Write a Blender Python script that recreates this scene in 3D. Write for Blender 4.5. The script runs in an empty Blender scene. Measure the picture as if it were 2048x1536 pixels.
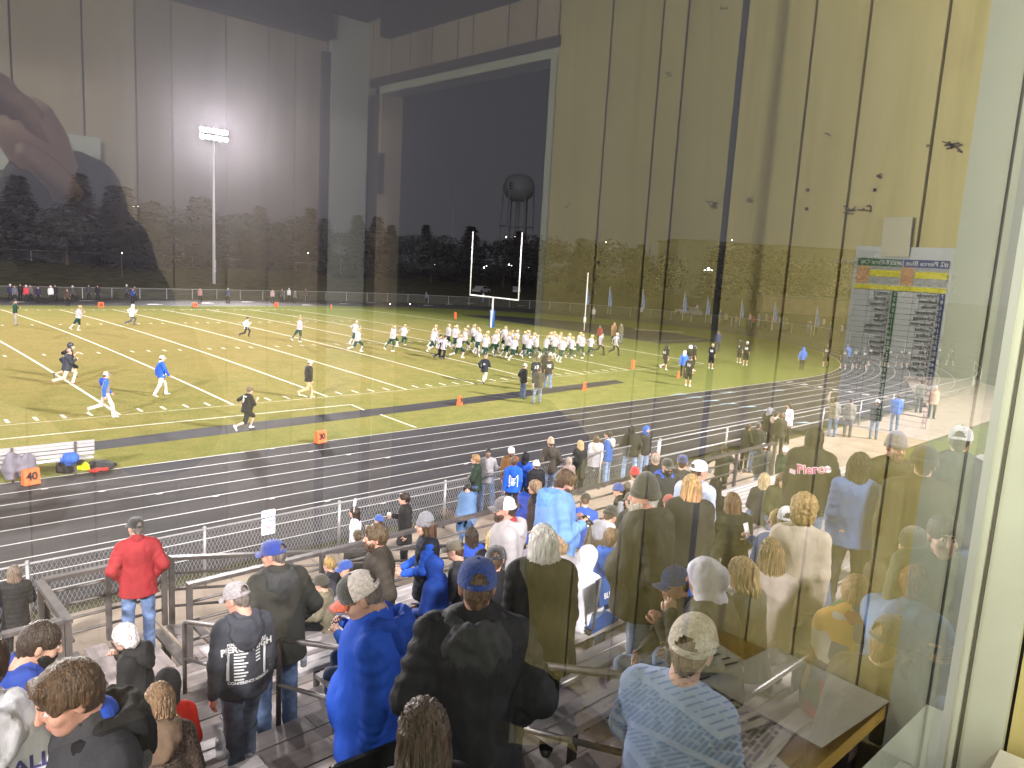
import bpy, bmesh, math, random
import numpy as np
from mathutils import Vector, Matrix, noise as mnoise
from mathutils.bvhtree import BVHTree
R = math.radians
ORD = 'first second third fourth fifth sixth seventh eighth ninth tenth eleventh twelfth thirteenth fourteenth fifteenth sixteenth seventeenth eighteenth nineteenth twentieth'.split()
ORD += [f'twenty-{q}' for q in ORD[:9]]+['thirtieth']+[f'thirty-{q}' for q in ORD[:9]]+['fortieth']+[f'forty-{q}' for q in ORD[:9]]
rng = random.Random(7)
S = bpy.context.scene
COL = S.collection

# ---------------------------------------------------------------- camera
CAM = np.array([-41.2068, -31.7889, 6.8257])
YAW, PITCH, ROLL, FPX = R(43.6906), R(9.0770), R(-3.3190), 1531.23
_f = np.array([math.sin(YAW)*math.cos(PITCH), math.cos(YAW)*math.cos(PITCH), -math.sin(PITCH)])
_r0 = np.array([math.cos(YAW), -math.sin(YAW), 0.0]); _u0 = np.cross(_r0, _f)
_r = _r0*math.cos(ROLL) - _u0*math.sin(ROLL); _u = np.cross(_r, _f)
cam_d = bpy.data.cameras.new('camera'); cam = bpy.data.objects.new('camera', cam_d); COL.objects.link(cam)
cam_d.sensor_width = 36.0; cam_d.lens = FPX/2048*36; cam_d.clip_start = 0.02; cam_d.clip_end = 2000
cam.matrix_world = Matrix(((_r[0], _u[0], -_f[0], CAM[0]), (_r[1], _u[1], -_f[1], CAM[1]), (_r[2], _u[2], -_f[2], CAM[2]), (0, 0, 0, 1)))
S.camera = cam

def ray(u, v): return _f + _r*((u-1024)/FPX) - _u*((v-768)/FPX)
def at_z(u, v, z=0.0):
    d = ray(u, v); return CAM + d*((z-CAM[2])/d[2])
def at_y(u, v, y):
    d = ray(u, v); return CAM + d*((y-CAM[1])/d[1])
def at_x(u, v, x):
    d = ray(u, v); return CAM + d*((x-CAM[0])/d[0])
def at_d(u, v, dep): return CAM + ray(u, v)*dep
SL, SZ, SY = 0.328, 1.45, -22.75            # bleacher slope: tread height at SY, rise per metre
def at_slope(u, v, h=0.0):
    d = ray(u, v); t = (SZ+h+SL*(SY-CAM[1])-CAM[2])/(d[2]+SL*d[1]); return CAM + d*t

# ---------------------------------------------------------------- world, lights, exposure
W = bpy.data.worlds.new('World'); S.world = W; W.use_nodes = True
wn = W.node_tree.nodes; bg = wn['Background']
bg.inputs['Color'].default_value = (0.50, 0.48, 0.55, 1); bg.inputs['Strength'].default_value = 0.12
S.view_settings.view_transform = 'Standard'; S.view_settings.look = 'None'
S.view_settings.exposure = 0.0; S.view_settings.gamma = 1.0; S.view_settings.use_curve_mapping = False
S.render.engine = 'CYCLES'
S.cycles.max_bounces = 8; S.cycles.diffuse_bounces = 3; S.cycles.glossy_bounces = 4
S.cycles.transparent_max_bounces = 24; S.cycles.transmission_bounces = 6
S.cycles.use_denoising = True; S.cycles.sample_clamp_indirect = 4.0; S.cycles.sample_clamp_direct = 0.0
S.cycles.caustics_reflective = False; S.cycles.caustics_refractive = False
FLOOD_COL = (1.0, 0.93, 0.93)
POLES = [(5.9, 83.8), (-97.3, 83.8), (-45.7, 83.8), (8.0, -58.0), (-98.0, -58.0), (-42.0, -62.0)]  # both midfield towers are added out of view to soften the shadows
FLOOD_Z = 23.0
# every tower carries wide heads that spill over the stands and narrower heads trained on the pitch
for (px, py) in POLES:
    sgn = 1 if py < 0 else -1
    for watts, size, blend, tgt in (((25000 if px == -42.0 else 75000) if py < 0 else 8000, 130, 1.0, (px*0.45-22, 0, 0)), ((180000 if px == -42.0 else 700000) if py < 0 else 370000, 68, 1.0, (px*0.30-14, 12, 0))):
        ld = bpy.data.lights.new('floodlight', 'SPOT'); lo = bpy.data.objects.new('floodlight', ld); COL.objects.link(lo)
        ld.energy = watts; ld.color = FLOOD_COL; ld.spot_size = R(size); ld.spot_blend = blend; ld.shadow_soft_size = 2.2
        lo.location = (px, py+sgn*0.7, FLOOD_Z+(11 if py < 0 else 0)); lo.rotation_euler = (Vector(tgt)-lo.location).to_track_quat('-Z', 'Y').to_euler()

# ---------------------------------------------------------------- materials
def lin(c):
    return tuple((x/12.92 if x <= 0.04045 else ((x+0.055)/1.055)**2.4) for x in c)
MATS = {}
def mat(name, col, rough=0.6, metal=0.0, var=0.0, vscale=8.0, bump=0.0, bscale=60.0, spec=0.5, emit=None, estr=0.0, stretch=None, col2=None, sheen=0.0):
    key = (name, tuple(col), rough, metal, var, vscale, bump, bscale, stretch, None if col2 is None else tuple(col2))
    if key in MATS: return MATS[key]
    m = bpy.data.materials.new(name); m.use_nodes = True; nt = m.node_tree; b = nt.nodes['Principled BSDF']
    b.inputs['Base Color'].default_value = (*col, 1); b.inputs['Roughness'].default_value = rough
    b.inputs['Metallic'].default_value = metal; b.inputs['Specular IOR Level'].default_value = spec
    if sheen: b.inputs['Sheen Weight'].default_value = sheen; b.inputs['Sheen Roughness'].default_value = 0.6
    if emit: b.inputs['Emission Color'].default_value = (*emit, 1); b.inputs['Emission Strength'].default_value = estr
    if var or bump or col2 is not None:
        tc = nt.nodes.new('ShaderNodeTexCoord'); mp = nt.nodes.new('ShaderNodeMapping')
        nt.links.new(tc.outputs['Object'], mp.inputs['Vector'])
        if stretch: mp.inputs['Scale'].default_value = stretch
    if var or col2 is not None:
        n = nt.nodes.new('ShaderNodeTexNoise'); n.inputs['Scale'].default_value = vscale; n.inputs['Detail'].default_value = 5
        nt.links.new(mp.outputs['Vector'], n.inputs['Vector'])
        rp = nt.nodes.new('ShaderNodeValToRGB'); nt.links.new(n.outputs['Fac'], rp.inputs['Fac'])
        c2 = col2 if col2 is not None else tuple(min(1, x*(1+var)) for x in col)
        c1 = col if col2 is not None else tuple(x*(1-var) for x in col)
        rp.color_ramp.elements[0].position = 0.32; rp.color_ramp.elements[1].position = 0.68
        rp.color_ramp.elements[0].color = (*c1, 1); rp.color_ramp.elements[1].color = (*c2, 1)
        nt.links.new(rp.outputs['Color'], b.inputs['Base Color'])
    if bump:
        n2 = nt.nodes.new('ShaderNodeTexNoise'); n2.inputs['Scale'].default_value = bscale; n2.inputs['Detail'].default_value = 4
        nt.links.new(mp.outputs['Vector'], n2.inputs['Vector'])
        bp = nt.nodes.new('ShaderNodeBump'); bp.inputs['Strength'].default_value = bump; bp.inputs['Distance'].default_value = 0.02
        nt.links.new(n2.outputs['Fac'], bp.inputs['Height']); nt.links.new(bp.outputs['Normal'], b.inputs['Normal'])
    MATS[key] = m; return m

def nodes_mat(name):
    m = bpy.data.materials.new(name); m.use_nodes = True; return m, m.node_tree, m.node_tree.nodes['Principled BSDF']
def N(nt, t, **kw):
    n = nt.nodes.new(t)
    for k, v in kw.items():
        if k in n.inputs.keys(): n.inputs[k].default_value = v
        else: setattr(n, k, v)
    return n
def ramp(nt, src, stops):
    r = nt.nodes.new('ShaderNodeValToRGB'); e = r.color_ramp.elements
    while len(e) < len(stops): e.new(0.5)
    for i, (p, c) in enumerate(stops): e[i].position = p; e[i].color = (*c, 1) if len(c) == 3 else c
    nt.links.new(src, r.inputs['Fac']); return r

def grass_mat():
    m, nt, b = nodes_mat('field_grass'); b.inputs['Roughness'].default_value = 1.0; b.inputs['Specular IOR Level'].default_value = 0.0
    g = N(nt, 'ShaderNodeNewGeometry'); sx = N(nt, 'ShaderNodeSeparateXYZ'); nt.links.new(g.outputs['Position'], sx.inputs[0])
    big = N(nt, 'ShaderNodeTexNoise', Scale=0.16, Detail=6.0); nt.links.new(g.outputs['Position'], big.inputs['Vector'])
    mid = N(nt, 'ShaderNodeTexNoise', Scale=1.3, Detail=8.0, Roughness=0.7); nt.links.new(g.outputs['Position'], mid.inputs['Vector'])
    fine = N(nt, 'ShaderNodeTexNoise', Scale=9.0, Detail=6.0, Roughness=0.75); nt.links.new(g.outputs['Position'], fine.inputs['Vector'])
    # worn straw-coloured turf in the middle of the pitch, greener along the margins
    mr = N(nt, 'ShaderNodeMath', operation='MULTIPLY_ADD'); nt.links.new(sx.outputs['Y'], mr.inputs[0]); mr.inputs[1].default_value = 1/24.4; mr.inputs[2].default_value = -0.92
    ab = N(nt, 'ShaderNodeMath', operation='ABSOLUTE'); nt.links.new(mr.outputs[0], ab.inputs[0])
    mx = N(nt, 'ShaderNodeMath', operation='MULTIPLY_ADD'); nt.links.new(sx.outputs['X'], mx.inputs[0]); mx.inputs[1].default_value = 0.018; mx.inputs[2].default_value = 0.35; mx.use_clamp = True
    a1 = N(nt, 'ShaderNodeMath', operation='MULTIPLY_ADD'); nt.links.new(ab.outputs[0], a1.inputs[0]); a1.inputs[1].default_value = 0.45; nt.links.new(mx.outputs[0], a1.inputs[2])
    a2 = N(nt, 'ShaderNodeMath', operation='MULTIPLY_ADD'); nt.links.new(big.outputs['Fac'], a2.inputs[0]); a2.inputs[1].default_value = 0.55; nt.links.new(a1.outputs[0], a2.inputs[2])
    a3 = N(nt, 'ShaderNodeMath', operation='MULTIPLY_ADD'); nt.links.new(mid.outputs['Fac'], a3.inputs[0]); a3.inputs[1].default_value = 0.95; nt.links.new(a2.outputs[0], a3.inputs[2])
    a4 = N(nt, 'ShaderNodeMath', operation='SUBTRACT'); nt.links.new(a3.outputs[0], a4.inputs[0]); a4.inputs[1].default_value = 0.62
    rp = ramp(nt, a4.outputs[0], [(0.0, (0.335, 0.270, 0.110)), (0.35, (0.290, 0.245, 0.092)), (0.68, (0.215, 0.212, 0.072)), (1.0, (0.145, 0.165, 0.050))])
    fr = ramp(nt, fine.outputs['Fac'], [(0.3, (0.74, 0.74, 0.72)), (0.72, (1.2, 1.18, 1.12))])
    mul = N(nt, 'ShaderNodeMixRGB', blend_type='MULTIPLY'); mul.inputs[0].default_value = 1.0
    nt.links.new(rp.outputs['Color'], mul.inputs[1]); nt.links.new(fr.outputs['Color'], mul.inputs[2]); nt.links.new(mul.outputs[0], b.inputs['Base Color'])
    bp = N(nt, 'ShaderNodeBump', Strength=0.7, Distance=0.06); nt.links.new(fine.outputs['Fac'], bp.inputs['Height']); nt.links.new(bp.outputs['Normal'], b.inputs['Normal'])
    return m
def wood_mat(name, c1, c2, c3, rough=0.5, axis=2, spec=0.3):
    """sheet of pale panelling: long grain along one axis, knots and scuffs"""
    m, nt, b = nodes_mat(name); b.inputs['Roughness'].default_value = rough; b.inputs['Specular IOR Level'].default_value = spec
    tc = N(nt, 'ShaderNodeTexCoord'); oi = N(nt, 'ShaderNodeObjectInfo'); ad = N(nt, 'ShaderNodeVectorMath', operation='ADD')
    mu = N(nt, 'ShaderNodeVectorMath', operation='SCALE'); cb = N(nt, 'ShaderNodeCombineXYZ')
    for i in range(3): nt.links.new(oi.outputs['Random'], cb.inputs[i])
    nt.links.new(cb.outputs[0], mu.inputs[0]); mu.inputs['Scale'].default_value = 37.0
    nt.links.new(tc.outputs['Object'], ad.inputs[0]); nt.links.new(mu.outputs[0], ad.inputs[1])
    mp = N(nt, 'ShaderNodeMapping'); sc = [9, 9, 9]; sc[axis] = 0.8; mp.inputs['Scale'].default_value = sc; nt.links.new(ad.outputs[0], mp.inputs['Vector'])
    n1 = N(nt, 'ShaderNodeTexNoise', Scale=1.2, Detail=6.0, Roughness=0.6, Distortion=1.2); nt.links.new(mp.outputs[0], n1.inputs['Vector'])
    n2 = N(nt, 'ShaderNodeTexNoise', Scale=2.2, Detail=3.0); nt.links.new(ad.outputs[0], n2.inputs['Vector'])
    r1 = ramp(nt, n1.outputs['Fac'], [(0.25, c2), (0.5, c1), (0.8, c3)])
    r2 = ramp(nt, n2.outputs['Fac'], [(0.22, (0.45, 0.36, 0.28)), (0.38, (0.95, 0.93, 0.9)), (0.75, (1.06, 1.06, 1.06))])
    mul = N(nt, 'ShaderNodeMixRGB', blend_type='MULTIPLY'); mul.inputs[0].default_value = 0.8
    nt.links.new(r1.outputs['Color'], mul.inputs[1]); nt.links.new(r2.outputs['Color'], mul.inputs[2])
    hs = N(nt, 'ShaderNodeHueSaturation'); vr = N(nt, 'ShaderNodeMapRange'); vr.inputs['To Min'].default_value = 0.82; vr.inputs['To Max'].default_value = 1.12
    nt.links.new(oi.outputs['Random'], vr.inputs['Value']); nt.links.new(vr.outputs[0], hs.inputs['Value']); nt.links.new(mul.outputs[0], hs.inputs['Color'])
    nt.links.new(hs.outputs[0], b.inputs['Base Color'])
    bp = N(nt, 'ShaderNodeBump', Strength=0.25, Distance=0.003); nt.links.new(n1.outputs['Fac'], bp.inputs['Height']); nt.links.new(bp.outputs['Normal'], b.inputs['Normal'])
    return m
def glass_mat():
    """window pane: a single sheet that reflects for both faces by Schlick's Fresnel term, the rest passes straight through, a thin film of smears scatters a little"""
    m = bpy.data.materials.new('window_glass'); m.use_nodes = True; nt = m.node_tree; nt.nodes.clear()
    out = N(nt, 'ShaderNodeOutputMaterial'); g = N(nt, 'ShaderNodeNewGeometry')
    dot = N(nt, 'ShaderNodeVectorMath', operation='DOT_PRODUCT'); nt.links.new(g.outputs['Incoming'], dot.inputs[0]); nt.links.new(g.outputs['True Normal'], dot.inputs[1])
    ab = N(nt, 'ShaderNodeMath', operation='ABSOLUTE'); nt.links.new(dot.outputs['Value'], ab.inputs[0])
    om = N(nt, 'ShaderNodeMath', operation='SUBTRACT'); om.inputs[0].default_value = 1.0; nt.links.new(ab.outputs[0], om.inputs[1])
    pw = N(nt, 'ShaderNodeMath', operation='POWER'); nt.links.new(om.outputs[0], pw.inputs[0]); pw.inputs[1].default_value = 5.0
    f1 = N(nt, 'ShaderNodeMath', operation='MULTIPLY_ADD'); nt.links.new(pw.outputs[0], f1.inputs[0]); f1.inputs[1].default_value = 0.957; f1.inputs[2].default_value = 0.043
    n2 = N(nt, 'ShaderNodeMath', operation='MULTIPLY'); nt.links.new(f1.outputs[0], n2.inputs[0]); n2.inputs[1].default_value = 2.0
    p1 = N(nt, 'ShaderNodeMath', operation='ADD'); nt.links.new(f1.outputs[0], p1.inputs[0]); p1.inputs[1].default_value = 1.0
    fr = N(nt, 'ShaderNodeMath', operation='DIVIDE'); nt.links.new(n2.outputs[0], fr.inputs[0]); nt.links.new(p1.outputs[0], fr.inputs[1])   # both faces of the pane: 2R/(1+R)
    tr = N(nt, 'ShaderNodeBsdfTransparent'); tr.inputs['Color'].default_value = (0.93, 0.95, 0.93, 1)
    gl = N(nt, 'ShaderNodeBsdfGlossy'); gl.inputs['Roughness'].default_value = 0.0; gl.inputs['Color'].default_value = (1, 1, 1, 1)
    mx = N(nt, 'ShaderNodeMixShader'); nt.links.new(fr.outputs[0], mx.inputs[0]); nt.links.new(tr.outputs[0], mx.inputs[1]); nt.links.new(gl.outputs[0], mx.inputs[2])
    nt.links.new(mx.outputs[0], out.inputs['Surface'])
    return m
def veil_mat(name, col, alpha):
    m, nt, b = nodes_mat(name); b.inputs['Base Color'].default_value = (*col, 1); b.inputs['Alpha'].default_value = alpha; b.inputs['Roughness'].default_value = 0.6
    return m

# ---------------------------------------------------------------- mesh builder and tagging
class MB:
    def __init__(s): s.v = []; s.f = []; s.m = []
    def add(s, vs, fs, mi=0):
        o = len(s.v); s.v.extend([tuple(map(float, p)) for p in vs])
        for f in fs: s.f.append(tuple(i+o for i in f)); s.m.append(mi)
    def box(s, c, size, rot=None, mi=0):
        hx, hy, hz = [x/2 for x in size]
        vs = [Vector((x, y, z)) for x in (-hx, hx) for y in (-hy, hy) for z in (-hz, hz)]
        if rot is not None: vs = [rot @ v for v in vs]
        c = Vector(c); vs = [v+c for v in vs]
        s.add(vs, [(0, 1, 3, 2), (4, 6, 7, 5), (0, 4, 5, 1), (2, 3, 7, 6), (0, 2, 6, 4), (1, 5, 7, 3)], mi)
    def bar(s, p, q, w, h, mi=0, up=(0, 0, 1)):
        p = Vector(p); q = Vector(q); d = (q-p); L = d.length; d.normalize(); upv = Vector(up)
        if abs(d.dot(upv)) > 0.98: upv = Vector((1, 0, 0))
        sd = d.cross(upv).normalized(); u2 = sd.cross(d)
        rot = Matrix((sd, d, u2)).transposed(); s.box((p+q)/2, (w, L, h), rot, mi)
    def tube(s, pts, r, n=6, mi=0, cap=True):
        pts = [Vector(p) for p in pts]; rs = r if isinstance(r, (list, tuple)) else [r]*len(pts); vs = []; prev = None
        for i, p in enumerate(pts):
            d = (pts[min(i+1, len(pts)-1)]-pts[max(i-1, 0)]).normalized()
            a = prev if prev is not None else (Vector((0, 0, 1)) if abs(d.z) < 0.9 else Vector((1, 0, 0)))
            a = (a-d*a.dot(d))
            if a.length < 1e-6: a = d.orthogonal()
            a.normalize(); prev = a; b = d.cross(a)
            for k in range(n):
                t = 2*math.pi*k/n; vs.append(p+(a*math.cos(t)+b*math.sin(t))*rs[i])
        fs = []
        for i in range(len(pts)-1):
            for k in range(n):
                k2 = (k+1) % n; fs.append((i*n+k, i*n+k2, (i+1)*n+k2, (i+1)*n+k))
        if cap: fs.append(tuple(reversed(range(n)))); fs.append(tuple(range((len(pts)-1)*n, len(pts)*n)))
        s.add(vs, fs, mi)
    def lathe(s, prof, n=24, c=(0, 0, 0), mi=0, a0=0, a1=2*math.pi):
        full = abs(a1-a0-2*math.pi) < 1e-6; m = n if full else n+1; vs = []
        for r, z in prof:
            for k in range(m):
                t = a0+(a1-a0)*k/n; vs.append((c[0]+r*math.cos(t), c[1]+r*math.sin(t), c[2]+z))
        fs = []
        for i in range(len(prof)-1):
            for k in range(n):
                k2 = (k+1) % m; fs.append((i*m+k, i*m+k2, (i+1)*m+k2, (i+1)*m+k))
        s.add(vs, fs, mi)
    def strip(s, pts, w, z=0.0, mi=0):
        """flat ribbon of width w along 2D points"""
        P = [Vector((p[0], p[1])) for p in pts]; vs = []
        for i, p in enumerate(P):
            d = (P[min(i+1, len(P)-1)]-P[max(i-1, 0)]).normalized(); nrm = Vector((-d.y, d.x))
            zz = z(p.x, p.y) if callable(z) else z
            vs += [(p.x+nrm.x*w/2, p.y+nrm.y*w/2, zz), (p.x-nrm.x*w/2, p.y-nrm.y*w/2, zz)]
        s.add(vs, [(2*i, 2*i+1, 2*i+3, 2*i+2) for i in range(len(P)-1)], mi)
    def prism(s, poly, p0, ax, mi=0):
        """extrude closed polygon (list of 3D points) by vector ax"""
        n = len(poly); a = [Vector(p)+Vector(p0) for p in poly]; b = [p+Vector(ax) for p in a]
        s.add(a+b, [tuple(reversed(range(n))), tuple(range(n, 2*n))]+[(i, (i+1) % n, n+(i+1) % n, n+i) for i in range(n)], mi)
    def build(s, name, mats, parent=None, smooth=False, data=False):
        me = bpy.data.meshes.new(name); me.from_pydata(s.v, [], s.f)
        for m in (mats if isinstance(mats, (list, tuple)) else [mats]): me.materials.append(m)
        if any(s.m): me.polygons.foreach_set('material_index', s.m)
        if smooth: me.polygons.foreach_set('use_smooth', [True]*len(s.f))
        me.update()
        if data: return me
        return link(name, me, parent)
def link(name, me, parent=None):
    o = bpy.data.objects.new(name, me); COL.objects.link(o)
    if parent is not None: o.parent = parent
    return o
def tag(o, label=None, cat=None, group=None, kind=None):
    if label: o['label'] = label
    if cat: o['category'] = cat
    if group: o['group'] = group
    if kind: o['kind'] = kind
    return o
def thing(name, label, cat, loc=(0, 0, 0), rz=0.0, group=None):
    o = bpy.data.objects.new(name, None); COL.objects.link(o); o.location = loc; o.rotation_euler = (0, 0, rz)
    o.empty_display_size = 0.2
    return tag(o, label, cat, group)
def copy_tree(o, parent=None):
    c = o.copy(); COL.objects.link(c)
    if parent is not None: c.parent = parent
    for ch in list(o.children): copy_tree(ch, c)
    return c
FONT = None
def text_mesh(body, size=1.0, align='CENTER', extrude=0.0, bold=0.0, spacing=1.0, line=1.0, shear=0.0):
    cu = bpy.data.curves.new('text', 'FONT'); cu.body = body; cu.size = size; cu.align_x = align; cu.align_y = 'CENTER'
    cu.extrude = extrude; cu.offset = bold; cu.space_character = spacing; cu.space_line = line; cu.shear = shear; cu.resolution_u = 2
    o = bpy.data.objects.new('text', cu); COL.objects.link(o)
    dg = bpy.context.evaluated_depsgraph_get(); dg.update()
    me = bpy.data.meshes.new_from_object(o.evaluated_get(dg))
    bpy.data.objects.remove(o); bpy.data.curves.remove(cu)
    return me
def text_obj(body, name, m, size, M, parent=None, **kw):
    me = text_mesh(body, size, **kw); me.materials.clear(); me.materials.append(m); me.transform(M)
    return link(name, me, parent)
# ================================================================ GROUND, FIELD, TRACK
M_grass = grass_mat()
M_asph = mat('track_asphalt', (0.036, 0.033, 0.036), 0.8, var=0.28, vscale=1.1, bump=0.35, bscale=90, spec=0.12, stretch=(0.25, 1, 1))
M_conc = mat('walk_concrete', (0.27, 0.215, 0.165), 0.85, var=0.16, vscale=1.6, bump=0.2, bscale=50)
M_line = mat('line_paint', (0.50, 0.49, 0.475), 0.6, var=0.12, vscale=3)
M_chalk = mat('field_paint', (0.62, 0.59, 0.46), 0.8, var=0.22, vscale=5)
M_steel = mat('galvanised_steel', (0.30, 0.295, 0.30), 0.5, metal=0.6, var=0.1, vscale=20)
M_dkgrass = mat('bank_grass', (0.065, 0.062, 0.030), 0.9, var=0.4, vscale=0.6, bump=0.5, bscale=6, spec=0.1)
CX, CY, R0 = 9.2, 22.95, 30.55
FW = 48.77
def crown(x, y):
    k = 0.3*(1-((y-24.384)/24.384)**2) if 0 < y < FW else 0.0
    t = min(1, max(0, (x-9.5)/10)); return k*(1-t*t*(3-2*t))
def stadium(off, xl=-96.0, n=48):
    """the track line at distance off outside the inner kerb, from the near straight round the bend to the far straight"""
    r = R0+off; pts = [(xl, CY-r), (-60, CY-r), (-30, CY-r), (-10, CY-r)]
    pts += [(CX+r*math.cos(t), CY+r*math.sin(t)) for t in np.linspace(-math.pi/2, math.pi/2, n)]
    return pts+[(-10, CY+r), (-30, CY+r), (-60, CY+r), (xl, CY+r)]
def ring(o0, o1, z, name, m, kind='structure'):
    a, b = stadium(o0), stadium(o1); mb = MB(); n = len(a)
    mb.add([(x, y, z) for x, y in a]+[(x, y, z) for x, y in b], [(i, i+1, n+i+1, n+i) for i in range(n-1)])
    o = mb.build(name, m); return tag(o, kind=kind)
def hill_z(x, y):
    h = 0.0
    d = y-68-max(0, (x-20))*0.25
    if d > 0: h = min(2.6, d*0.062)
    return h
gb = MB(); gx = list(np.linspace(-140, 120, 40))+[170, 240, 330]; gx = [-260, -180]+gx
gy = [-110, -60, -45]+list(np.linspace(-32, 66, 22))+list(np.linspace(69, 140, 24))+[180, 260, 330]
gb.add([(x, y, -0.05+hill_z(x, y)) for y in gy for x in gx], [(j*len(gx)+i, j*len(gx)+i+1, (j+1)*len(gx)+i+1, (j+1)*len(gx)+i) for j in range(len(gy)-1) for i in range(len(gx)-1)])
tag(gb.build('ground', M_dkgrass, smooth=True), kind='structure')
ring(0.0, 8.75, 0.0, 'track', M_asph); TRACK = bpy.data.objects['track']
# infield turf, crowned in the middle of the pitch
fb = MB(); xs = np.concatenate([np.linspace(-96, CX, 60), CX+R0*np.sin(np.linspace(0, math.pi/2, 26))[1:]]); ny = 44
for x in xs:
    half = R0 if x <= CX else math.sqrt(max(1e-6, R0*R0-(x-CX)**2))
    for j in range(ny+1):
        y = CY-half+2*half*j/ny; fb.v.append((x, y, 0.006+crown(x, y)))
for i in range(len(xs)-1):
    for j in range(ny): fb.f.append((i*(ny+1)+j, (i+1)*(ny+1)+j, (i+1)*(ny+1)+j+1, i*(ny+1)+j+1)); fb.m.append(0)
FIELD = tag(fb.build('field', M_grass, smooth=True), kind='structure')
# lane lines
for k in range(9):
    mb = MB(); mb.strip(stadium(0.03+k*1.0, n=90), 0.055, 0.006); mb.build('lane_line', M_line, TRACK)
# staggered white paint patches along the lane lines: start marks and exchange-zone triangles
for k in range(8):
    mb = MB()
    for x0 in (-37.6+1.15*k, -29.4+0.9*k, -51.0+1.1*k):
        y = -7.63-k-0.02; mb.add([(x0-0.11, y+.02, 0.010), (x0+0.11, y+.02, 0.010), (x0+0.07, y-0.09, 0.010), (x0-0.07, y-0.09, 0.010)], [(0, 1, 2, 3)])
    mb.build('stagger_mark', M_line, TRACK)
M_bluemark = mat('blue_track_paint', (0.30, 0.44, 0.52), 0.6)
for (u, v) in ((1354, 789), (1385, 795), (1420, 802), (1455, 808), (1493, 814), (1530, 821), (1453, 785), (1552, 781), (1600, 846)):
    p = at_z(u, v, 0.0); mb = MB(); mb.add([(p[0]-.55, p[1]+.22, .011), (p[0]+.55, p[1]-.30, .011), (p[0]+.55, p[1]-.02, .011)], [(0, 1, 2)]); mb.build('exchange_triangle', M_bluemark, TRACK)
mb = MB(); mb.strip([(5.6, -7.6), (5.6, -15.6)], 0.06, 0.010); mb.build('finish_line', M_line, TRACK)
mb = MB(); mb.strip([(9.4, -7.6), (9.4, -15.6)], 0.06, 0.010); mb.build('finish_line', M_line, TRACK)
for k in range(8):
    text_obj(str(k+1), 'lane_number', M_line, 1.0, Matrix.Translation((6.7, -8.15-k*1.0, 0.011)) @ Matrix.Rotation(R(-90), 4, 'Z'), TRACK, bold=0.03)
for k in range(3):   # dashed breaks on the bend
    mb = MB()
    for t in np.linspace(-1.45, -1.0, 16):
        r = R0+0.5+k*1.0; mb.strip([(CX+r*math.cos(t+d), CY+r*math.sin(t+d)) for d in (0, 0.014)], 0.05, 0.011)
    mb.build('dashed_line', M_line, TRACK)
for i in range(13):  # white blocks on the far straight
    x = -30+i*6.1+rng.uniform(-.6, .6); mb = MB(); y = 55.1+(i % 3)*2.3
    mb.add([(x-0.9, y, .012), (x+0.9, y, .012), (x+0.4, y+0.9, .012), (x-0.4, y+0.9, .012)], [(0, 1, 2, 3)]); mb.build('stagger_mark', M_line, TRACK)
# pitch lines (paint on the crowned turf)
zc = lambda x, y: 0.014+crown(x, y)
YD = 0.9144
def fline(name, p, q, w, n=24):
    mb = MB(); pts = [(p[0]+(q[0]-p[0])*i/n, p[1]+(q[1]-p[1])*i/n) for i in range(n+1)]; mb.strip(pts, w, zc); return mb.build(name, M_chalk, FIELD)
for k in range(-16, 1): fline('yard_line', (k*5*YD, 0), (k*5*YD, FW), 0.13)
fline('end_line', (9.144, 0), (9.144, FW), 0.13)
fline('sideline', (-75, 0), (9.144, 0), 0.14, 40); fline('sideline', (-75, FW), (9.144, FW), 0.14, 40)
fline('coach_box_line', (-75, -2.45), (-22.9, -2.15), 0.10); fline('coach_box_line', (-22.9, -2.15), (-23.05, -3.5), 0.10, 2); fline('coach_box_line', (-22.95, -4.6), (-23.1, -7.4), 0.10, 3)
for y0, y1 in ((0.25, 0.85), (15.95, 16.56), (32.2, 32.8), (47.9, 48.5)):
    mb = MB()
    for k in range(-70, 0):
        if k % 5: mb.strip([(k*YD, y0), (k*YD, y1)], 0.12, zc)
    mb.build('hash_marks', M_chalk, FIELD)
# runway, D-zone, pad
def flat(name, poly, z, m):
    mb = MB(); mb.add([(x, y, z) for x, y in poly], [tuple(range(len(poly)))]); return tag(mb.build(name, m), kind='structure')
flat('runway', [(-75, -7.35+0.0), (-75, -6.0), (-36.7, -4.2), (-30.2, -3.6), (-21, -3.35), (-8.3, -2.6), (-4.4, -2.45), (-4.7, -3.45), (-11.9, -4.1), (-21, -4.6), (-34, -5.1)], 0.010, M_asph)
flat('runway_apron', [(12.3, 10.5), (28.2, 10.4), (29.9, 17), (30.2, 25), (28, 33), (23.75, 39.1), (18, 41), (12.4, 40.5)], 0.012, M_asph)
flat('jump_pad', [(28.2, 21.0), (32.0, 17.2), (33.0, 18.4), (29.5, 22.6)], 0.018, M_conc)
mb = MB(); mb.strip([(13, 12.4), (27.6, 12.0)], 0.06, 0.018); tag(mb.build('apron_line', M_chalk), kind='structure')
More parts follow.
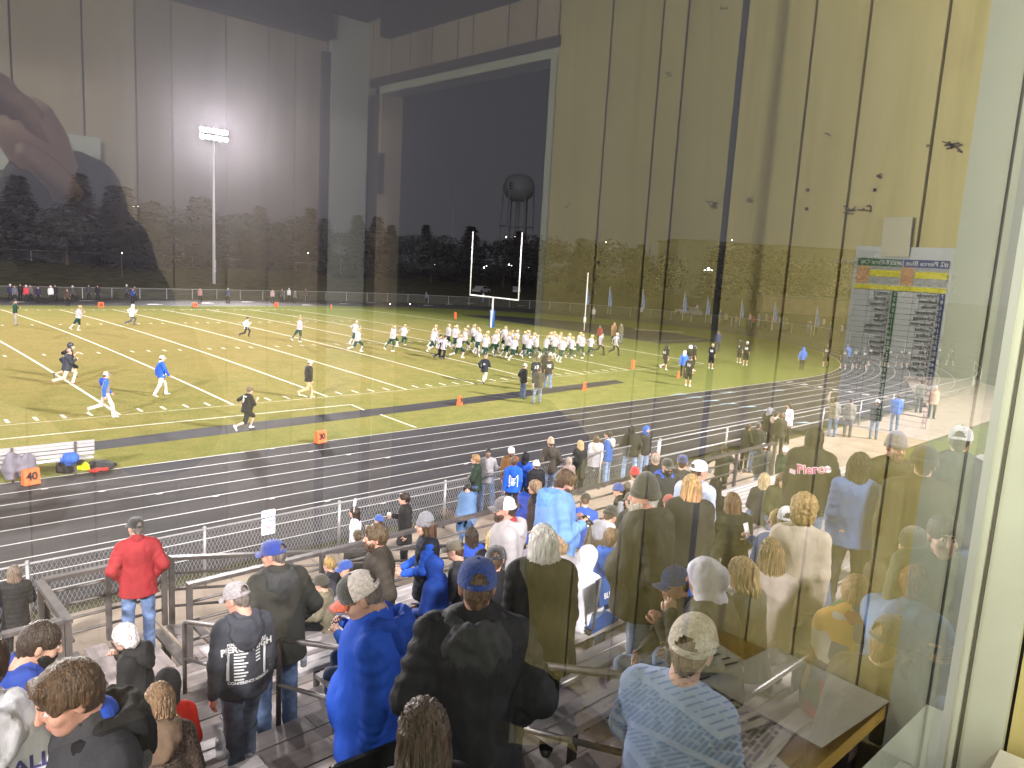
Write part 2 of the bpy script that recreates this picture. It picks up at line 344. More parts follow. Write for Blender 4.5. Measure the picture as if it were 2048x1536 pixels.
# concrete promenade in front of and under the bleachers
flat('promenade', [(-70, -16.9), (6, -16.9), (12, -14), (20, -10.5), (24, -14), (16, -20.5), (-22.5, -20.5), (-22.5, -31.0), (-70, -31.0)], 0.004, M_conc)
mb = MB()
for k in range(40): mb.strip([(-66+k*1.83, -16.95), (-66+k*1.83, -20.4)], 0.02, 0.0075)
mb.strip([(-66, -18.6), (6, -18.6)], 0.02, 0.0078)
tag(mb.build('promenade_joints', mat('joint_dark', (0.12, 0.1, 0.085), 0.9)), kind='structure')
flat('side_lawn', [(-22.4, -20.7), (14, -20.7), (14, -60), (-22.4, -60)], 0.002, mat('lawn_grass', (0.07, 0.085, 0.02), 0.9, var=0.4, vscale=3, bump=0.6, bscale=25, spec=0.1))

# ================================================================ BLEACHERS
M_wood = [wood_mat('deck_wood', c, d, e, 0.7, axis=0) for c, d, e in (((0.46, 0.405, 0.395), (0.33, 0.285, 0.275), (0.54, 0.48, 0.47)), ((0.34, 0.295, 0.29), (0.23, 0.20, 0.195), (0.41, 0.36, 0.355)), ((0.52, 0.46, 0.45), (0.39, 0.34, 0.33), (0.60, 0.53, 0.515)))]
M_woody = [wood_mat('landing_wood', c, d, e, 0.75, axis=1) for c, d, e in (((0.33, 0.285, 0.28), (0.24, 0.2, 0.2), (0.42, 0.37, 0.36)), ((0.12, 0.105, 0.105), (0.08, 0.07, 0.07), (0.16, 0.14, 0.14)))]
M_alu = mat('bench_aluminium', (0.60, 0.555, 0.555), 0.38, metal=0.35, var=0.14, vscale=2.2, stretch=(0.5, 6, 6), bump=0.05, bscale=40)
M_rail = mat('rail_steel', (0.105, 0.092, 0.088), 0.45, metal=0.3, var=0.2, vscale=9)
M_dark = mat('under_frame', (0.05, 0.045, 0.042), 0.7)
PITCHY, RISE = 0.71, 0.233
NR = 12
def rowy(k): return SY-PITCHY*k
def rowz(k): return SZ+RISE*k
bleach = tag(thing('bleachers', 'grandstand bleachers of grey wooden treads and aluminium bench planks', 'bleachers', (0, 0, 0)))
XL, XA, XB, XR = -46.0, -39.0, -37.75, -22.5
for k in range(NR):
    z = rowz(k); y = rowy(k)
    for b in range(3):
        yy = y+0.355-0.118-b*0.236; x = XL-rng.uniform(0, 2)
        while x < XR:
            L = rng.choice((3.05, 3.66, 4.27)); x1 = min(x+L, XR)
            mb = MB(); mb.box(((x+x1)/2, yy, z-0.02+rng.uniform(-.003, .003)), (x1-x-0.008, 0.222, 0.04)); mb.build('tread_plank', rng.choice(M_wood), bleach); x = x1
    if k:
        mb = MB(); mb.box(((XL+XR)/2, y+0.352, z-0.105), (XR-XL, 0.02, 0.11)); mb.build('riser_board', M_wood[1], bleach)
def seat_profile():
    w, t, c = 0.255, 0.045, 0.008; pts = [(-w/2+c, 0), (-0.012, 0), (-0.008, -0.006), (0.008, -0.006), (0.012, 0), (w/2-c, 0), (w/2, -c), (w/2, -t), (w/2-0.02, -t), (-w/2+0.02, -t), (-w/2, -t), (-w/2, -c)]
    return [(0, p[0], p[1]) for p in reversed(pts)]
for k in range(NR):
    z = rowz(k)+0.43; y = rowy(k)-0.20
    for x0, x1 in ((XL, XA), (XB, -30.4), (-30.39, XR)):
        mb = MB(); mb.prism(seat_profile(), (x0, y, z), (x1-x0, 0, 0)); mb.build('seat_plank', M_alu, bleach)
        mb = MB(); xx = x0+0.35
        while xx < x1:
            mb.box((xx, y, z-0.245), (0.05, 0.05, 0.37)); mb.box((xx, y, z-0.055), (0.05, 0.24, 0.02)); xx += 1.85
        mb.build('seat_bracket', M_dark, bleach)
mb = MB()
for x in np.arange(XL, XR+.1, 2.35):
    mb.bar((x, rowy(0)+0.3, rowz(0)-0.2), (x, rowy(NR-1), rowz(NR-1)-0.2), 0.12, 0.2)
    for k in (0, 5, 11): mb.box((x, rowy(k)+0.1, (rowz(k)-0.3)/2), (0.12, 0.12, rowz(k)-0.3))
mb.build('frame', M_dark, bleach)
# front guard rail
def rail_fence(name, label, p, q, z0a, z0b, ztop, npost, nrail, m, r=0.035, cap=True, group=None):
    t = thing(name, label, 'railing', (0, 0, 0), group=group); p = Vector(p); q = Vector(q)
    for i in range(npost):
        f = i/(npost-1); c = p+(q-p)*f; za = z0a+(z0b-z0a)*f; mb = MB(); mb.bar((c.x, c.y, za), (c.x, c.y, za+ztop-0.02), 0.065, 0.065); mb.build('post', m, t)
    for j in range(nrail):
        h = ztop*(1-j/(nrail))*1.0; mb = MB(); off = 0.0 if j == 0 else 0.05
        d = (q-p).normalized(); n = Vector((-d.y, d.x, 0))*off
        a = Vector((p.x, p.y, z0a+h))+n; b = Vector((q.x, q.y, z0b+h))+n
        if j == 0: mb.bar(a-d*0.03, b+d*0.03, 0.10, 0.05)
        else: mb.tube([a, b], 0.021, 8)
        mb.build('top_rail' if j == 0 else 'rail', m, t, smooth=j > 0)
    return t
rail_fence('guard_rail', 'long grey steel guard rail along the front of the bleachers', (-37.7, -22.36, 0), (-22.5, -22.36, 0), 1.45, 1.45, 1.06, 9, 4, M_rail)
rail_fence('landing_rail', 'grey guard rail on the left edge of the wooden landing', (-39.12, -21.2, 0), (-39.12, -22.5, 0), 1.45, 1.45, 1.04, 2, 4, M_rail)
rail_fence('landing_rail', 'grey guard rail across the front of the wooden landing', (-39.05, -21.16, 0), (-37.6, -21.16, 0), 1.45, 1.45, 1.04, 3, 5, M_rail)
rail_fence('ramp_rail', 'sloping grey handrail running down along the outer side of the ramp', (-37.5, -21.16, 0), (-30.2, -21.16, 0), 1.43, 0.05, 1.0, 5, 4, M_rail)
rail_fence('guard_rail', 'grey guard rail in front of the left bleacher section beside the landing', (-46, -22.36, 0), (-39.2, -22.5, 0), 1.45, 1.45, 1.06, 5, 4, M_rail)
# landing and ramp of boards laid across
land = thing('landing', 'wooden landing and ramp of boards, railing shadow painted as dark stripes', 'ramp')
for i in range(34):
    x = -39.05+i*0.262; z = 1.45 if x < -37.5 else 1.45-(x+37.5)*0.19
    if z < 0.06: break
    mb = MB(); rot = Matrix.Rotation(0 if x < -37.5 else math.atan(0.19), 3, 'Y')
    if i % 2: mb.box((x, -21.8, z-0.025), (0.12, 1.15, 0.04), rot); mb.build('board', M_woody[1], land)  # dark boards stripe the railing's shadow into the deck
    else:
        for j in range(3): mb2 = MB(); mb2.box((x, -21.4-j*0.385, z-0.02), (0.255, 0.36, 0.04), rot); mb2.build('board', M_woody[0], land)
mb = MB()
for x in (-39, -37.6, -35, -32.5): mb.box((x, -21.2, 0.6 if x < -36 else 0.3), (0.1, 0.1, 1.2 if x < -36 else 0.6))
mb.build('support', M_dark, land)
# aisle hand rails: bent pipes on base plates
def aisle_rail(y0, y1, label, x=-38.24):
    t = thing('aisle_handrail', label, 'handrail', (0, 0, 0), group='handrails in the stair aisle')
    za = SZ+SL*(SY-y0); zb = SZ+SL*(SY-y1); h = 0.95
    mb = MB(); c = 0.07
    pts = [(x, y0, za), (x, y0, za+h-c), (x, y0-c*0.3, za+h-c*0.3), (x, y0-c, za+h+0.01), (x, y1+c, zb+h-0.01), (x, y1+c*.3, zb+h-c*.35), (x, y1, zb+h-c), (x, y1, zb)]
    mb.tube(pts, 0.024, 10); mb.build('pipe', M_rail, t, smooth=True)
    mb = MB(); mb.tube([(x, y0, za+0.5), (x, y1, zb+0.5)], 0.02, 8); mb.build('mid_rail', M_rail, t, smooth=True)
    for y, z in ((y0, za), (y1, zb)):
        mb = MB(); mb.box((x, y, z+0.006), (0.2, 0.2, 0.012))
        for sx in (-.07, .07):
            for sy in (-.07, .07): mb.lathe([(0, 0.024), (0.012, 0.022), (0.012, 0.010)], 6, (x+sx, y+sy, z))
        mb.build('base_plate', M_rail, t)
aisle_rail(-23.65, -24.95, 'dark bent pipe handrail lowest in the aisle, beside the landing')
aisle_rail(-25.9, -27.35, 'dark bent pipe handrail in the middle of the aisle, between the hoodie wearers')
aisle_rail(-28.3, -29.5, 'dark curved pipe handrail at the end of the upper aluminium benches', x=-37.98)

# ================================================================ FENCES
def mesh_sheet(p, q, z0, h, pitch, r, name, m, parent):
    """chain-link: zigzag wires, each a thin three-sided tube, joined into one part"""
    p = np.array(p[:2], float); q = np.array(q[:2], float); L = np.linalg.norm(q-p); d = (q-p)/L; nrm = np.array([-d[1], d[0]])
    V = []; F = []; n = int(L/pitch); rows = int(h/pitch); 
    for i in range(n):
        for sgn in (0, 1):
            pts = []
            for j in range(rows+1):
                s = i*pitch+(pitch*0.5 if (j+sgn) % 2 else 0.0)*(1)+ (pitch*0.0)
                if sgn: s = i*pitch+(0.0 if j % 2 else pitch*0.5)+pitch*0.5
                P = p+d*min(s, L); zz = z0(P[0]) if callable(z0) else z0
                off = nrm*(0.004*(1 if sgn else -1)); pts.append((P[0]+off[0], P[1]+off[1], zz+j*h/rows))
            o = len(V)
            for (x, y, z) in pts:
                V += [(x+d[0]*r, y+d[1]*r, z), (x-d[0]*r*.5+nrm[0]*r*.87, y-d[1]*r*.5+nrm[1]*r*.87, z), (x-d[0]*r*.5-nrm[0]*r*.87, y-d[1]*r*.5-nrm[1]*r*.87, z)]
            for j in range(rows):
                a = o+j*3
                for e in range(3): F.append((a+e, a+(e+1) % 3, a+3+(e+1) % 3, a+3+e))
    mb = MB(); mb.v = V; mb.f = F; mb.m = [0]*len(F)
    ob = mb.build(name, m, parent); ob['kind'] = 'stuff'; return ob
M_wire = mat('fence_wire', (0.27, 0.265, 0.27), 0.5, metal=0.3)
nf = thing('chain_link_fence', 'galvanised chain link fence between the track and the promenade', 'fence')
FX0, FX1, FY = -46.0, -20.3, -17.15
mesh_sheet((FX0, FY), (FX1, FY), 0.05, 1.14, 0.076, 0.0042, 'chain_link', M_wire, nf)
for x in np.arange(-44.6, FX1+.1, 3.05):
    mb = MB(); mb.tube([(x, FY, 0), (x, FY, 1.24)], 0.032, 10); mb.lathe([(0.04, 1.22), (0.04, 1.25), (0.02, 1.275), (0, 1.28)], 10, (x, FY, 0)); mb.build('post', M_steel, nf, smooth=True)
for z in (1.21,): mb = MB(); mb.tube([(FX0, FY, z), (FX1, FY, z)], 0.024, 8); mb.build('top_rail', M_steel, nf, smooth=True)
pr = thing('pipe_rail_fence', 'two-rail steel pipe fence curving along the track by the concrete apron', 'fence')
pts = [(FX1, FY)]+[(x, FY) for x in (-16, -12, -8, -4, 0, 4)]+[(9.2+40.1*math.cos(t), 22.95+40.1*math.sin(t)) for t in (-1.45, -1.3, -1.15)]
for x, y in pts: mb = MB(); mb.tube([(x, y, 0), (x, y, 1.2)], 0.035, 8); mb.build('post', M_steel, pr, smooth=True)
for z in (1.2, 0.62): mb = MB(); mb.tube([(x, y, z) for x, y in pts], 0.028, 8); mb.build('rail', M_steel, pr, smooth=True)
M_veil = veil_mat('far_chain_link', (0.20, 0.20, 0.19), 0.12)
def far_fence(name, label, pts, h, step, rails=(1.0,)):
    t = thing(name, label, 'fence'); P = [Vector((x, y, hill_z(x, y)-0.03)) for x, y in pts]
    mb = MB(); n = len(P); mb.add([tuple(p) for p in P]+[(p.x, p.y, p.z+h) for p in P], [(i, i+1, n+i+1, n+i) for i in range(n-1)]); v = mb.build('chain_link', M_veil, t); v['kind'] = 'stuff'
    for f in rails: mb = MB(); mb.tube([(p.x, p.y, p.z+h*f) for p in P], 0.035, 5); mb.build('rail', M_steel, t)
    acc = 0.0
    for i in range(n-1):
        L = (P[i+1]-P[i]).length
        while acc < L:
            c = P[i].lerp(P[i+1], acc/L); mb = MB(); mb.tube([c, (c.x, c.y, c.z+h)], 0.045, 6); mb.build('post', M_steel, t); acc += step
        acc -= L
    return t
arc = [(CX+41.3*math.cos(t), CY+41.3*math.sin(t)) for t in np.linspace(-0.75, math.pi/2, 26)]
far_fence('far_fence', 'low chain link fence curving round the far side of the track', arc+[(-20, 64.2), (-60, 64.2)], 1.22, 3.05)
far_fence('hill_fence', 'tall dim chain link fence on the grassy bank below the conifers', [(-70, 109), (-10, 109), (10, 111), (45, 112)], 1.75, 5.2, rails=(1.0,))
# ================================================================ PRESS BOX (we look out through its window)
PD = 0.38; PY = CAM[1]+PD                  # pane distance in front of the camera
ZF, ZC = 5.26, 7.63                        # floor, ceiling
XW = CAM[0]+1.56                           # side wall face
YB = PY-2.105                               # back wall face
M_panel = wood_mat('pale_panelling', (0.62, 0.545, 0.25), (0.50, 0.43, 0.175), (0.70, 0.62, 0.32), 0.5, axis=2)
M_bpanel = wood_mat('brown_panelling', (0.46, 0.38, 0.29), (0.38, 0.31, 0.23), (0.52, 0.44, 0.34), 0.5, axis=2)
M_wpaint = mat('white_paint', (0.54, 0.57, 0.48), 0.45, var=0.04, vscale=6, bump=0.06, bscale=30)
M_gpaint = mat('grey_white_paint', (0.60, 0.62, 0.60), 0.5)
M_brown = mat('dark_brown_trim', (0.05, 0.03, 0.022), 0.5, var=0.3, vscale=20)
M_groove = mat('groove_black', (0.02, 0.018, 0.015), 0.9)
room = tag(thing('side_wall', 'pale wood panelled side wall of the press box beside the window', 'wall'))
def wall_planks(edges, z0, z1, fixed, along, parent, m, face):
    """vertical planks between groove positions; 'along' y or x, with the dark groove backing behind"""
    for a, b in zip(edges[:-1], edges[1:]):
        lo, hi = min(a, b)+0.003, max(a, b)-0.003; mb = MB()
        if along == 'y': mb.box((fixed+face*0.009, (lo+hi)/2, (z0+z1)/2), (0.018, hi-lo, z1-z0))
        else: mb.box(((lo+hi)/2, fixed+face*0.009, (z0+z1)/2), (hi-lo, 0.018, z1-z0))
        mb.build('plank', m, parent)
sy = lambda ratio: CAM[1]-(1.56/ratio-PD)+PD-0.0  # virtual depth -> real y behind the pane
def ry(ratio): s = 1.56/ratio-PD; return PY-s
GR = [2.84, 2.254, 1.94, 1.605, 1.399, 1.315, 1.161]
edges = [PY-0.100]+[ry(g) for g in GR]+[ry(1.02)]
wall_planks(edges, ZF, ZC, XW, 'y', room, M_panel, 1)
DY0, DY1, DZ = ry(1.02), ry(0.640), CAM[2]+0.605      # doorway between these y, top at DZ
wall_planks([DY0, ry(.965), ry(.90), ry(.825), ry(.795), ry(.745), ry(.705), ry(.672), DY1, ry(0.62)], DZ, ZC, XW, 'y', room, M_bpanel, 1)
wall_planks([DY1, ry(0.62), PY-2.2], ZF, DZ, XW, 'y', room, M_bpanel, 1)
mb = MB(); mb.box((XW+0.03, (PY-0.05+DY0)/2, (ZF+ZC)/2), (0.02, PY-0.05-DY0, ZC-ZF)); mb.box((XW+0.03, (DY0+PY-2.2)/2, (DZ+ZC)/2+.01), (0.02, DY0-PY+2.4, ZC-DZ-.02)); mb.build('backing', M_groove, room)
# doorway: dark header, pale frame, open to the night
door = tag(thing('doorway', 'open doorway in the side wall with pale frame and dark header, night outside', 'doorway'))
for nm, a, b, z0, z1, m, dx in (('header', DY0+0.01, DY1-0.0, DZ-0.027, DZ, M_brown, 0.0), ('frame', DY0, DY1+0.045, DZ-0.052, DZ-0.027, M_wpaint, 0.012)):
    mb = MB(); mb.box((XW+0.03+dx, (a+b)/2, (z0+z1)/2), (0.08, abs(a-b), z1-z0)); mb.build(nm, m, door)
for y0, w, m in ((DY0-0.012, 0.024, M_wpaint), (DY1+0.012, 0.075, M_brown), (DY1+0.0575, 0.014, M_bpanel)):
    mb = MB(); mb.box((XW+0.045, y0, (ZF+DZ-0.053)/2), (0.09, w, DZ-0.053-ZF)); mb.build('jamb', m, door)
mb = MB(); mb.box((XW+0.0, DY1+0.062, CAM[2]+0.28), (0.02, 0.03, 0.14)); mb.build('hinge', M_brown, door)
# added black room beyond the doorway: shades the rows outside, keeps the opening dark
nb = tag(thing('shade_room', 'added unseen black room beyond the doorway, shading the rows below the window', 'building')); M_nroom = mat('shade_black', (0.016, 0.016, 0.018), 0.95)
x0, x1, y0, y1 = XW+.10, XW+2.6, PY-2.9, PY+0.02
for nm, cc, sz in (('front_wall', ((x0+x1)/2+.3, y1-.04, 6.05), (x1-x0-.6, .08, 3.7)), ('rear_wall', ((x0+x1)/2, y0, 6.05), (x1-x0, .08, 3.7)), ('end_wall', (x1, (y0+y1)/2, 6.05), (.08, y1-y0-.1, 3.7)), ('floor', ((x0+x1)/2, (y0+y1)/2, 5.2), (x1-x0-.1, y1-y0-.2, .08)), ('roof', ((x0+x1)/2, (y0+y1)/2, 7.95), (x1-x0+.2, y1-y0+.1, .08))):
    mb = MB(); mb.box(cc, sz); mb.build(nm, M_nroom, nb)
# back wall, left wall, floor, ceiling, pillar
bw = tag(thing('back_wall', 'brown panelled back wall of the press box mirrored in the window glass', 'wall'))
BX = [0.09, 0.191, 0.26, 0.316, 0.357, 0.424, 0.481, 0.519]
bx = [CAM[0]-3.2, CAM[0]-2.7, CAM[0]-2.2, CAM[0]-1.75, CAM[0]-1.3, CAM[0]-0.9, CAM[0]-0.5, CAM[0]-0.15]+[CAM[0]+r*2.485 for r in BX]+[XW-0.15, XW]
wall_planks(bx, ZF, ZC, YB, 'x', bw, M_bpanel, -1)
mb = MB(); mb.box((CAM[0]-0.8, YB-0.03, (ZF+ZC)/2), (4.8, 0.02, ZC-ZF)); mb.build('backing', M_groove, bw)
mb = MB(); mb.box((CAM[0]-0.9, YB+0.025, ZC-0.05), (4.6, 0.05, 0.1)); mb.build('cornice', M_brown, bw)
lw = tag(thing('end_wall', 'plain panelled far end wall of the press box', 'wall')); mb = MB(); mb.box((CAM[0]-3.3, (PY+YB)/2, (ZF+ZC)/2), (0.06, 2.6, ZC-ZF)); mb.build('panel', M_bpanel, lw)
mb = MB(); mb.box((CAM[0]-0.8, (PY+YB)/2, ZF-0.05), (5.2, 2.7, 0.1)); tag(mb.build('press_box_floor', mat('floor_board', (0.05, 0.035, 0.022), 0.6, var=.2, vscale=5)), kind='structure')
mb = MB(); mb.box((CAM[0]-0.8, (PY+YB)/2, ZC+0.05), (5.2, 2.7, 0.1)); tag(mb.build('press_box_ceiling', mat('ceiling_brown', (0.10, 0.085, 0.085), 0.7, var=.15, vscale=4)), kind='structure')
mb = MB(); mb.box((XW-0.074, YB+0.014, (ZF+ZC)/2), (0.147, 0.022, ZC-ZF-0.02)); tag(mb.build('pillar', M_gpaint), 'grey white square corner pillar mirrored in the window glass', 'pillar')
mb = MB(); mb.box((XW-0.1625, YB+0.010, (ZF+ZC)/2-.06), (0.027, 0.020, ZC-ZF-0.15)); mb.build('corner_strip', M_brown, bw)  # narrow dark strip along the left edge of the pillar
mb = MB(); mb.bar((XW-0.02, PY-0.1, ZC-0.04), (XW-0.02, YB+0.15, ZC-0.04), 0.04, 0.08); mb.build('cornice', M_brown, room)
# front wall with the window
fw = tag(thing('front_wall', 'press box front wall below and above the window', 'wall'))
SILL, HEAD = 5.90, 7.58
mb = MB(); mb.box((CAM[0]-0.8, PY+0.03, (4.2+SILL)/2), (5.2, 0.14, SILL-4.2)); mb.box((CAM[0]-0.8, PY+0.03, (HEAD+7.9)/2), (5.2, 0.14, 7.9-HEAD)); mb.box((CAM[0]-2.9, PY+0.03, (SILL+HEAD)/2), (1.0, 0.14, HEAD-SILL)); mb.box((XW+0.35, PY-0.02, (SILL+HEAD)/2), (0.62, 0.04, HEAD-SILL)); mb.build('wall', M_wpaint, fw)
win = tag(thing('window', 'large fixed window pane with white painted frame, reflecting the lit room', 'window'))
XG0, XG1 = CAM[0]-2.4, CAM[0]+1.535
mb = MB(); mb.add([(XG0-.01, PY, SILL-.01), (XG1+.01, PY, SILL-.01), (XG1+.01, PY, HEAD+.01), (XG0-.01, PY, HEAD+.01)], [(0, 1, 2, 3)]); mb.build('pane', glass_mat(), win)
# right jamb: glazing bead, stepped stops, white board out to the panelling
mb = MB(); mb.box((XG1+0.006, PY-0.007, (SILL+HEAD)/2), (0.012, 0.014, HEAD-SILL)); mb.build('glazing_bead', mat('grey_bead', (0.40, 0.42, 0.40), 0.5), win, smooth=False)
mb = MB(); mb.box((XG1+0.010, PY-0.020, (SILL+HEAD)/2), (0.016, 0.012, HEAD-SILL)); mb.build('inner_stop', M_wpaint, win)
mb = MB(); mb.box((XG1+0.016, PY-0.030, (SILL+HEAD)/2), (0.012, 0.006, HEAD-SILL)); mb.build('shadow_gap', mat('gap_dark', (0.13, 0.12, 0.10), 0.8), win)
mb = MB(); mb.box((XG1+0.016, PY-0.0655, (SILL+HEAD)/2), (0.016, 0.065, HEAD-SILL)); mb.build('jamb', M_wpaint, win)
mb = MB(); mb.box(((XG0+XG1)/2, PY-0.03, SILL-0.012), (XG1-XG0, 0.06, 0.024)); mb.build('sill', M_wpaint, win)
mb = MB(); mb.box(((XG0+XG1)/2, PY-0.03, HEAD+0.012), (XG1-XG0, 0.06, 0.024)); mb.build('head', M_wpaint, win)
# ceiling light of the press box (its glow is what the glass mirrors)
cl = thing('ceiling_light', 'fluorescent ceiling light fixture inside the press box', 'ceiling light', (CAM[0]-0.35, PY-1.05, ZC))
mb = MB(); mb.box((0, 0, -0.03), (1.25, 0.34, 0.06)); mb.build('housing', M_wpaint, cl)
for lx in (-0.75, 0.35):
    ld = bpy.data.lights.new('tube_light', 'POINT'); ld.shadow_soft_size = 0.1; ld.energy = 138; ld.color = (1.0, 0.995, 0.78)
    lo = bpy.data.objects.new('tube_light', ld); COL.objects.link(lo); lo.parent = cl; lo.location = (lx, 0.05, -0.2)
mb = MB(); mb.box((0, 0, -0.064), (1.15, 0.26, 0.008)); mb.build('diffuser', mat('lit_diffuser', (0.9, 0.9, 0.85), 0.4, emit=(1, .97, .82), estr=3.0), cl)
# counter with papers, roster sheet on the wall, coat board
ct = tag(thing('counter', 'cream topped counter under the press box window', 'counter'))
CZ = CAM[2]-0.83
cx0, cx1, cy0, cy1 = CAM[0]+0.98, XW-0.004, PY-0.102, PY-0.48
mb = MB(); poly = [(cx1, cy0, 0), (cx0, cy0, 0)]+[(cx0+.09-.09*math.cos(t), cy1+.09-.09*math.sin(t), 0) for t in np.linspace(0, math.pi/2, 7)]+[(cx1, cy1, 0)]; mb.prism(poly, (0, 0, CZ-.03), (0, 0, .03)); mb.build('top', mat('counter_wood', (0.42, 0.27, 0.045), 0.4, var=.25, vscale=6, stretch=(.3, 4, 4)), ct)
mb = MB()
for x in (1.06, 1.48): mb.box((CAM[0]+x, PY-0.28, (ZF+CZ-.03)/2), (0.04, 0.3, CZ-.03-ZF))
mb.build('leg', M_brown, ct)
M_paper = mat('paper', (0.86, 0.86, 0.82), 0.7); M_ink = mat('ink', (0.10, 0.10, 0.11), 0.7)
def paper(x, y, rz, w, h, label, lines=0, dz=0.0, curl=0.0):
    t = thing('paper_sheet', label, 'paper', (CAM[0]+x, PY-y, CZ+0.001+dz), rz, 'papers on the counter')
    mb = MB(); n = 6; vs = []
    for i in range(n+1):
        for j in (0, 1): vs.append((-w/2+w*j, -h/2+h*i/n, 0.002+curl*(i/n)**3))
    mb.add(vs, [(2*i, 2*i+1, 2*i+3, 2*i+2) for i in range(n)]); mb.build('sheet', M_paper, t)
    if lines:
        mb = MB()
        for i in range(lines):
            y0 = h*0.42-i*h*0.84/lines; x = -w*0.43
            while x < w*0.40:
                L = rng.uniform(0.01, 0.05); mb.add([(x, y0, .0028), (min(x+L, w*.43), y0, .0028), (min(x+L, w*.43), y0+0.006, .0028), (x, y0+0.006, .0028)], [(0, 1, 2, 3)]); x += L+0.008
        mb.build('print', M_ink, t)
paper(1.12, 0.27, R(24), 0.25, 0.34, 'printed stat sheet lying at the left end of the counter', 24)
paper(1.20, 0.33, R(-8), 0.25, 0.34, 'printed stat sheet overlapping another in the middle of the counter', 28, .003)
paper(1.32, 0.36, R(14), 0.26, 0.30, 'tabulated printout beside the blank sheet on the counter', 12, .006)
paper(1.42, 0.235, R(4), 0.26, 0.26, 'blank white sheet on the counter in the corner by the jamb', 0, .009)
paper(1.33, 0.40, R(40), 0.12, 0.09, 'crumpled white slip on the printed sheets', 0, .012, .02)
# roster sheet, taped to the panelling with a square of masking tape
ros = thing('roster_sheet', 'printed team roster sheet in green and blue columns taped to the panelling', 'paper', (XW-0.004, PY, 0))
ya, yb = PY-0.102, ry(2.36); za, zb = CAM[2]+0.070, CAM[2]-0.29; HW = abs(ya-yb)
def rsheet(nm, u0, u1, v0, v1, m, lift=0.0):     # u: 0 at the window side .. 1 towards the room; v: 0 top .. 1 bottom
    y0 = ya+(yb-ya)*u0-PY; y1 = ya+(yb-ya)*u1-PY; z0 = za+(zb-za)*v0; z1 = za+(zb-za)*v1
    mb = MB(); mb.add([(-lift, y0, z0), (-lift, y1, z0), (-lift, y1, z1), (-lift, y0, z1)], [(0, 1, 2, 3)]); return mb.build(nm, m, ros)
M_rb = mat('print_blue', (0.03, 0.05, 0.22), 0.6); M_rg = mat('print_green', (0.02, 0.13, 0.05), 0.6); M_ry = mat('print_yellow', (0.85, 0.78, 0.06), 0.6); M_ro = mat('print_orange', (0.62, 0.36, 0.20), 0.6); M_rgy = mat('print_grey', (0.42, 0.43, 0.45), 0.6)
M_rpaper = mat('roster_paper', (0.74, 0.77, 0.84), 0.6)
rsheet('sheet', 0, 1, 0, 1, M_rpaper)
rsheet('header_band', 0.03, 0.50, 0.065, 0.105, M_rb, .001); rsheet('header_band', 0.50, 0.97, 0.065, 0.105, M_rg, .001)
for u in (0.03, 0.50):
    rsheet('box', u, u+0.46, 0.105, 0.20, M_rgy, .0006); rsheet('box', u+0.0, u+0.32, 0.125, 0.16, M_ry, .001); rsheet('box', u+0.33, u+0.46, 0.105, 0.20, M_ro, .001); rsheet('band', u, u+0.47, 0.205, 0.23, M_ry, .001)
rsheet('number_column', 0.03, 0.085, 0.232, 0.94, M_rb, .001); rsheet('number_column', 0.50, 0.555, 0.232, 0.94, M_rg, .001)
for i in range(25): rsheet('rule', 0.03, 0.97, 0.232+i*0.0295, 0.2335+i*0.0295, M_ink, .0014)
for u in (0.27, 0.335, 0.74, 0.80): rsheet('rule', u, u+0.003, 0.232, 0.94, M_ink, .0014)
def rtext(s, u, v, size, m, align='LEFT'):
    y = ya+(yb-ya)*u-PY; z = za+(zb-za)*v
    M = Matrix.Translation((-0.002, y, z)) @ Matrix(((0, 0, -1, 0), (-1, 0, 0, 0), (0, 1, 0, 0), (0, 0, 0, 1)))
    text_obj(s, 'print', m, size, M, ros, align=align, bold=0.0002)
M_wh = mat('print_white', (0.85, 0.85, 0.85), 0.6)
rtext('#2 Pierce Blue Jays (9-0)', 0.04, 0.085, 0.0125, M_wh); rtext('#15 Central City Bison (5-4)', 0.51, 0.085, 0.0110, M_wh)
names_a = 'Valverde Sullivan Wolfe Brahmer Scholting Anderson Coulter Rolling Harvey Kruger Fritz Kettner Ahlers Dodgeson Rice Hoffman'.split()
nums_a = '7 8 12 15 17 18 19 24 25 30 33 40 45 50 52 54 58 60 62 65 68 71 73 88'.split()
names_b = 'Lovejoy Carroll Zikmund Brown Gragg Pfeifer Thornton Simonson Ham Moore Blaser Negro'.split()
for i, s in enumerate(names_a): rtext(s, 0.095, 0.2475+i*0.0295, 0.0105, M_ink)
for i, s in enumerate(names_b): rtext(s, 0.565, 0.2475+i*0.0295, 0.0105, M_ink)
for i in range(24):
    rtext(nums_a[i], 0.038, 0.2475+i*0.0295, 0.0095, M_wh); rtext(str([2, 3, 4, 5, 10, 12, 14, 18, 20, 21, 22, 24, 28, 32, 33, 44, 50, 51, 54, 56, 61, 64, 72, 75][i]), 0.508, 0.2475+i*0.0295, 0.0095, M_wh)
tp = MB(); ty = (ya+yb)/2-0.015; tp.box((-0.003, ty-PY, za+0.018), (0.003, 0.052, 0.075), Matrix.Rotation(R(2), 3, 'X')); tp.build('tape', mat('masking_tape', (0.72, 0.69, 0.52), 0.7), ros)
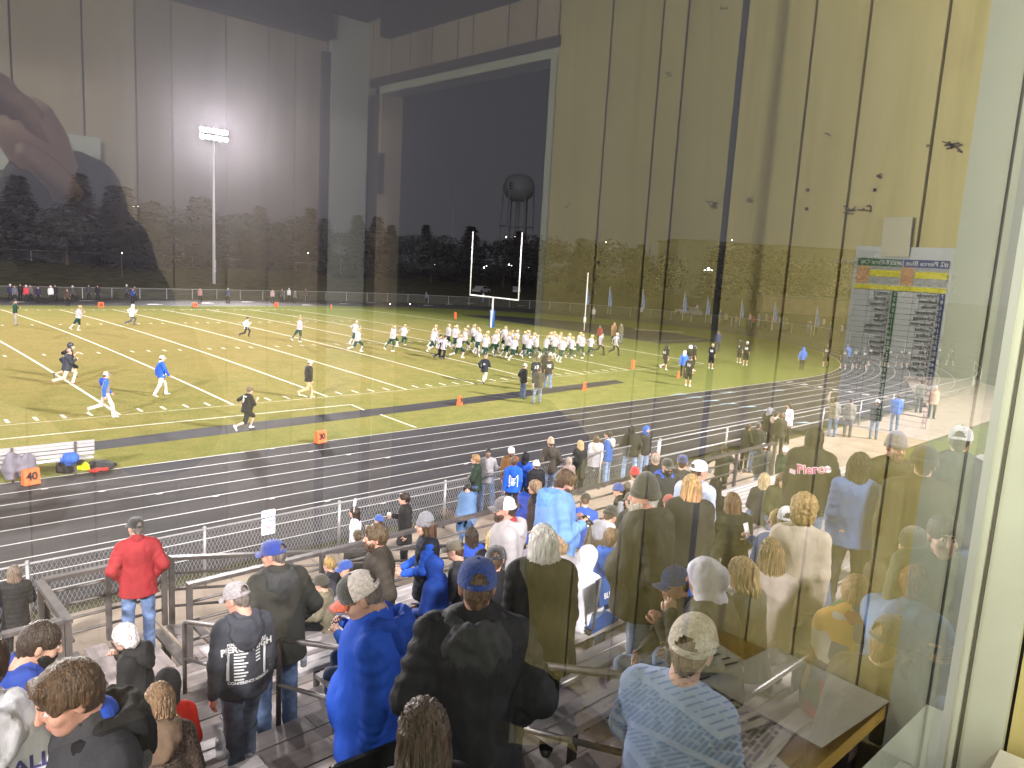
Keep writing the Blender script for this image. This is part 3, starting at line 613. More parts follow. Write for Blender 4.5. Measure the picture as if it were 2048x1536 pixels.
# scuffs and pencil marks on the panelling, two screw holes
M_scuff = mat('scuff', (0.16, 0.11, 0.06), 0.8)
sc = thing('wall_marks', 'dark scuff marks, pencil scribble and nail holes on the pale panelling', 'marks', (XW-0.002, 0, 0))
def on_wall(u, v): d = ray(u, v); t = 1.56/d[0]; s = t*d[1]-PD; return Vector((0, PY-s, CAM[2]+t*d[2]))
for (u, v, n, sp) in ((1758, 352, 5, 9), (1905, 295, 9, 22), (1858, 292, 2, 5), (1700, 420, 7, 14), (1730, 418, 5, 14), (1500, 400, 4, 8), (1425, 410, 5, 12), (1655, 270, 2, 6), (1340, 150, 3, 8), (1450, 15, 3, 9), (1140, 410, 3, 12)):
    mb = MB()
    for i in range(n):
        a = on_wall(u+rng.uniform(-sp, sp), v+rng.uniform(-sp*.6, sp*.6)); b = on_wall(u+rng.uniform(-sp, sp), v+rng.uniform(-sp*.6, sp*.6)); mb.bar(a, b, 0.002, 0.0025)
    mb.build('scuff', M_scuff, sc)
for (u, v) in ((1616, 380), (1750, 380), (1614, 418), (1198, 525)): p = on_wall(u, v); mb = MB(); mb.box(p, (0.002, 0.006, 0.006)); mb.build('nail_hole', M_groove, sc)
cb = MB(); cyw = on_wall(1535, 262).y
cb.tube([(XW-0.10, cyw-0.02, ZC), (XW-0.10, cyw-0.02, ZF+0.3)], 0.007, 8); tag(cb.build('hanging_cable', mat('black_cable', (0.05, 0.05, 0.06), 0.6)), 'thin black cable hanging down in front of the panelling', 'cable')
bd = thing('coat_board', 'grey white coat board with a black hook on the back wall', 'coat rack', (CAM[0], YB, CAM[2]+0.22))
mb = MB(); mb.box((-0.36, 0.022, 0), (2.07, 0.03, 0.115)); mb.build('board', M_gpaint, bd)
mb = MB(); hx = 0.226*2.485; mb.tube([(hx, 0.035, 0.01), (hx, 0.06, -0.02), (hx, 0.09, 0.0), (hx, 0.10, 0.03)], 0.009, 8); mb.tube([(hx, 0.05, 0.02), (hx-.02, 0.085, 0.035)], 0.012, 8); mb.build('hook', mat('black_metal', (0.02, 0.02, 0.02), 0.4), bd)

# ================================================================ FAR SETTING
M_pole = mat('pole_grey', (0.42, 0.41, 0.44), 0.5)
M_lampglass = mat('lit_lamp', (1, 1, 1), 0.3, emit=(1.0, 0.95, 1.0), estr=420.0)
def light_tower(x, y, label, sgn):
    t = thing('floodlight_tower', label, 'floodlight', (x, y, 0), group='floodlight towers round the pitch')
    mb = MB(); mb.tube([(0, 0, 0), (0, 0, 10), (0, 0, 21.8)], [0.24, 0.19, 0.13], 12); mb.build('pole', M_pole, t, smooth=True)
    for z in (21.8, 22.8): mb = MB(); mb.bar((-1.9, 0, z), (1.9, 0, z-0.0), 0.12, 0.12); mb.build('crossarm', M_pole, t)
    for z in (21.95, 22.95):
        for i in range(5):
            cx = -1.7+i*0.85; rot = Matrix.Rotation(R(-62*sgn), 3, 'X')
            mb = MB(); mb.lathe([(0.0, -0.30), (0.16, -0.28), (0.27, -0.12), (0.33, 0.02)], 14); mb.v = [tuple(rot @ Vector(v)+Vector((cx, 0.25*sgn, z+0.2))) for v in mb.v]; h = mb.build('lamp_housing', M_pole, t, smooth=True)
            mb = MB(); mb.lathe([(0, 0.01), (0.31, 0.0)], 14); mb.v = [tuple(rot @ Vector(v)+Vector((cx, 0.25*sgn, z+0.2))) for v in mb.v]; mb.build('lamp_lens', M_lampglass, h)
    for z in (4.2, 3.6, 2.9): mb = MB(); mb.box((0, 0.26*sgn, z), (0.35, 0.12, 0.45)); mb.build('control_box', M_pole, t)
    return t
light_tower(*POLES[0], 'tall lit floodlight tower on the far side beyond the track', -1)
light_tower(*POLES[1], 'tall lit floodlight tower at the far side further down the pitch', -1)
light_tower(*POLES[2], 'tall floodlight tower added unseen at the far side near midfield to soften shadows', -1)
for P_, w in zip(POLES[3:], ('right of the bleachers', 'further down the pitch', 'added behind the press box for softer shadows')):
    t = light_tower(*P_, f'tall lit floodlight tower on the near side, {w}', 1); t.scale = (1, 1, 34/23.0)
M_white = mat('white_gloss', (0.80, 0.80, 0.78), 0.35)
gp = thing('goal_post', 'white football goal post with blue padded base', 'goal post', (9.25, 24.38, 0.2))
mb = MB(); mb.tube([(0, 0, 0), (0, 0, 3.05)], 0.085, 12); mb.build('base_post', M_white, gp, smooth=True)
mb = MB(); mb.tube([(0, -3.556, 3.05), (0, 3.556, 3.05)], 0.07, 10); mb.build('crossbar', M_white, gp, smooth=True)
for s in (-1, 1): mb = MB(); mb.tube([(0, s*3.556, 2.99), (0, s*3.556, 9.35)], 0.06, 10); mb.build('upright', M_white, gp, smooth=True)
mb = MB(); mb.lathe([(0.0, 0), (0.23, 0), (0.25, 0.03), (0.25, 1.80), (0.23, 1.83), (0, 1.83)], 20); pad = mb.build('pad', mat('blue_vinyl', (0.02, 0.09, 0.30), 0.4), gp, smooth=True)
mb = MB(); mb.lathe([(0.253, 0.06), (0.253, 1.78)], 4, a0=R(190), a1=R(225)); mb.build('white_stripe', M_white, pad)
wp = at_z(1168, 662, 0.0); fp = thing('flag_pole', 'slim white pole with a padded foot behind the end zone', 'pole', (wp[0], wp[1], 0))
mb = MB(); mb.tube([(0, 0, 0), (0, 0, 6.05)], 0.055, 10); mb.build('pole', M_white, fp, smooth=True)
mb = MB(); mb.tube([(0, 0, 0.9), (0, 0, 1.45)], 0.14, 10); mb.build('pad', M_white, fp, smooth=True)
mb = MB(); mb.lathe([(0, 6.14), (0.07, 6.1), (0.09, 6.05), (0.0, 6.0)], 10); mb.build('finial', M_white, fp, smooth=True)

# trees: dark conifers and bushy crowns on the bank, each its own
def needle_mat(c): return mat('conifer_needles', c, 0.9, var=0.15, vscale=2.0, spec=0.0)
def tree_mesh(kind, h, seed, m_leaf):
    r = random.Random(seed); mb = MB(); vs = mb.v
    if kind == 'conifer':
        for lv in range(30):
            f = lv/29; z = h*(0.06+0.93*f); rad = (0.30*h*(1-f)**0.85+0.12)*r.uniform(.8, 1.12); nb = int(14-8*f)
            for b in range(nb):
                a = 2*math.pi*(b+r.random())/nb; L = rad*r.uniform(.65, 1.15)
                for s in range(4):
                    q = (s+0.6)/4; p = Vector((math.cos(a)*L*q, math.sin(a)*L*q, z-L*q*0.30+r.uniform(-.1, .1))); w = 0.34*(1.25-q)*(.5+h/18)
                    for t in range(2):
                        d = Vector((math.cos(a), math.sin(a), -0.35)); sd = Vector((-math.sin(a), math.cos(a), r.uniform(-.5, .5)))
                        tip = p+d*w*1.7+Vector((0, 0, r.uniform(-.25, .1))); mb.add([p-sd*w*.8, p+sd*w*.8, tip], [(0, 1, 2)])
    else:
        cl = [(Vector((r.gauss(0, .2), r.gauss(0, .2), r.uniform(.25, .88)))*h, r.uniform(.12, .24)*h) for _ in range(16)]
        for c, rad in cl:
            for _ in range(150):
                v = Vector((r.gauss(0, 1), r.gauss(0, 1), r.gauss(0, 1))).normalized(); p = c+v*rad*r.uniform(.6, 1.05); w = r.uniform(.15, .34)
                a = v.orthogonal().normalized(); b = v.cross(a); th = r.random()*6.28; u = a*math.cos(th)+b*math.sin(th); w2 = v.cross(u)*0.7+v*.4
                mb.add([p+u*w, p-u*w, p+w2*w*1.4], [(0, 1, 2)])
    return mb.build('crown', m_leaf, data=True)
M_bark = mat('bark', (0.06, 0.045, 0.035), 0.9)
NEED = [needle_mat((0.050, 0.050, 0.048)), needle_mat((0.056, 0.050, 0.047)), needle_mat((0.044, 0.050, 0.052))]
CR = {('conifer', i): tree_mesh('conifer', 12.0, i, NEED[i]) for i in range(3)}; CR.update({('bushy', i): tree_mesh('bushy', 10.0, 10+i, NEED[i]) for i in range(3)})
tb = MB(); tb.tube([(0, 0, -0.4), (0, 0, 4), (0, 0, 10)], [0.26, 0.18, 0.05], 7); TRUNK = tb.build('trunk', M_bark, data=True)
adj = ['tall dense dark conifer', 'broad shaggy conifer', 'slim pointed conifer', 'full low-skirted conifer', 'ragged leaning conifer', 'short bushy conifer']
TREES = [(-20, 108, 13.5, 'conifer'), (-13.5, 113, 13.2, 'conifer'), (-8.5, 106, 9.5, 'bushy'), (-4.5, 113, 14.6, 'conifer'), (-1.0, 103, 13.0, 'conifer'), (5.5, 108, 11.0, 'conifer'), (11, 114, 12.4, 'bushy'), (14.5, 109, 12.6, 'conifer'), (20, 116, 11.5, 'bushy'),
 (24, 112, 10.4, 'conifer'), (28.5, 109, 9.4, 'conifer'), (34, 115, 11.5, 'bushy'), (38, 108, 11.0, 'conifer'), (44.5, 106, 12.4, 'conifer'), (49, 110, 9.6, 'bushy'), (54, 108, 11.2, 'conifer'), (60.5, 102, 11.4, 'bushy'), (67, 108, 10.6, 'bushy'),
 (73, 104, 12.8, 'conifer'), (80, 100, 12.6, 'bushy'), (88, 97, 12.8, 'bushy'), (97, 92, 13.0, 'conifer'), (106, 96, 13.6, 'bushy'), (115, 88, 13.0, 'conifer'), (124, 92, 14, 'bushy'), (136, 80, 13.5, 'conifer'), (147, 74, 15, 'bushy'), (163, 66, 14.5, 'bushy'), (-28, 112, 14, 'conifer'), (178, 52, 14, 'bushy'), (2, 118, 13.5, 'conifer'), (17.5, 121, 13, 'conifer'), (31, 122, 12.5, 'conifer'), (41, 119, 13, 'conifer'), (57, 118, 12.5, 'conifer'), (70, 117, 12, 'conifer'), (92, 108, 13, 'conifer')]
side = ['on the far bank left of the floodlight tower', 'on the far bank behind the floodlight tower', 'on the bank between tower and goal post', 'behind the goal post', 'beyond the end fence under the water tower', 'beyond the end fence in the dark']
TREES.sort(key=lambda q: math.atan2(q[0]-CAM[0], q[1]-CAM[1]))
for i, (x, y, h, k) in enumerate(TREES):
    rr = random.Random(i); sidew = side[0] if x < 2 else side[1] if x < 16 else side[2] if x < 46 else side[3] if x < 70 else side[4] if x < 110 else side[5]
    t = thing('conifer_tree' if k == 'conifer' else 'bushy_tree', f"{adj[(i*5)%6] if k == 'conifer' else 'rounded leafy dark tree'}, {ORD[i]} from the left along the dark bank", 'tree', (x, y, hill_z(x, y)-0.05), rr.uniform(0, 6.28), 'dark trees beyond the track')
    s = h/(12.0 if k == 'conifer' else 10.0)*(1.0 if k == 'conifer' else 0.95)
    c = link('crown', CR[(k, i % 3)], t); w = rr.uniform(1.7, 2.3); c.scale = (s*w, s*w, s)
    c = link('trunk', TRUNK, t); c.scale = (s, s, s)
# water tower
wt = at_d(1038, 376, 262); t = thing('water_tower', 'pale water tower tank on thin legs far beyond the trees', 'water tower', (wt[0], wt[1], 0))
M_tank = mat('tank_paint', (0.32, 0.33, 0.35), 0.5)
z0 = wt[2]; mb = MB(); mb.lathe([(0, z0-4.9), (2.6, z0-4.3), (4.6, z0-2.7), (5.4, z0-0.6), (5.4, z0+1.0), (4.7, z0+2.9), (3.0, z0+4.2), (0, z0+4.9)], 32); tk = mb.build('tank', M_tank, t, smooth=True)
for i in range(6): a = i*math.pi/3+.2; mb = MB(); mb.tube([(5.3*math.cos(a), 5.3*math.sin(a), z0-1), (6.2*math.cos(a), 6.2*math.sin(a), 0)], 0.28, 8); mb.build('leg', M_tank, t, smooth=True)
mb = MB(); mb.tube([(0, 0, 0), (0, 0, z0-4.5)], 0.8, 12); mb.build('riser_pipe', M_tank, t, smooth=True)
mb = MB(); mb.tube([(6.0*math.cos(a), 6.0*math.sin(a), z0-13) for a in np.linspace(0, 2*math.pi, 25)], 0.15, 6); mb.build('ring_brace', M_tank, t)
a0 = math.atan2(CAM[1]-wt[1], CAM[0]-wt[0])
M = Matrix.Rotation(a0-0.50, 4, 'Z') @ Matrix.Translation((5.46, 0, z0+0.1)) @ Matrix.Rotation(R(90), 4, 'Z') @ Matrix.Rotation(R(90), 4, 'X')
text_obj('E', 'letter', mat('letter_dark', (0.03, 0.03, 0.04), 0.6), 3.2, M, tk)
ant = at_d(906, 420, 240); mb = MB(); mb.tube([(ant[0], ant[1], 0), (ant[0], ant[1], at_d(906, 338, 240)[2])], 0.12, 5); tag(mb.build('radio_mast', M_pole), 'thin radio mast barely visible behind the goal post', 'mast')
# far buildings and lights to the right
M_bld = mat('metal_siding', (0.20, 0.19, 0.17), 0.6, var=.1, vscale=1); M_tan = mat('tan_block', (0.35, 0.25, 0.17), 0.8, var=.12, vscale=.7)
b1 = at_d(1520, 560, 230); t = thing('metal_building', 'large pale metal sided building dim in the dark beyond the end fence', 'building', (b1[0], b1[1], 0), R(-38))
mb = MB(); mb.box((0, 0, 7.6), (58, 20, 15.2)); mb.build('wall', M_bld, t); mb = MB(); mb.box((0, 0, 15.5), (59.5, 21.5, 0.6)); mb.build('roof', M_bld, t)
for i in range(9): mb = MB(); mb.box((-26+i*6.5, -10.06, 7.5), (0.25, 0.12, 15)); mb.build('siding_rib', M_bld, t)
b2 = at_d(1610, 592, 150); t = thing('block_building', 'low tan block wall building beyond the feather flags', 'building', (b2[0], b2[1], 0), R(-48))
mb = MB(); mb.box((0, 0, 1.2), (17, 5, 3.6)); mb.build('wall', M_tan, t); mb = MB(); mb.box((0, 0, 3.1), (17.6, 5.6, 0.25)); mb.build('roof', M_bld, t)
M_spark = mat('distant_lamp', (1, 1, 1), 0.4, emit=(1.0, 0.97, 0.92), estr=14.0)
LAMPS = [(267, 412, 125, .10), (276, 413, 125, .06), (244, 506, 110, .07), (616, 506, 150, .09), (1012, 474, 230, .22), (1030, 474, 230, .16), (1212, 484, 230, .14), (869, 529, 160, .11), (968, 535, 160, .13), (973, 532, 160, .08), (1018, 529, 170, .13), (1023, 531, 170, .08), (1057, 534, 170, .10), (1417, 538, 200, .42), (1410, 541, 200, .25), (1424, 540, 200, .2), (1464, 480, 220, .14), (780, 611-3, 96, .05), (820, 608, 96, .05)]
LAMPS.sort()
for i, (u, v, d, r) in enumerate(LAMPS):
    p = at_d(u, v, d); t = thing('distant_light', f"tiny white lamp far beyond the field, {ORD[i]} from the left of the dark lights", 'light', p, group='tiny distant lights in the dark')
    mb = MB(); mb.lathe([(0, -r), (r*.7, -r*.7), (r, 0), (r*.7, r*.7), (0, r)], 10); mb.build('bulb', M_spark, t, smooth=True)
    mb = MB(); mb.bar((0, 0.2, -r), (0, 0.2, -p[2]), 0.06, 0.06); mb.build('post', M_bark, t)
# cars parked in the dark
for i, (u, v, d) in enumerate(((965, 537, 150), (1035, 540, 160), (1380, 596, 120))):
    p = at_d(u, v, d); t = thing('parked_car', ['dim grey car parked far behind the goal post', 'dim dark car parked under the trees right of the goal post', 'pale car parked beyond the feather flags'][i], 'car', (p[0], p[1], hill_z(p[0], p[1])-.03), R(20+i*30), 'cars parked beyond the trees')
    mb = MB(); prof = [(-2.2, .35), (-2.2, .8), (-1.5, .95), (-.9, 1.42), (.7, 1.42), (1.3, .95), (2.2, .85), (2.2, .35)]; mb.prism([(x, -.85, z) for x, z in prof], (0, 0, 0), (0, 1.7, 0)); mb.build('body', mat('car_paint', (0.3, 0.3, 0.32), 0.3), t)
    for sx in (-1.4, 1.4):
        for sy in (-.86, .86): mb = MB(); mb.tube([(sx, sy-.1, .33), (sx, sy+.1, .33)], .33, 14); mb.build('wheel', M_groove, t)
    mb = MB(); mb.prism([(-.8, -.87, 1.0), (-.75, -.87, 1.35), (.6, -.87, 1.35), (1.1, -.87, 1.0)], (0, 0, 0), (0, 1.74, 0)); mb.build('window', mat('car_glass', (0.02, 0.02, 0.025), 0.1), t)
# feather flags along the end fence
M_flag = mat('flag_blue', (0.16, 0.24, 0.50), 0.7, var=0.5, vscale=1.6)
for i, (u, v, h) in enumerate(((1185, 620, 4.0), (1245, 622, 4.0), (1305, 630, 4.0), (1368, 640, 4.1), (1430, 644, 3.7), (1490, 652, 3.6), (1552, 660, 3.6), (1625, 671, 3.6))):
    p = at_z(u, v, 0); d = np.hypot(p[0]-CX, p[1]-CY); p = (CX+(p[0]-CX)*42.6/d, CY+(p[1]-CY)*42.6/d)
    h = (at_y(u, v, p[1])[2]*0+h)
    t = thing('feather_flag', ['first', 'second', 'third', 'fourth', 'fifth', 'sixth', 'seventh', 'last'][i]+' blue feather flag from the goal post along the end fence', 'flag', (p[0], p[1], 0), R(-38+8*(i % 3)), 'blue feather flags behind the end fence')
    mb = MB(); mb.tube([(0, 0, 0), (0, 0, h*.7), (0.03, 0, h*.93), (0.12, 0, h)], 0.022, 6); mb.build('pole', M_white, t)
    mb = MB(); n = 14; vs = []
    for k in range(n+1):
        f = k/n; z = h*(0.30+0.70*f); w = 0.52*(math.sin(math.pi*min(1, f*.62+.36)))**.7*(1 if f < .8 else max(.03, (1-f)/.2)**.6); x0 = 0.02+0.10*max(0, f-.85)/.15
        for q in (0, .5, 1): vs.append((x0+w*q, 0.05*math.sin(5*f+3*q), z-0.12*q))
    mb.add(vs, [(3*k+q, 3*k+q+1, 3*k+q+4, 3*k+q+3) for k in range(n) for q in (0, 1)]); mb.build('banner', M_flag, t, smooth=True)
# yard markers, pylons
M_or = mat('orange_foam', (0.72, 0.13, 0.035), 0.7, var=0.1, vscale=12)
def yard_marker(x, y, s, label, rz=0.0, sz=0.46, z=0.02):
    t = thing('yard_marker', label, 'yard marker', (x, y, z), rz, 'orange yard markers')
    w, h, d = sz, sz*1.02, sz*0.30
    mb = MB(); mb.prism([(0, -d, 0), (0, -d*.80, 0.03*h), (0, -0.05, h), (0, 0.05, h), (0, d*.8, 0.03*h), (0, d, 0)], (-w/2, 0, 0), (w, 0, 0)); o = mb.build('wedge', M_or, t)
    a = math.atan2(d*.8-.05, h*.97)
    M = Matrix.Translation((0, -(d*.80+.05)/2-0.012, h*0.52)) @ Matrix.Rotation(math.pi/2-a, 4, 'X')
    text_obj(s, 'number', M_groove, sz*0.72, M, t, bold=0.011, spacing=0.92)
    return t
for (u, v, s, l, rz, sz) in ((62, 968, '40', 'orange foam yard marker reading 40 at the near track edge', R(12), .42), (641, 885, '30', 'orange foam yard marker reading 30 at the near track edge', R(12), .42), (919, 810, '20', 'orange foam yard marker reading 20 on the near dark runway', R(36), .40), (1169, 780, '10', 'orange foam yard marker reading 10 on the near dark runway', R(34), .42), (1357, 755, 'G', 'orange foam marker reading G near the goal line', R(34), .40)):
    p = at_z(u, v, 0.012); yard_marker(p[0], p[1], s, l, rz, sz)
for (u, v, s) in ((202, 615, '20'), (390, 615, '10'), (552, 614, 'G')):
    p = at_z(u, v, 0.0); yard_marker(p[0], p[1], s, f'small orange yard marker reading {s} on the far sideline', 0, .50)
for u, v, l, h in ((1265.5, 738.5, 'orange corner pylon at the near goal line', .62), (910, 642, 'orange pylon at the far side of the end zone', .75), (940-280+2, 618, 'dark orange pylon by the far sideline', .5)):
    p = at_z(u, v, 0.0); mb = MB(); mb.box((0, 0, h/2), (h*.27, h*.27, h)); mb.box((0, 0, h*.07), (h*.3, h*.3, h*.05)); o = mb.build('pylon', M_or); o.location = (p[0], p[1], 0.02+crown(p[0], p[1])); tag(o, l, 'pylon')
# team bench by the track with gear
def bench():
    b = at_z(150, 948, 0.0); t = thing('team_bench', 'long silver slatted team bench beside the track', 'bench', (b[0], b[1], 0), R(-1))
    # bench local x runs along the sideline, right end at x=0.45
    for z, y in ((0.45, 0.0), (0.455, 0.13)): mb = MB(); mb.box((-2.2, y, z), (5.4, 0.12, 0.04)); mb.build('seat_slat', M_alub, t)
    for z in (0.62, 0.74, 0.86, 0.96): mb = MB(); mb.box((-2.2, -0.10-0.06*(z-.6), z), (5.4, 0.035, 0.085)); mb.build('back_slat', M_alub, t)
    for x in (0.0, -1.55, -3.1, -4.6):
        mb = MB(); mb.bar((x, -0.06, 0), (x, -0.15, 1.0), 0.06, 0.06); mb.bar((x, 0.2, 0), (x, 0.2, 0.43), 0.05, 0.05); mb.bar((x, -0.1, .42), (x, .22, .42), .05, .04); mb.build('leg', M_rail, t)
    return t
M_alub = mat('bench_silver', (0.42, 0.40, 0.40), 0.4, metal=0.2, var=.08, vscale=5); TB = bench()
# ================================================================ PEOPLE: field of blended solids -> one continuous surface
class Field:
    def __init__(s, lo, hi, h):
        s.h = h; s.lo = np.array(lo, float)-2*h; n = np.ceil((np.array(hi, float)+2*h-s.lo)/h).astype(int)+1
        s.ax = [s.lo[i]+h*np.arange(n[i]) for i in range(3)]; s.F = np.full(n, 9.0, np.float32)
    def _win(s, lo, hi):
        sl = []
        for i in range(3):
            a = int(np.floor((lo[i]-s.lo[i])/s.h)); b = int(np.ceil((hi[i]-s.lo[i])/s.h))+1
            a = max(0, a); b = min(len(s.ax[i]), b)
            if b <= a: return None
            sl.append(slice(a, b))
        return tuple(sl)
    def _pts(s, sl): return s.ax[0][sl[0]][:, None, None], s.ax[1][sl[1]][None, :, None], s.ax[2][sl[2]][None, None, :]
    def _mix(s, sl, d, k, sub):
        c = s.F[sl]; d = d.astype(np.float32)
        if sub:
            d = -d; hh = np.maximum(k-np.abs(c-d), 0)/max(k, 1e-6); s.F[sl] = np.maximum(c, d)+hh*hh*k*0.25
        else:
            hh = np.maximum(k-np.abs(c-d), 0)/max(k, 1e-6); s.F[sl] = np.minimum(c, d)-hh*hh*k*0.25
    def cone(s, a, b, ra, rb, k=0.02, sub=False, flat=None, folds=None):
        """tapered capsule; flat=(unit axis, factor>1) squashes it along that axis; folds=(amp, n, phase) wrinkles round the limb"""
        a = np.array(a, float); b = np.array(b, float); m = max(ra, rb)+k+2*s.h
        sl = s._win(np.minimum(a, b)-m, np.maximum(a, b)+m)
        if sl is None: return
        X, Y, Z = s._pts(sl); px, py, pz = X-a[0], Y-a[1], Z-a[2]; d = b-a; L2 = max(float(d@d), 1e-9)
        t = np.clip((px*d[0]+py*d[1]+pz*d[2])/L2, 0, 1); qx, qy, qz = px-t*d[0], py-t*d[1], pz-t*d[2]
        if flat is not None:
            n, f = np.array(flat[0], float), flat[1]; e = (qx*n[0]+qy*n[1]+qz*n[2])*(f-1); qx, qy, qz = qx+e*n[0], qy+e*n[1], qz+e*n[2]
        r = ra+(rb-ra)*t
        if folds is not None:
            am, nf, ph = folds; dn = d/math.sqrt(L2); o1 = np.cross(dn, (0.3, 0.9, 0.2)); o1 /= np.linalg.norm(o1)
            r = r+am*np.sin(t*nf*6.283+ph+(qx*o1[0]+qy*o1[1]+qz*o1[2])*26.0)
        s._mix(sl, np.sqrt(qx*qx+qy*qy+qz*qz)-r, k, sub)
    def ell(s, c, r, M=None, k=0.02, sub=False):
        """ellipsoid; M = 3x3 whose columns are its axes"""
        c = np.array(c, float); r = np.array(r, float); m = r.max()+k+2*s.h; sl = s._win(c-m, c+m)
        if sl is None: return
        X, Y, Z = s._pts(sl); px, py, pz = X-c[0], Y-c[1], Z-c[2]
        if M is not None: px, py, pz = (M[0, 0]*px+M[1, 0]*py+M[2, 0]*pz), (M[0, 1]*px+M[1, 1]*py+M[2, 1]*pz), (M[0, 2]*px+M[1, 2]*py+M[2, 2]*pz)
        k0 = np.sqrt((px/r[0])**2+(py/r[1])**2+(pz/r[2])**2); k1 = np.sqrt((px/r[0]**2)**2+(py/r[1]**2)**2+(pz/r[2]**2)**2)
        s._mix(sl, np.where(k1 > 1e-6, k0*(k0-1)/np.maximum(k1, 1e-6), -r.min()), k, sub)
    def half(s, p, n, k=0.005):
        """cut away everything on the n side of the plane through p"""
        X, Y, Z = s._pts((slice(None),)*3); d = (X-p[0])*n[0]+(Y-p[1])*n[1]+(Z-p[2])*n[2]
        s.F = np.maximum(s.F, d.astype(np.float32))
    def mesh(s):
        F = s.F; I = F < 0; nx, ny, nz = F.shape
        c = np.zeros((nx-1, ny-1, nz-1), np.int8); corners = [(i, j, k) for i in (0, 1) for j in (0, 1) for k in (0, 1)]
        for i, j, k in corners: c += I[i:nx-1+i, j:ny-1+j, k:nz-1+k]
        cells = np.argwhere((c > 0) & (c < 8))
        if len(cells) == 0: return np.zeros((0, 3)), np.zeros((0, 4), int)
        idx = np.full(c.shape, -1, np.int64); idx[tuple(cells.T)] = np.arange(len(cells))
        val = np.stack([F[cells[:, 0]+i, cells[:, 1]+j, cells[:, 2]+k] for i, j, k in corners], 1)
        P = np.zeros((len(cells), 3)); W = np.zeros(len(cells)); ca = np.array(corners, float)
        for a in range(8):
            for b in range(a+1, 8):
                if np.abs(ca[a]-ca[b]).sum() != 1: continue
                va, vb = val[:, a], val[:, b]; m = (va < 0) != (vb < 0); t = np.where(m, va/np.where(m, va-vb, 1), 0)
                P += m[:, None]*(ca[a]+t[:, None]*(ca[b]-ca[a])); W += m
        V = s.lo+(cells+P/W[:, None])*s.h; Q = []
        for ax in range(3):
            o = [1 if i == ax else 0 for i in range(3)]; A = I[:nx-o[0], :ny-o[1], :nz-o[2]]; B = I[o[0]:, o[1]:, o[2]:]
            e = np.argwhere(A != B); b1, b2 = [(1, 2), (2, 0), (0, 1)][ax]
            ok = (e[:, b1] > 0) & (e[:, b2] > 0) & (e[:, b1] < F.shape[b1]-1) & (e[:, b2] < F.shape[b2]-1); e = e[ok]
            if not len(e): continue
            d1 = np.zeros(3, int); d1[b1] = 1; d2 = np.zeros(3, int); d2[b2] = 1
            q = np.stack([idx[tuple((e-d1-d2).T)], idx[tuple((e-d2).T)], idx[tuple(e.T)], idx[tuple((e-d1).T)]], 1)
            ins = A[tuple(e.T)]; q[~ins] = q[~ins][:, ::-1]; Q.append(q)
        Q = np.concatenate(Q); Q = Q[(Q >= 0).all(1)]
        return V, Q
def relax(V, Q, it=1):
    """even out the lattice steps"""
    for _ in range(it):
        S_ = np.zeros_like(V); C_ = np.zeros(len(V))
        for a, b in ((0, 1), (1, 2), (2, 3), (3, 0)):
            np.add.at(S_, Q[:, a], V[Q[:, b]]); np.add.at(S_, Q[:, b], V[Q[:, a]]); np.add.at(C_, Q[:, a], 1); np.add.at(C_, Q[:, b], 1)
        V = V*0.45+0.55*S_/np.maximum(C_, 1)[:, None]
    return V
def np_mesh(name, V, Q, mats, mi=None, smooth=True, extra=None):
    me = bpy.data.meshes.new(name); nv, nq = len(V), len(Q)
    if extra is None:
        me.vertices.add(nv); me.vertices.foreach_set('co', np.asarray(V, np.float32).ravel())
        me.loops.add(nq*4); me.loops.foreach_set('vertex_index', np.asarray(Q, np.int32).ravel())
        me.polygons.add(nq); me.polygons.foreach_set('loop_start', np.arange(0, nq*4, 4, dtype=np.int32)); me.polygons.foreach_set('loop_total', np.full(nq, 4, np.int32))
        if mi is not None: me.polygons.foreach_set('material_index', np.asarray(mi, np.int32))
        me.polygons.foreach_set('use_smooth', np.full(nq, smooth)); me.update(calc_edges=True); me.validate()
    for m in mats: me.materials.append(m)
    return me
def rot3(yaw=0, pitch=0, roll=0):
    """columns: right, forward, up; yaw turns left(+) about z, pitch leans the top forward(+), roll tips to the right(+)"""
    return np.array(Matrix.Rotation(yaw, 3, 'Z') @ Matrix.Rotation(-pitch, 3, 'X') @ Matrix.Rotation(roll, 3, 'Y'))
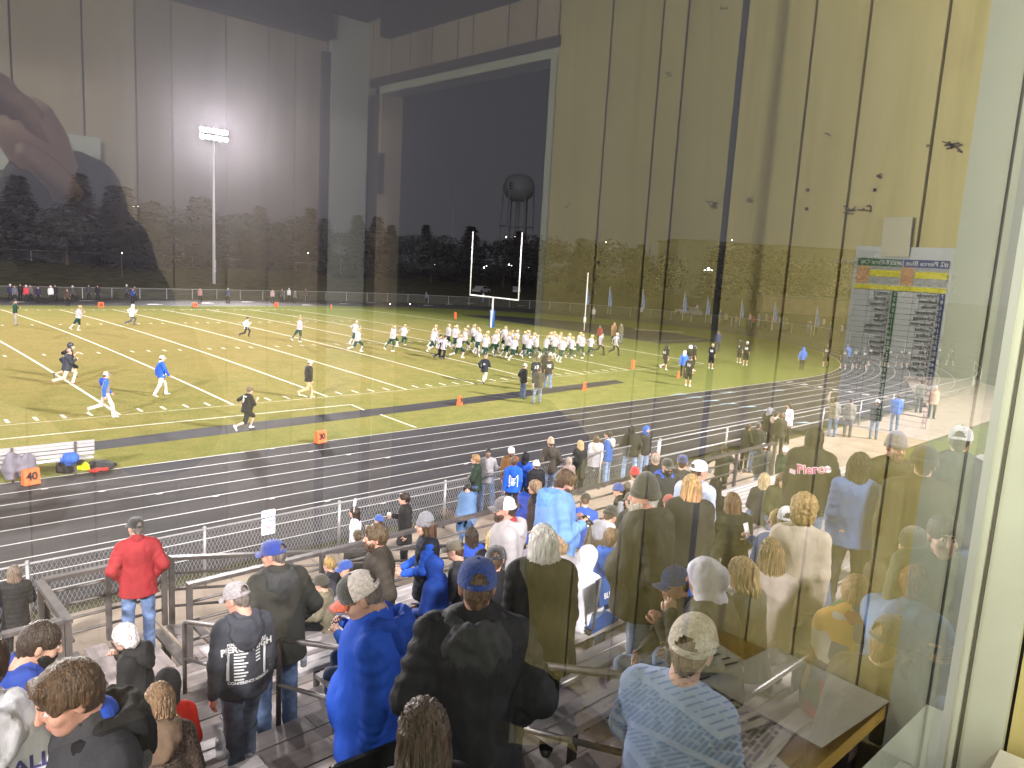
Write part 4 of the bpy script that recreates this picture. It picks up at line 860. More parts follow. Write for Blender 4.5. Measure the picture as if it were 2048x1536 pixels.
# ---------------- heads (unit: metres, origin at the head's centre, +y the face)
def head_field(h, fem=False, chin=0.0):
    F = Field((-.11, -.13, -.24), (.11, .15, .15), h)
    w = 0.072 if not fem else 0.068
    F.ell((0, -0.012, 0.028), (w+0.003, 0.096, 0.092), k=0)
    F.ell((0, 0.035, -0.035), (w-0.010, 0.062, 0.085), k=0.03)
    F.ell((0, 0.050, -0.085), (0.043 if not fem else 0.036, 0.040, 0.036), k=0.03)
    F.ell((0, 0.068, -0.098), (0.020, 0.020, 0.017), k=0.02)
    for s_ in (-1, 1):
        F.ell((s_*0.031, 0.098, 0.014), (0.020, 0.015, 0.012), k=0.012, sub=True)
        F.ell((s_*0.040, 0.066, -0.028), (0.022, 0.022, 0.022), k=0.02)
        F.ell((s_*(w+0.005), -0.012, -0.010), (0.009, 0.020, 0.032), k=0.006)
        F.ell((s_*(w+0.012), -0.016, 0.006), (0.005, 0.016, 0.018), k=0.006)
        F.ell((s_*0.030, 0.083, 0.010), (0.0135, 0.0125, 0.0115), k=0.004)
        F.cone((s_*0.012, 0.095, 0.036), (s_*0.046, 0.083, 0.034), 0.007, 0.005, k=0.012)
    F.cone((0, 0.096, 0.020), (0, 0.117, -0.022), 0.0085, 0.0125, k=0.012)
    F.ell((0, 0.112, -0.026), (0.017, 0.011, 0.009), k=0.008)
    F.ell((0, 0.096, -0.0555), (0.022, 0.010, 0.0065), k=0.006); F.ell((0, 0.094, -0.068), (0.019, 0.010, 0.0065), k=0.006)
    F.cone((-0.024, 0.104, -0.0615), (0.024, 0.104, -0.0615), 0.003, 0.003, k=0.004, sub=True)
    F.cone((0, -0.035, -0.06), (0, -0.045, -0.20), 0.057 if not fem else 0.049, 0.062 if not fem else 0.052, k=0.03)
    return F
HEADS = {}
def head_template(h, fem):
    key = (h, fem)
    if key not in HEADS:
        V, Q = head_field(h, fem).mesh(); V = relax(V, Q, 1); C = V[Q].mean(1)
        mi = np.zeros(len(Q), int)
        eye = (np.abs(np.abs(C[:, 0])-0.030) < 0.013) & (np.abs(C[:, 2]-0.010) < 0.0075) & (C[:, 1] > 0.08); mi[eye] = 1
        iris = eye & (np.abs(np.abs(C[:, 0])-0.030) < 0.0065); mi[iris] = 2
        brow = (np.abs(np.abs(C[:, 0])-0.030) < 0.019) & (C[:, 2] > 0.029) & (C[:, 2] < 0.041) & (C[:, 1] > 0.075); mi[brow] = 2
        lips = (np.abs(C[:, 0]) < 0.023) & (C[:, 2] > -0.074) & (C[:, 2] < -0.050) & (C[:, 1] > 0.088); mi[lips] = 3
        HEADS[key] = (V, Q, mi)
    return HEADS[key]
def shell(Fm, keep):
    V, Q = Fm.mesh(); return relax(V, Q, 1), Q
def nz3(V, sc, seed=0.0):
    """cheap smooth noise in [-1,1] for displacing vertices"""
    a = V*sc+seed; x, y, z = a[:, 0], a[:, 1], a[:, 2]
    return (np.sin(x*1.7+1.3*np.sin(y*1.1+z*.7))+np.sin(y*1.9+1.1*np.sin(z*1.3+x*.6))+np.sin(z*2.1+1.2*np.sin(x*1.2+y*.9))+0.5*np.sin(3.1*x+2.3*y-1.7*z))/3.5
def vnorm(V, Q):
    n = np.cross(V[Q[:, 2]]-V[Q[:, 0]], V[Q[:, 3]]-V[Q[:, 1]]); N_ = np.zeros_like(V)
    for i in range(4): np.add.at(N_, Q[:, i], n)
    return N_/np.maximum(np.linalg.norm(N_, axis=1), 1e-9)[:, None]
HAIRV = {}
def hair_mesh(kind, h):
    """hair solids round the head, same origin as the head"""
    key = (kind, h)
    if key in HAIRV: return HAIRV[key]
    F = Field((-.2, -.24, -.62), (.2, .17, .2), h)
    face = lambda z0=0.045, zt=-0.3: None
    if kind in ('short', 'buzz', 'crop', 'bald', 'undercap'):
        e = {'short': 0.020, 'buzz': 0.008, 'crop': 0.013, 'bald': 0.007, 'undercap': 0.001}[kind]
        F.ell((0, -0.016, 0.030), (0.075+e, 0.096+e, 0.093+e*1.15), k=0); F.cone((0, -0.050, -0.02), (0, -0.052, -0.065), 0.062+e*.5, 0.046+e*.3, k=0.02)
        if kind == 'short': F.cone((-0.035, 0.075, 0.098), (0.04, 0.072, 0.100), 0.026, 0.024, k=0.03)
        F.ell((0, 0.135, -0.03), (0.09, 0.078, 0.098), k=0.012, sub=True)
        for s_ in (-1, 1): F.ell((s_*0.092, 0.035, -0.075), (0.05, 0.062, 0.085), k=0.012, sub=True)
        if kind == 'bald': F.ell((0, 0.02, 0.15), (0.075, 0.12, 0.10), k=0.01, sub=True)
    elif kind == 'curly':
        F.ell((0, -0.02, 0.035), (0.108, 0.125, 0.118), k=0); F.ell((0, -0.06, -0.045), (0.098, 0.075, 0.085), k=0.03); F.ell((0, 0.15, -0.035), (0.078, 0.085, 0.100), k=0.015, sub=True)
    elif kind in ('bob', 'long', 'verylong', 'pony', 'bun'):
        F.ell((0, -0.014, 0.030), (0.088, 0.108, 0.106), k=0)
        zb = {'bob': -0.15, 'long': -0.30, 'verylong': -0.50, 'pony': -0.06, 'bun': -0.05}[kind]
        if kind in ('bob', 'long', 'verylong'):
            F.cone((-0.048, -0.055, 0.0), (-0.055, -0.075, zb), 0.055, 0.042, k=0.03); F.cone((0.048, -0.055, 0.0), (0.055, -0.075, zb), 0.055, 0.042, k=0.03); F.cone((0, -0.07, 0.0), (0, -0.09, zb-0.02), 0.062, 0.048, k=0.03)
            for s_ in (-1, 1): F.cone((s_*0.070, 0.0, 0.03), (s_*0.082, -0.015, max(zb, -0.24)), 0.030, 0.024, k=0.02)
        elif kind == 'pony': F.cone((0, -0.10, 0.02), (0, -0.165, -0.02), 0.03, 0.034, k=0.02); F.cone((0, -0.165, -0.02), (0, -0.15, -0.24), 0.034, 0.016, k=0.02)
        else: F.ell((0, -0.125, 0.075), (0.045, 0.045, 0.045), k=0.015)
        F.ell((0, 0.145, -0.045), (0.066, 0.085, 0.118), k=0.015, sub=True)
        if kind in ('pony', 'bun'):
            F.ell((0, 0.145, -0.03), (0.088, 0.095, 0.100), k=0.012, sub=True)
    V, Q = F.mesh(); V = relax(V, Q, 1); Nn = vnorm(V, Q)
    ang = np.arctan2(V[:, 0], -(V[:, 1]+0.02))
    if kind == 'curly': V = V+Nn*(0.010*nz3(V, 70)+0.006*nz3(V, 140, 3))[:, None]
    elif kind in ('bob', 'long', 'verylong', 'pony'): V = V+Nn*(0.0055*np.sin(ang*26+6*nz3(V, 14)) + 0.004*np.sin(ang*53+V[:, 2]*20))[:, None]
    elif kind != 'bald': V = V+Nn*(0.0035*nz3(V*np.array([1, .45, .8]), 120)+0.002*nz3(V, 210, 5))[:, None]
    HAIRV[key] = (V, Q); return HAIRV[key]
def beard_mesh(h, big=0.0):
    key = ('beard', h, big)
    if key in HAIRV: return HAIRV[key]
    F = Field((-.1, -.06, -.24), (.1, .16, .05), h)
    F.ell((0, 0.040, -0.052), (0.069, 0.064, 0.064), k=0); F.ell((0, 0.062, -0.095-big*.3), (0.045, 0.050, 0.046+big), k=0.02); F.cone((-0.03, 0.098, -0.043), (0.03, 0.098, -0.043), 0.010, 0.010, k=0.01)
    F.ell((0, 0.07, 0.03), (0.12, 0.12, 0.062), k=0.012, sub=True); F.ell((0, 0.115, -0.062), (0.022, 0.022, 0.011), k=0.005, sub=True)
    V, Q = F.mesh(); V = relax(V, Q, 1); V = V+vnorm(V, Q)*(0.003*nz3(V, 150))[:, None]; HAIRV[key] = (V, Q); return HAIRV[key]
# ---------------- head-gear, built about the head's centre
def cap_parts(mesh_back=False, backward=False):
    """dome with six seamed panels, back opening, strap, button and curved peak -> dict of (V,F,mi)"""
    nt, npz = 48, 12; V = []; F = []; MI = []
    for j in range(npz+1):
        ph = (j/npz)*math.pi/2
        for i in range(nt):
            a = 2*math.pi*i/nt; seam = 1-0.012*max(0, 1-abs(((a/(math.pi/3)) % 1)-0.0)*14)-0.012*max(0, 1-abs(1-((a/(math.pi/3)) % 1))*14)
            fx = 1+0.05*max(0, math.cos(a-math.pi/2))*(math.sin(ph)**1)
            V.append((0.093*math.cos(a)*math.cos(ph)**.75*seam, -0.006+0.113*math.sin(a)*math.cos(ph)**.75*seam*fx, 0.040+0.100*math.sin(ph)*(1 if j < npz else .97)))
    for j in range(npz):
        for i in range(nt):
            a = 2*math.pi*(i+.5)/nt; db = abs(((a-1.5*math.pi+math.pi) % (2*math.pi))-math.pi)
            if db < 0.50*math.sqrt(max(0, 1-(j/4.6)**2)) and j < 5 and j > 0: continue
            F.append((j*nt+i, j*nt+(i+1) % nt, (j+1)*nt+(i+1) % nt, (j+1)*nt+i)); MI.append(0 if math.sin(a) > 0.25 else 1)
    # lower band so the cap sits on the brow
    o = len(V)
    for i in range(nt): a = 2*math.pi*i/nt; V.append((0.094*math.cos(a), -0.006+0.114*math.sin(a), 0.024))
    for i in range(nt): F.append((o+i, o+(i+1) % nt, (i+1) % nt, i)); MI.append(0 if math.sin(2*math.pi*(i+.5)/nt) > .25 else 1)
    PV = []; PF = []
    n = 14
    for layer in (0, 1):
        for r in range(5):
            f = r/4
            for i in range(n+1):
                t = -1.15+2.3*i/n; x = math.sin(t)*(0.088+0.004*f); y = 0.03+0.075*math.cos(t)+f*0.072*math.cos(t*0.92); z = 0.036-0.020*(x/0.08)**2-0.012*f-(0.006 if layer else 0); PV.append((x, y, z))
    L = 5*(n+1)
    for layer in (0, 1):
        for r in range(4):
            for i in range(n):
                q = (layer*L+r*(n+1)+i, layer*L+r*(n+1)+i+1, layer*L+(r+1)*(n+1)+i+1, layer*L+(r+1)*(n+1)+i); PF.append(q if layer else q[::-1])
    for i in range(n): a = 4*(n+1)+i; PF.append((a, a+1, L+a+1, L+a))
    return V, F, MI, PV, PF
CAPV = cap_parts()
def beanie_data(pom=False, tall=0.0):
    mb = MB(); prof = []
    mb.lathe([(0.0, 0.150+tall), (0.030, 0.147+tall), (0.058, 0.132+tall*.8), (0.080, 0.103+tall*.4), (0.092, 0.068), (0.094, 0.045)], 28); k = len(mb.v)
    mb.v = [(x, y*1.18-0.010, z) for x, y, z in mb.v]
    cu = MB(); cu.lathe([(0.092, 0.062), (0.100, 0.058), (0.103, 0.040), (0.102, 0.018), (0.096, 0.010), (0.090, 0.012)], 36); cu.v = [(x, y*1.18-0.010, z-0.012*(y*1.18 < -0.02)) for x, y, z in cu.v]
    return mb, cu
def helmet_data():
    F = Field((-.16, -.17, -.16), (.16, .2, .18), 0.012)
    F.ell((0, -0.008, 0.030), (0.116, 0.138, 0.128), k=0); F.cone((-0.085, 0.0, -0.05), (-0.075, 0.03, -0.10), 0.035, 0.03, k=0.03); F.cone((0.085, 0.0, -0.05), (0.075, 0.03, -0.10), 0.035, 0.03, k=0.03); F.ell((0, -0.05, -0.06), (0.10, 0.085, 0.07), k=0.03)
    F.ell((0, 0.125, -0.055), (0.082, 0.11, 0.085), k=0.01, sub=True); F.ell((0, 0.0, -0.15), (0.075, 0.13, 0.12), k=0.02, sub=True)
    V, Q = F.mesh(); V = relax(V, Q, 1); mb = MB()
    for z, s_ in ((-0.035, 1.0), (-0.068, 1.0), (-0.105, .9)):
        mb.tube([(-0.098*s_, 0.035, z+.01), (-0.075*s_, 0.125, z), (0, 0.168, z), (0.075*s_, 0.125, z), (0.098*s_, 0.035, z+.01)], 0.0055, 5)
    for x in (-0.035, 0.035): mb.tube([(x, 0.152, -0.03), (x, 0.160, -0.07), (x*.8, 0.145, -0.11)], 0.005, 5)
    st = MB()
    for i in range(10):
        pass
    return (V, Q), mb
HELM = helmet_data()
# ---------------- hands: palm plus five separate bent fingers
def hand_geo(curl=0.6, detail=True):
    """origin at the wrist, fingers along -z, palm towards +x for a left hand seen from behind (mirror for right)"""
    mb = MB(); n = 5 if detail else 4
    mb.tube([(0, 0, 0.01), (0, 0, -0.03), (0.002, 0, -0.07), (0.004, 0, -0.092)], [0.025, 0.034, 0.039, 0.036], 8)
    mb.v = [(x*0.55, y*1.08, z) for x, y, z in mb.v]
    for y, L, r, z0 in ((-0.029, .062, .0085, -.083), (-0.010, .072, .009, -.090), (0.010, .067, .0088, -.088), (0.028, .052, .0075, -.080)):
        p = Vector((0.003, y, z0+.012)); pts = [p]; a = curl*0.35
        for s_, da in ((.45, curl*.9), (.32, curl*.9), (.25, curl*.6)):
            p = p+Vector((math.sin(a), 0.06*y, -math.cos(a)))*L*s_*1.25; pts.append(p); a += da
        mb.tube(pts, [r*1.08, r, r*.92, r*.75], n)
    p = Vector((0.006, -0.030, -0.025)); d = Vector((0.35, -0.72, -0.75)).normalized(); p2 = p+d*0.036; p3 = p2+(d+Vector((.35, .35, -.4))*curl).normalized()*0.03; p4 = p3+(d+Vector((.5, .6, -.6))*curl).normalized()*0.024
    mb.tube([p, p2, p3, p4], [.0135, .0115, .0105, .008], n)
    return mb.v, mb.f
HANDS = {c: hand_geo(c) for c in (0.15, 0.5, 1.0, 1.45)}
SKIN = {'fair': (0.56, 0.33, 0.245), 'tan': (0.46, 0.265, 0.18), 'red': (0.57, 0.29, 0.215), 'brown': (0.15, 0.078, 0.048)}
M_eye = mat('eye_white', (0.62, 0.58, 0.55), 0.3); M_nail = None
def skin_m(k): return mat('skin_'+k, SKIN[k], 0.5, var=0.10, vscale=22, bump=0.06, bscale=90)
def hair_m(c): return mat('hair', c, 0.42, var=0.55, vscale=9, stretch=(7, 7, 0.9), bump=0.8, bscale=16, spec=0.45)
def cloth_m(c, kind='jacket', col2=None):
    if kind == 'knit': return mat('knit', c, 0.9, var=0.25, vscale=60, bump=0.6, bscale=110, spec=0.15, sheen=0.3)
    if kind == 'denim': return mat('denim', c, 0.8, var=0.35, vscale=7, bump=0.55, bscale=14, spec=0.2, stretch=(1, 1, 1.6))
    if kind == 'camo': return mat('camo', c, 0.8, vscale=13, col2=col2 or (0.22, 0.19, 0.13), bump=0.3, bscale=20)
    if kind == 'leopard': return mat('leopard_fleece', c, 0.9, vscale=58, col2=col2 or (0.02, 0.013, 0.01), bump=0.6, bscale=70)
    if kind == 'shell': return mat('shell_cloth', c, 0.70, var=0.2, vscale=5, bump=0.9, bscale=9, spec=0.16, stretch=(1, 1, .6))
    return mat('cloth', c, 0.78, var=0.14, vscale=6, bump=0.6, bscale=12, spec=0.15, stretch=(1, 1, .7))
WARP = np.array(((.8, .5, .2), (-.5, .8, .3), (.1, -.35, .6)))
def U(*v): a = np.array(v, float); return a/np.linalg.norm(a)
# arm directions are for the right arm (x outwards); legs likewise
ARMS = {'down': (U(.13, -.05, -1), U(.02, .17, -1)), 'pocket': (U(.42, -.28, -.9), U(-.42, .50, -.72)), 'phone': (U(.22, .16, -1), U(-.50, .85, .30)), 'lap': (U(.20, .28, -.95), U(-.45, .85, -.30)),
        'crossed': (U(.30, .22, -.95), U(-1, .45, .12)), 'face': (U(.25, .55, -.8), U(-.42, .25, .9)), 'rail': (U(.25, .55, -.8), U(-.05, .95, -.15)), 'runf': (U(.22, .5, -.85), U(-.42, .62, .70)), 'runb': (U(.30, -.75, -.62), U(-.10, .55, -.80)),
        'run90': (U(.25, -.1, -.95), U(-.2, .95, .1)), 'behind': (U(.35, -.45, -.85), U(-.75, -.35, -.55)), 'back': (U(.25, -.35, -.9), U(.10, .05, -1)), 'fwd': (U(.25, .35, -.9), U(-.05, .55, -.80)), 'out': (U(.75, .1, -.6), U(.45, .35, -.75)),
        'hips': (U(.62, -.12, -.75), U(-.75, .12, -.55)), 'up': (U(.5, .3, .6), U(-.3, .3, .9)), 'cup': (U(.25, .05, -1), U(-.15, .95, .25))}
LEGS = {'stand': (U(.05, .02, -1), U(.0, -.04, -1)), 'wide': (U(.17, .04, -1), U(.05, -.06, -1)), 'sit': (U(.20, 1, -.10), U(.02, -.06, -1)), 'sitw': (U(.38, .95, -.08), U(.06, .02, -1)), 'wf': (U(.04, .42, -.90), U(0, .10, -1)), 'wb': (U(.04, -.26, -.95), U(0, -.50, -.86)),
        'rf': (U(.05, .80, -.60), U(0, -.30, -.95)), 'rb': (U(.05, -.28, -.95), U(0, -.95, -.25)), 'rs': (U(.05, .12, -1), U(0, -.25, -.97)), 'rk': (U(.05, .45, -.9), U(0, -.85, -.5)), 're': (U(.05, -.55, -.83), U(0, -.62, -.78)), 'bent': (U(.15, .35, -.93), U(.0, -.30, -.95))}
RES = {'hero': (0.0135, 0.0065, 0.008), 'mid': (0.019, 0.0085, 0.010), 'low': (0.026, 0.011, 0.014), 'far': (0.036, 0.017, 0.020)}
PRINTS = []
def person(label, loc, face, h=1.76, g=1.0, fem=False, res='mid', arms=('down', 'down'), legs=('stand', 'stand'), seat=None, lean=0.03, side=0.0, twist=0.0, head=(0, 0, 0),
           top=('jacket', (0.03, 0.03, 0.033)), pants=('denim', (0.10, 0.15, 0.26)), shoes=(0.06, 0.06, 0.06), skin='fair', hair=('short', (0.07, 0.04, 0.025)), hat=None, hood=None, beard=None, glasses=False, group=None, sleeves=1.0,
           shorts=False, hem=-0.13, sock=None, fold=1.0, seed=None, loose=0.0, sleeve_col=None, collar=None, hips_y=0.0):
    rg = random.Random(hash(label) & 0xffff if seed is None else seed); hb, hh, hhair = RES[res]; s = h/1.78
    root = thing('person', label, 'person', loc, -R(face), group)
    Rt = rot3(twist, lean, side); ph = rg.uniform(0, 6.28)
    X_, Y_, Z_ = Rt[:, 0], Rt[:, 1], Rt[:, 2]
    def leg(sx, key):
        a, b = LEGS[key]; m = np.array((sx, 1, 1)); hp = np.array((sx*0.095*s, 0, -0.03*s)); kn = hp+a*m*0.43*s; an = kn+b*m*0.42*s; return hp, kn, an
    LL, RL = leg(-1, legs[0]), leg(1, legs[1])
    zp = (seat+0.095*s) if seat is not None else 0.085*s-min(LL[2][2], RL[2][2])
    P = np.array((0, hips_y, zp)); LL = [P+q for q in LL]; RL = [P+q for q in RL]
    T = lambda x, y, z: P+Rt@np.array((x*s, y*s, z*s))
    sw = 0.166*(0.90 if fem else 1.0)*(1+0.25*(g-1)); neck = T(0, -0.01, 0.52)
    Rh = Rt@np.array(Matrix.Rotation(R(head[0]), 3, 'Z') @ Matrix.Rotation(R(-head[1]), 3, 'X') @ Matrix.Rotation(R(head[2]), 3, 'Y')) if seat is None or True else Rt
    hs = (0.5*s+0.5)*(1.0 if not fem else 0.97); hc = neck+Rt@np.array((0, .012, .055))*s+Rh@np.array((0, .022, .105))*hs
    def arm(sx, key):
        a, b = ARMS[key] if isinstance(key, str) else (U(*key[0]), U(*key[1])); m = np.array((sx, 1, 1)); sh = T(sx*sw, -0.012, 0.455); el = sh+Rt@(a*m)*0.285*s; wr = el+Rt@(b*m)*0.255*s; return sh, el, wr
    LA, RA = arm(-1, arms[0]), arm(1, arms[1])
    kind, tc = top[0], top[1]; th = {'tee': .010, 'jersey': .020, 'shirt': .014, 'hoodie': .024, 'jacket': .030, 'puffer': .042, 'coat': .034, 'vest': .036, 'blanket': .05}[kind]+loose
    allp = np.array([*LL, *RL, *LA, *RA, hc, P, neck]); lo = allp.min(0)-0.30; hi = allp.max(0)+0.30
    fl = (Y_, 1.30 if g < 1.15 else 1.14)
    def torso(F, th, z0, k=0.05):
        F.cone(T(0, 0, z0), T(0, 0, 0.13), (.172*g+th)*s*(1.05 if fem else 1), (.146*g+th)*s*(.94 if fem else 1), k=k, flat=fl)
        F.cone(T(0, 0, 0.13), T(0, -0.008, 0.37), (.146*g+th)*s*(.94 if fem else 1), (.165*(1+.6*(g-1))+th)*s*(.93 if fem else 1), k=k, flat=fl)
        if g > 1.1: F.ell(T(0, .05+.10*(g-1), .10), np.array((.13*g+th, .11*g+th, .14+th))*s, Rt, k=0.06)
        if fem:
            for sx in (-1, 1): F.ell(T(sx*.075, .085, .31), np.array((.062, .055, .062))*s, Rt, k=0.04)
        F.cone(T(-sw*.80, -.012, .440), T(sw*.80, -.012, .440), (.070+th*.75)*s, (.070+th*.75)*s, k=0.05)
        for sx in (-1, 1): F.cone(T(sx*.03, -.02, .525), T(sx*sw*.85, -.012, .468), (.046+th*.35)*s, (.050+th*.5)*s, k=0.05)
    def sleeve(F, A, th, f, k=0.03, fo=True):
        sh, el, wr = A; fa = 0.0032*fold*s if fo else 0
        F.cone(sh, el, (.060*(.6+.4*g)+th)*s, (.047*(.7+.3*g)+th)*s, k=k, folds=(fa, 3.7, ph) if fo else None)
        if f > 0.5:
            w = el+(wr-el)*((f-.5)*2); F.cone(el, w, (.048*(.7+.3*g)+th*.9)*s, (.034+th*.75)*s, k=0.025, folds=(fa*1.3, 4.6, ph+1) if fo else None)
    # --- body: trunk, limbs and neck as one surface, head and hands grown on to it
    B = Field(lo, hi, hb*1.5)
    torso(B, -0.018, 0.02)
    for A in (LA, RA):
        B.cone(A[0], A[1], .050*s, .040*s, k=0.03); B.cone(A[1], A[2], .041*s*(.9 if fem else 1), .027*s, k=0.02)
    for L_ in (LL, RL): B.cone(L_[0]*.9+L_[1]*.1, L_[1], .066*s*g**.5, .046*s, k=0.03); cr = .056 if (shorts or pants[0] == 'knee') else .042; B.cone(L_[1], L_[1]+(L_[2]-L_[1])*.35, cr*.9*s, cr*s, k=0.01); B.cone(L_[1]+(L_[2]-L_[1])*.35, L_[2], cr*s, .036*s, k=0.02)
    B.cone(T(0, -.015, .46), hc+Rh@np.array((0, -.03, -.06)), .058*s, .052*s, k=0.03)
    V, Q = B.mesh(); V = relax(V, Q, 1); mi = np.zeros(len(Q), int); verts = [V]; faces = [tuple(q) for q in Q.tolist()]; mis = [0]*len(faces); off = len(V)
    HV, HQ, HM = head_template(hh, fem); verts.append(hc+(HV*hs)@Rh.T); faces += [tuple(q) for q in (HQ+off).tolist()]; mis += HM.tolist(); off += len(HV)
    for sx, A, key in ((-1, LA, arms[0]), (1, RA, arms[1])):
        d = A[2]-A[1]; d /= np.linalg.norm(d); cu = {'down': .5, 'phone': 1.0, 'crossed': 1.0, 'face': 1.45, 'lap': .5, 'runf': 1.45, 'runb': 1.45, 'run90': 1.0, 'cup': 1.0, 'rail': 1.0}.get(key, .5) if isinstance(key, str) else .5
        inw = Rt@np.array((-sx, .35, 0)); inw = inw-d*(inw@d); n_ = np.linalg.norm(inw); inw = inw/n_ if n_ > .05 else U(*np.cross(d, (0, 0, 1.0)))
        yv = np.cross(-d, inw)                      # local x = palm normal, z = back along the arm
        hv, hf = HANDS[cu]; M = np.stack([inw, yv*(1), -d], 1); hvv = np.array(hv)*s*1.02
        hvv[:, 1] *= 1 if (np.cross(-d, inw)@Rt[:, 1]) < 0 else -1
        verts.append(A[2]+hvv@M.T); faces += [tuple(i+off for i in f) for f in hf]; mis += [0]*len(hf); off += len(hv)
    VV = np.concatenate(verts); me = bpy.data.meshes.new('body'); me.from_pydata(VV.tolist(), [], faces)
    eyebrow = tuple(x*.6 for x in hair[1]) if hair else (0.03, 0.02, 0.015)
    for m in (skin_m(skin), M_eye, mat('brow', eyebrow, 0.8), mat('lips_'+skin, tuple(x*y for x, y in zip(SKIN[skin], (.85, .58, .58))), 0.45)): me.materials.append(m)
    me.polygons.foreach_set('material_index', mis); me.polygons.foreach_set('use_smooth', [True]*len(faces)); link('body', me, root)
    # --- garments
    def garment(name, F, m, noise=0.004, sc=16.0, post=None):
        V, Q = F.mesh(); V = relax(V, Q, 1); Nn = vnorm(V, Q)
        V = V+Nn*(noise*fold*(.8*nz3(V*np.array((1, 1, .5)), sc, ph)+.6*nz3(V@WARP, sc*2.4, ph+3)-.6*np.abs(nz3(V@WARP.T, sc*1.5, ph+7))+.2+.55*(.35-np.abs(nz3(V@WARP*np.array((1, 1, .6)), sc*3.6, ph+11)))))[:, None]
        if post is not None: V = post(V, Nn)
        return link(name, np_mesh(name, V, Q, m if isinstance(m, list) else [m]), root)
    pk, pc = pants; pm = cloth_m(pc, 'denim' if pk == 'denim' else pk)
    F = Field(lo, hi, hb*1.12)
    F.cone(P+np.array((-.055*s, 0, .03)), P+np.array((.055*s, 0, .03)), (.112*g)*s, (.112*g)*s, k=0.03); F.ell(P+np.array((0, 0, -.06*s)), np.array((.085, .10, .085))*s, k=.04)
    if shorts or pk == 'knee':
        for L_ in (LL, RL): F.cone(L_[0], L_[1]+(L_[2]-L_[1])*.08, (.098*g**.5+.01)*s, (.078+.006)*s, k=0.04, folds=(.004*s, 2, ph))
    else:
        for L_ in (LL, RL):
            e = L_[2]+(L_[2]-L_[1])*.04; F.cone(L_[0], L_[1], (.088*g**.5+.010)*s*(1.03 if fem else 1), (.060+.010)*s*(.9 if fem else 1), k=0.04, folds=(.0016*s*fold, 2.6, ph)); F.cone(L_[1], e, (.062+.012)*s*(.9 if fem else 1), (.052+.014)*s*(.78 if fem else 1), k=0.03, folds=(.0028*s*fold, 4.6, ph+2))
    garment('trousers' if not shorts else 'shorts', F, pm, 0.005, 14)
    if sock is not None:
        F = Field(lo, hi, hb)
        for L_ in (LL, RL): F.cone(L_[1]+(L_[2]-L_[1])*.30, L_[2], .062*s, .044*s, k=0.01)
        garment('socks', F, cloth_m(sock, 'knit'), 0.0)
    for sx, L_, key in ((-1, LL, legs[0]), (1, RL, legs[1])):
        F = Field(L_[2]-.3*s, L_[2]+.3*s, min(hb, .022)); sd = L_[2]-L_[1]; sd /= np.linalg.norm(sd); fw = np.array((sx*.16, 1, 0)); fw = fw-sd*(fw@sd); fw /= np.linalg.norm(fw)
        if abs(sd[2]) > .93: fw = U(sx*.16, 1, 0); sd = np.array((0, 0, -1.0))
        a = L_[2]+sd*.035*s; F.cone(a-fw*.035*s, a+fw*.16*s+sd*.012*s, .040*s, .033*s, k=.02, flat=(sd, 1.1)); F.cone(L_[2]-sd*.01, a, .043*s, .045*s, k=.02)
        F.half(L_[2]+sd*.080*s, sd); V, Q = F.mesh(); V = relax(V, Q, 1); link('shoe', np_mesh('shoe', V, Q, [mat('shoe', shoes, 0.5)]), root)
    F = Field(lo, hi, hb); z0 = hem
    if kind == 'blanket':
        torso(F, th, hem); F.cone(T(0, .03, .45), T(0, .10, -.05), .20*s, .27*s, k=.1); F.cone(T(0, .1, -.05), P+np.array((0, .38, -.25))*s, .26*s, .24*s, k=.1)
        tm = garment('blanket', F, top[2] if len(top) > 2 else cloth_m(tc), 0.010, 9)
    else:
        torso(F, th, z0); F.half(T(0, 0, z0-.01), -Z_)
        if kind == 'coat': F.cone(T(0, 0, hem+.05), T(0, .02, hem-.02), (.165*g+th)*s, (.185*g+th)*s, k=.03, flat=(Y_, 1.3)); F.half(T(0, 0, hem-.06), -Z_)
        if hood != 'none' and kind in ('hoodie', 'jacket', 'puffer', 'coat', 'vest'): F.cone(T(0, -.02, .49), T(0, .0, .565), (.068+th*.5)*s, (.064+th*.3)*s, k=.02); F.cone(T(0, .03, .66), T(0, .01, .58), .06*s, .053*s, k=0.01, sub=True)
        sl = 0.0 if kind == 'vest' else sleeves
        if sl > 0 and sleeve_col is None:
            for A in (LA, RA): sleeve(F, A, th*.8, sl)
        def puff(V, Nn):
            q = (V-P)@Z_; return V+Nn*(0.007*np.abs(np.sin(q*40))-.003)[:, None]
        mm = top[2] if len(top) > 2 else cloth_m(tc, 'shell' if kind in ('puffer', 'jacket', 'vest') else 'jacket')
        tm = garment({'tee': 'shirt', 'jersey': 'jersey', 'shirt': 'shirt', 'hoodie': 'hoodie', 'vest': 'vest', 'coat': 'coat', 'puffer': 'puffer_jacket', 'jacket': 'jacket'}[kind], F, mm, 0.0065 if kind != 'jersey' else .003, 11, puff if kind in ('puffer', 'vest') else None)
        if sleeve_col is not None or kind == 'vest':
            F = Field(lo, hi, hb)
            for A in (LA, RA): sleeve(F, A, .016, sleeves)
            garment('sleeves', F, cloth_m(sleeve_col or (0.03, .03, .03)), 0.004)
    if collar is not None:
        F = Field(neck-.25, neck+.25, hb); F.cone(T(-.05, -.03, .52), T(.05, -.03, .52), .062*s, .062*s, k=.02); F.cone(T(0, -.03, .49), T(0, -.035, .55), .078*s, .074*s, k=.02); garment('collar', F, cloth_m(collar), .002)
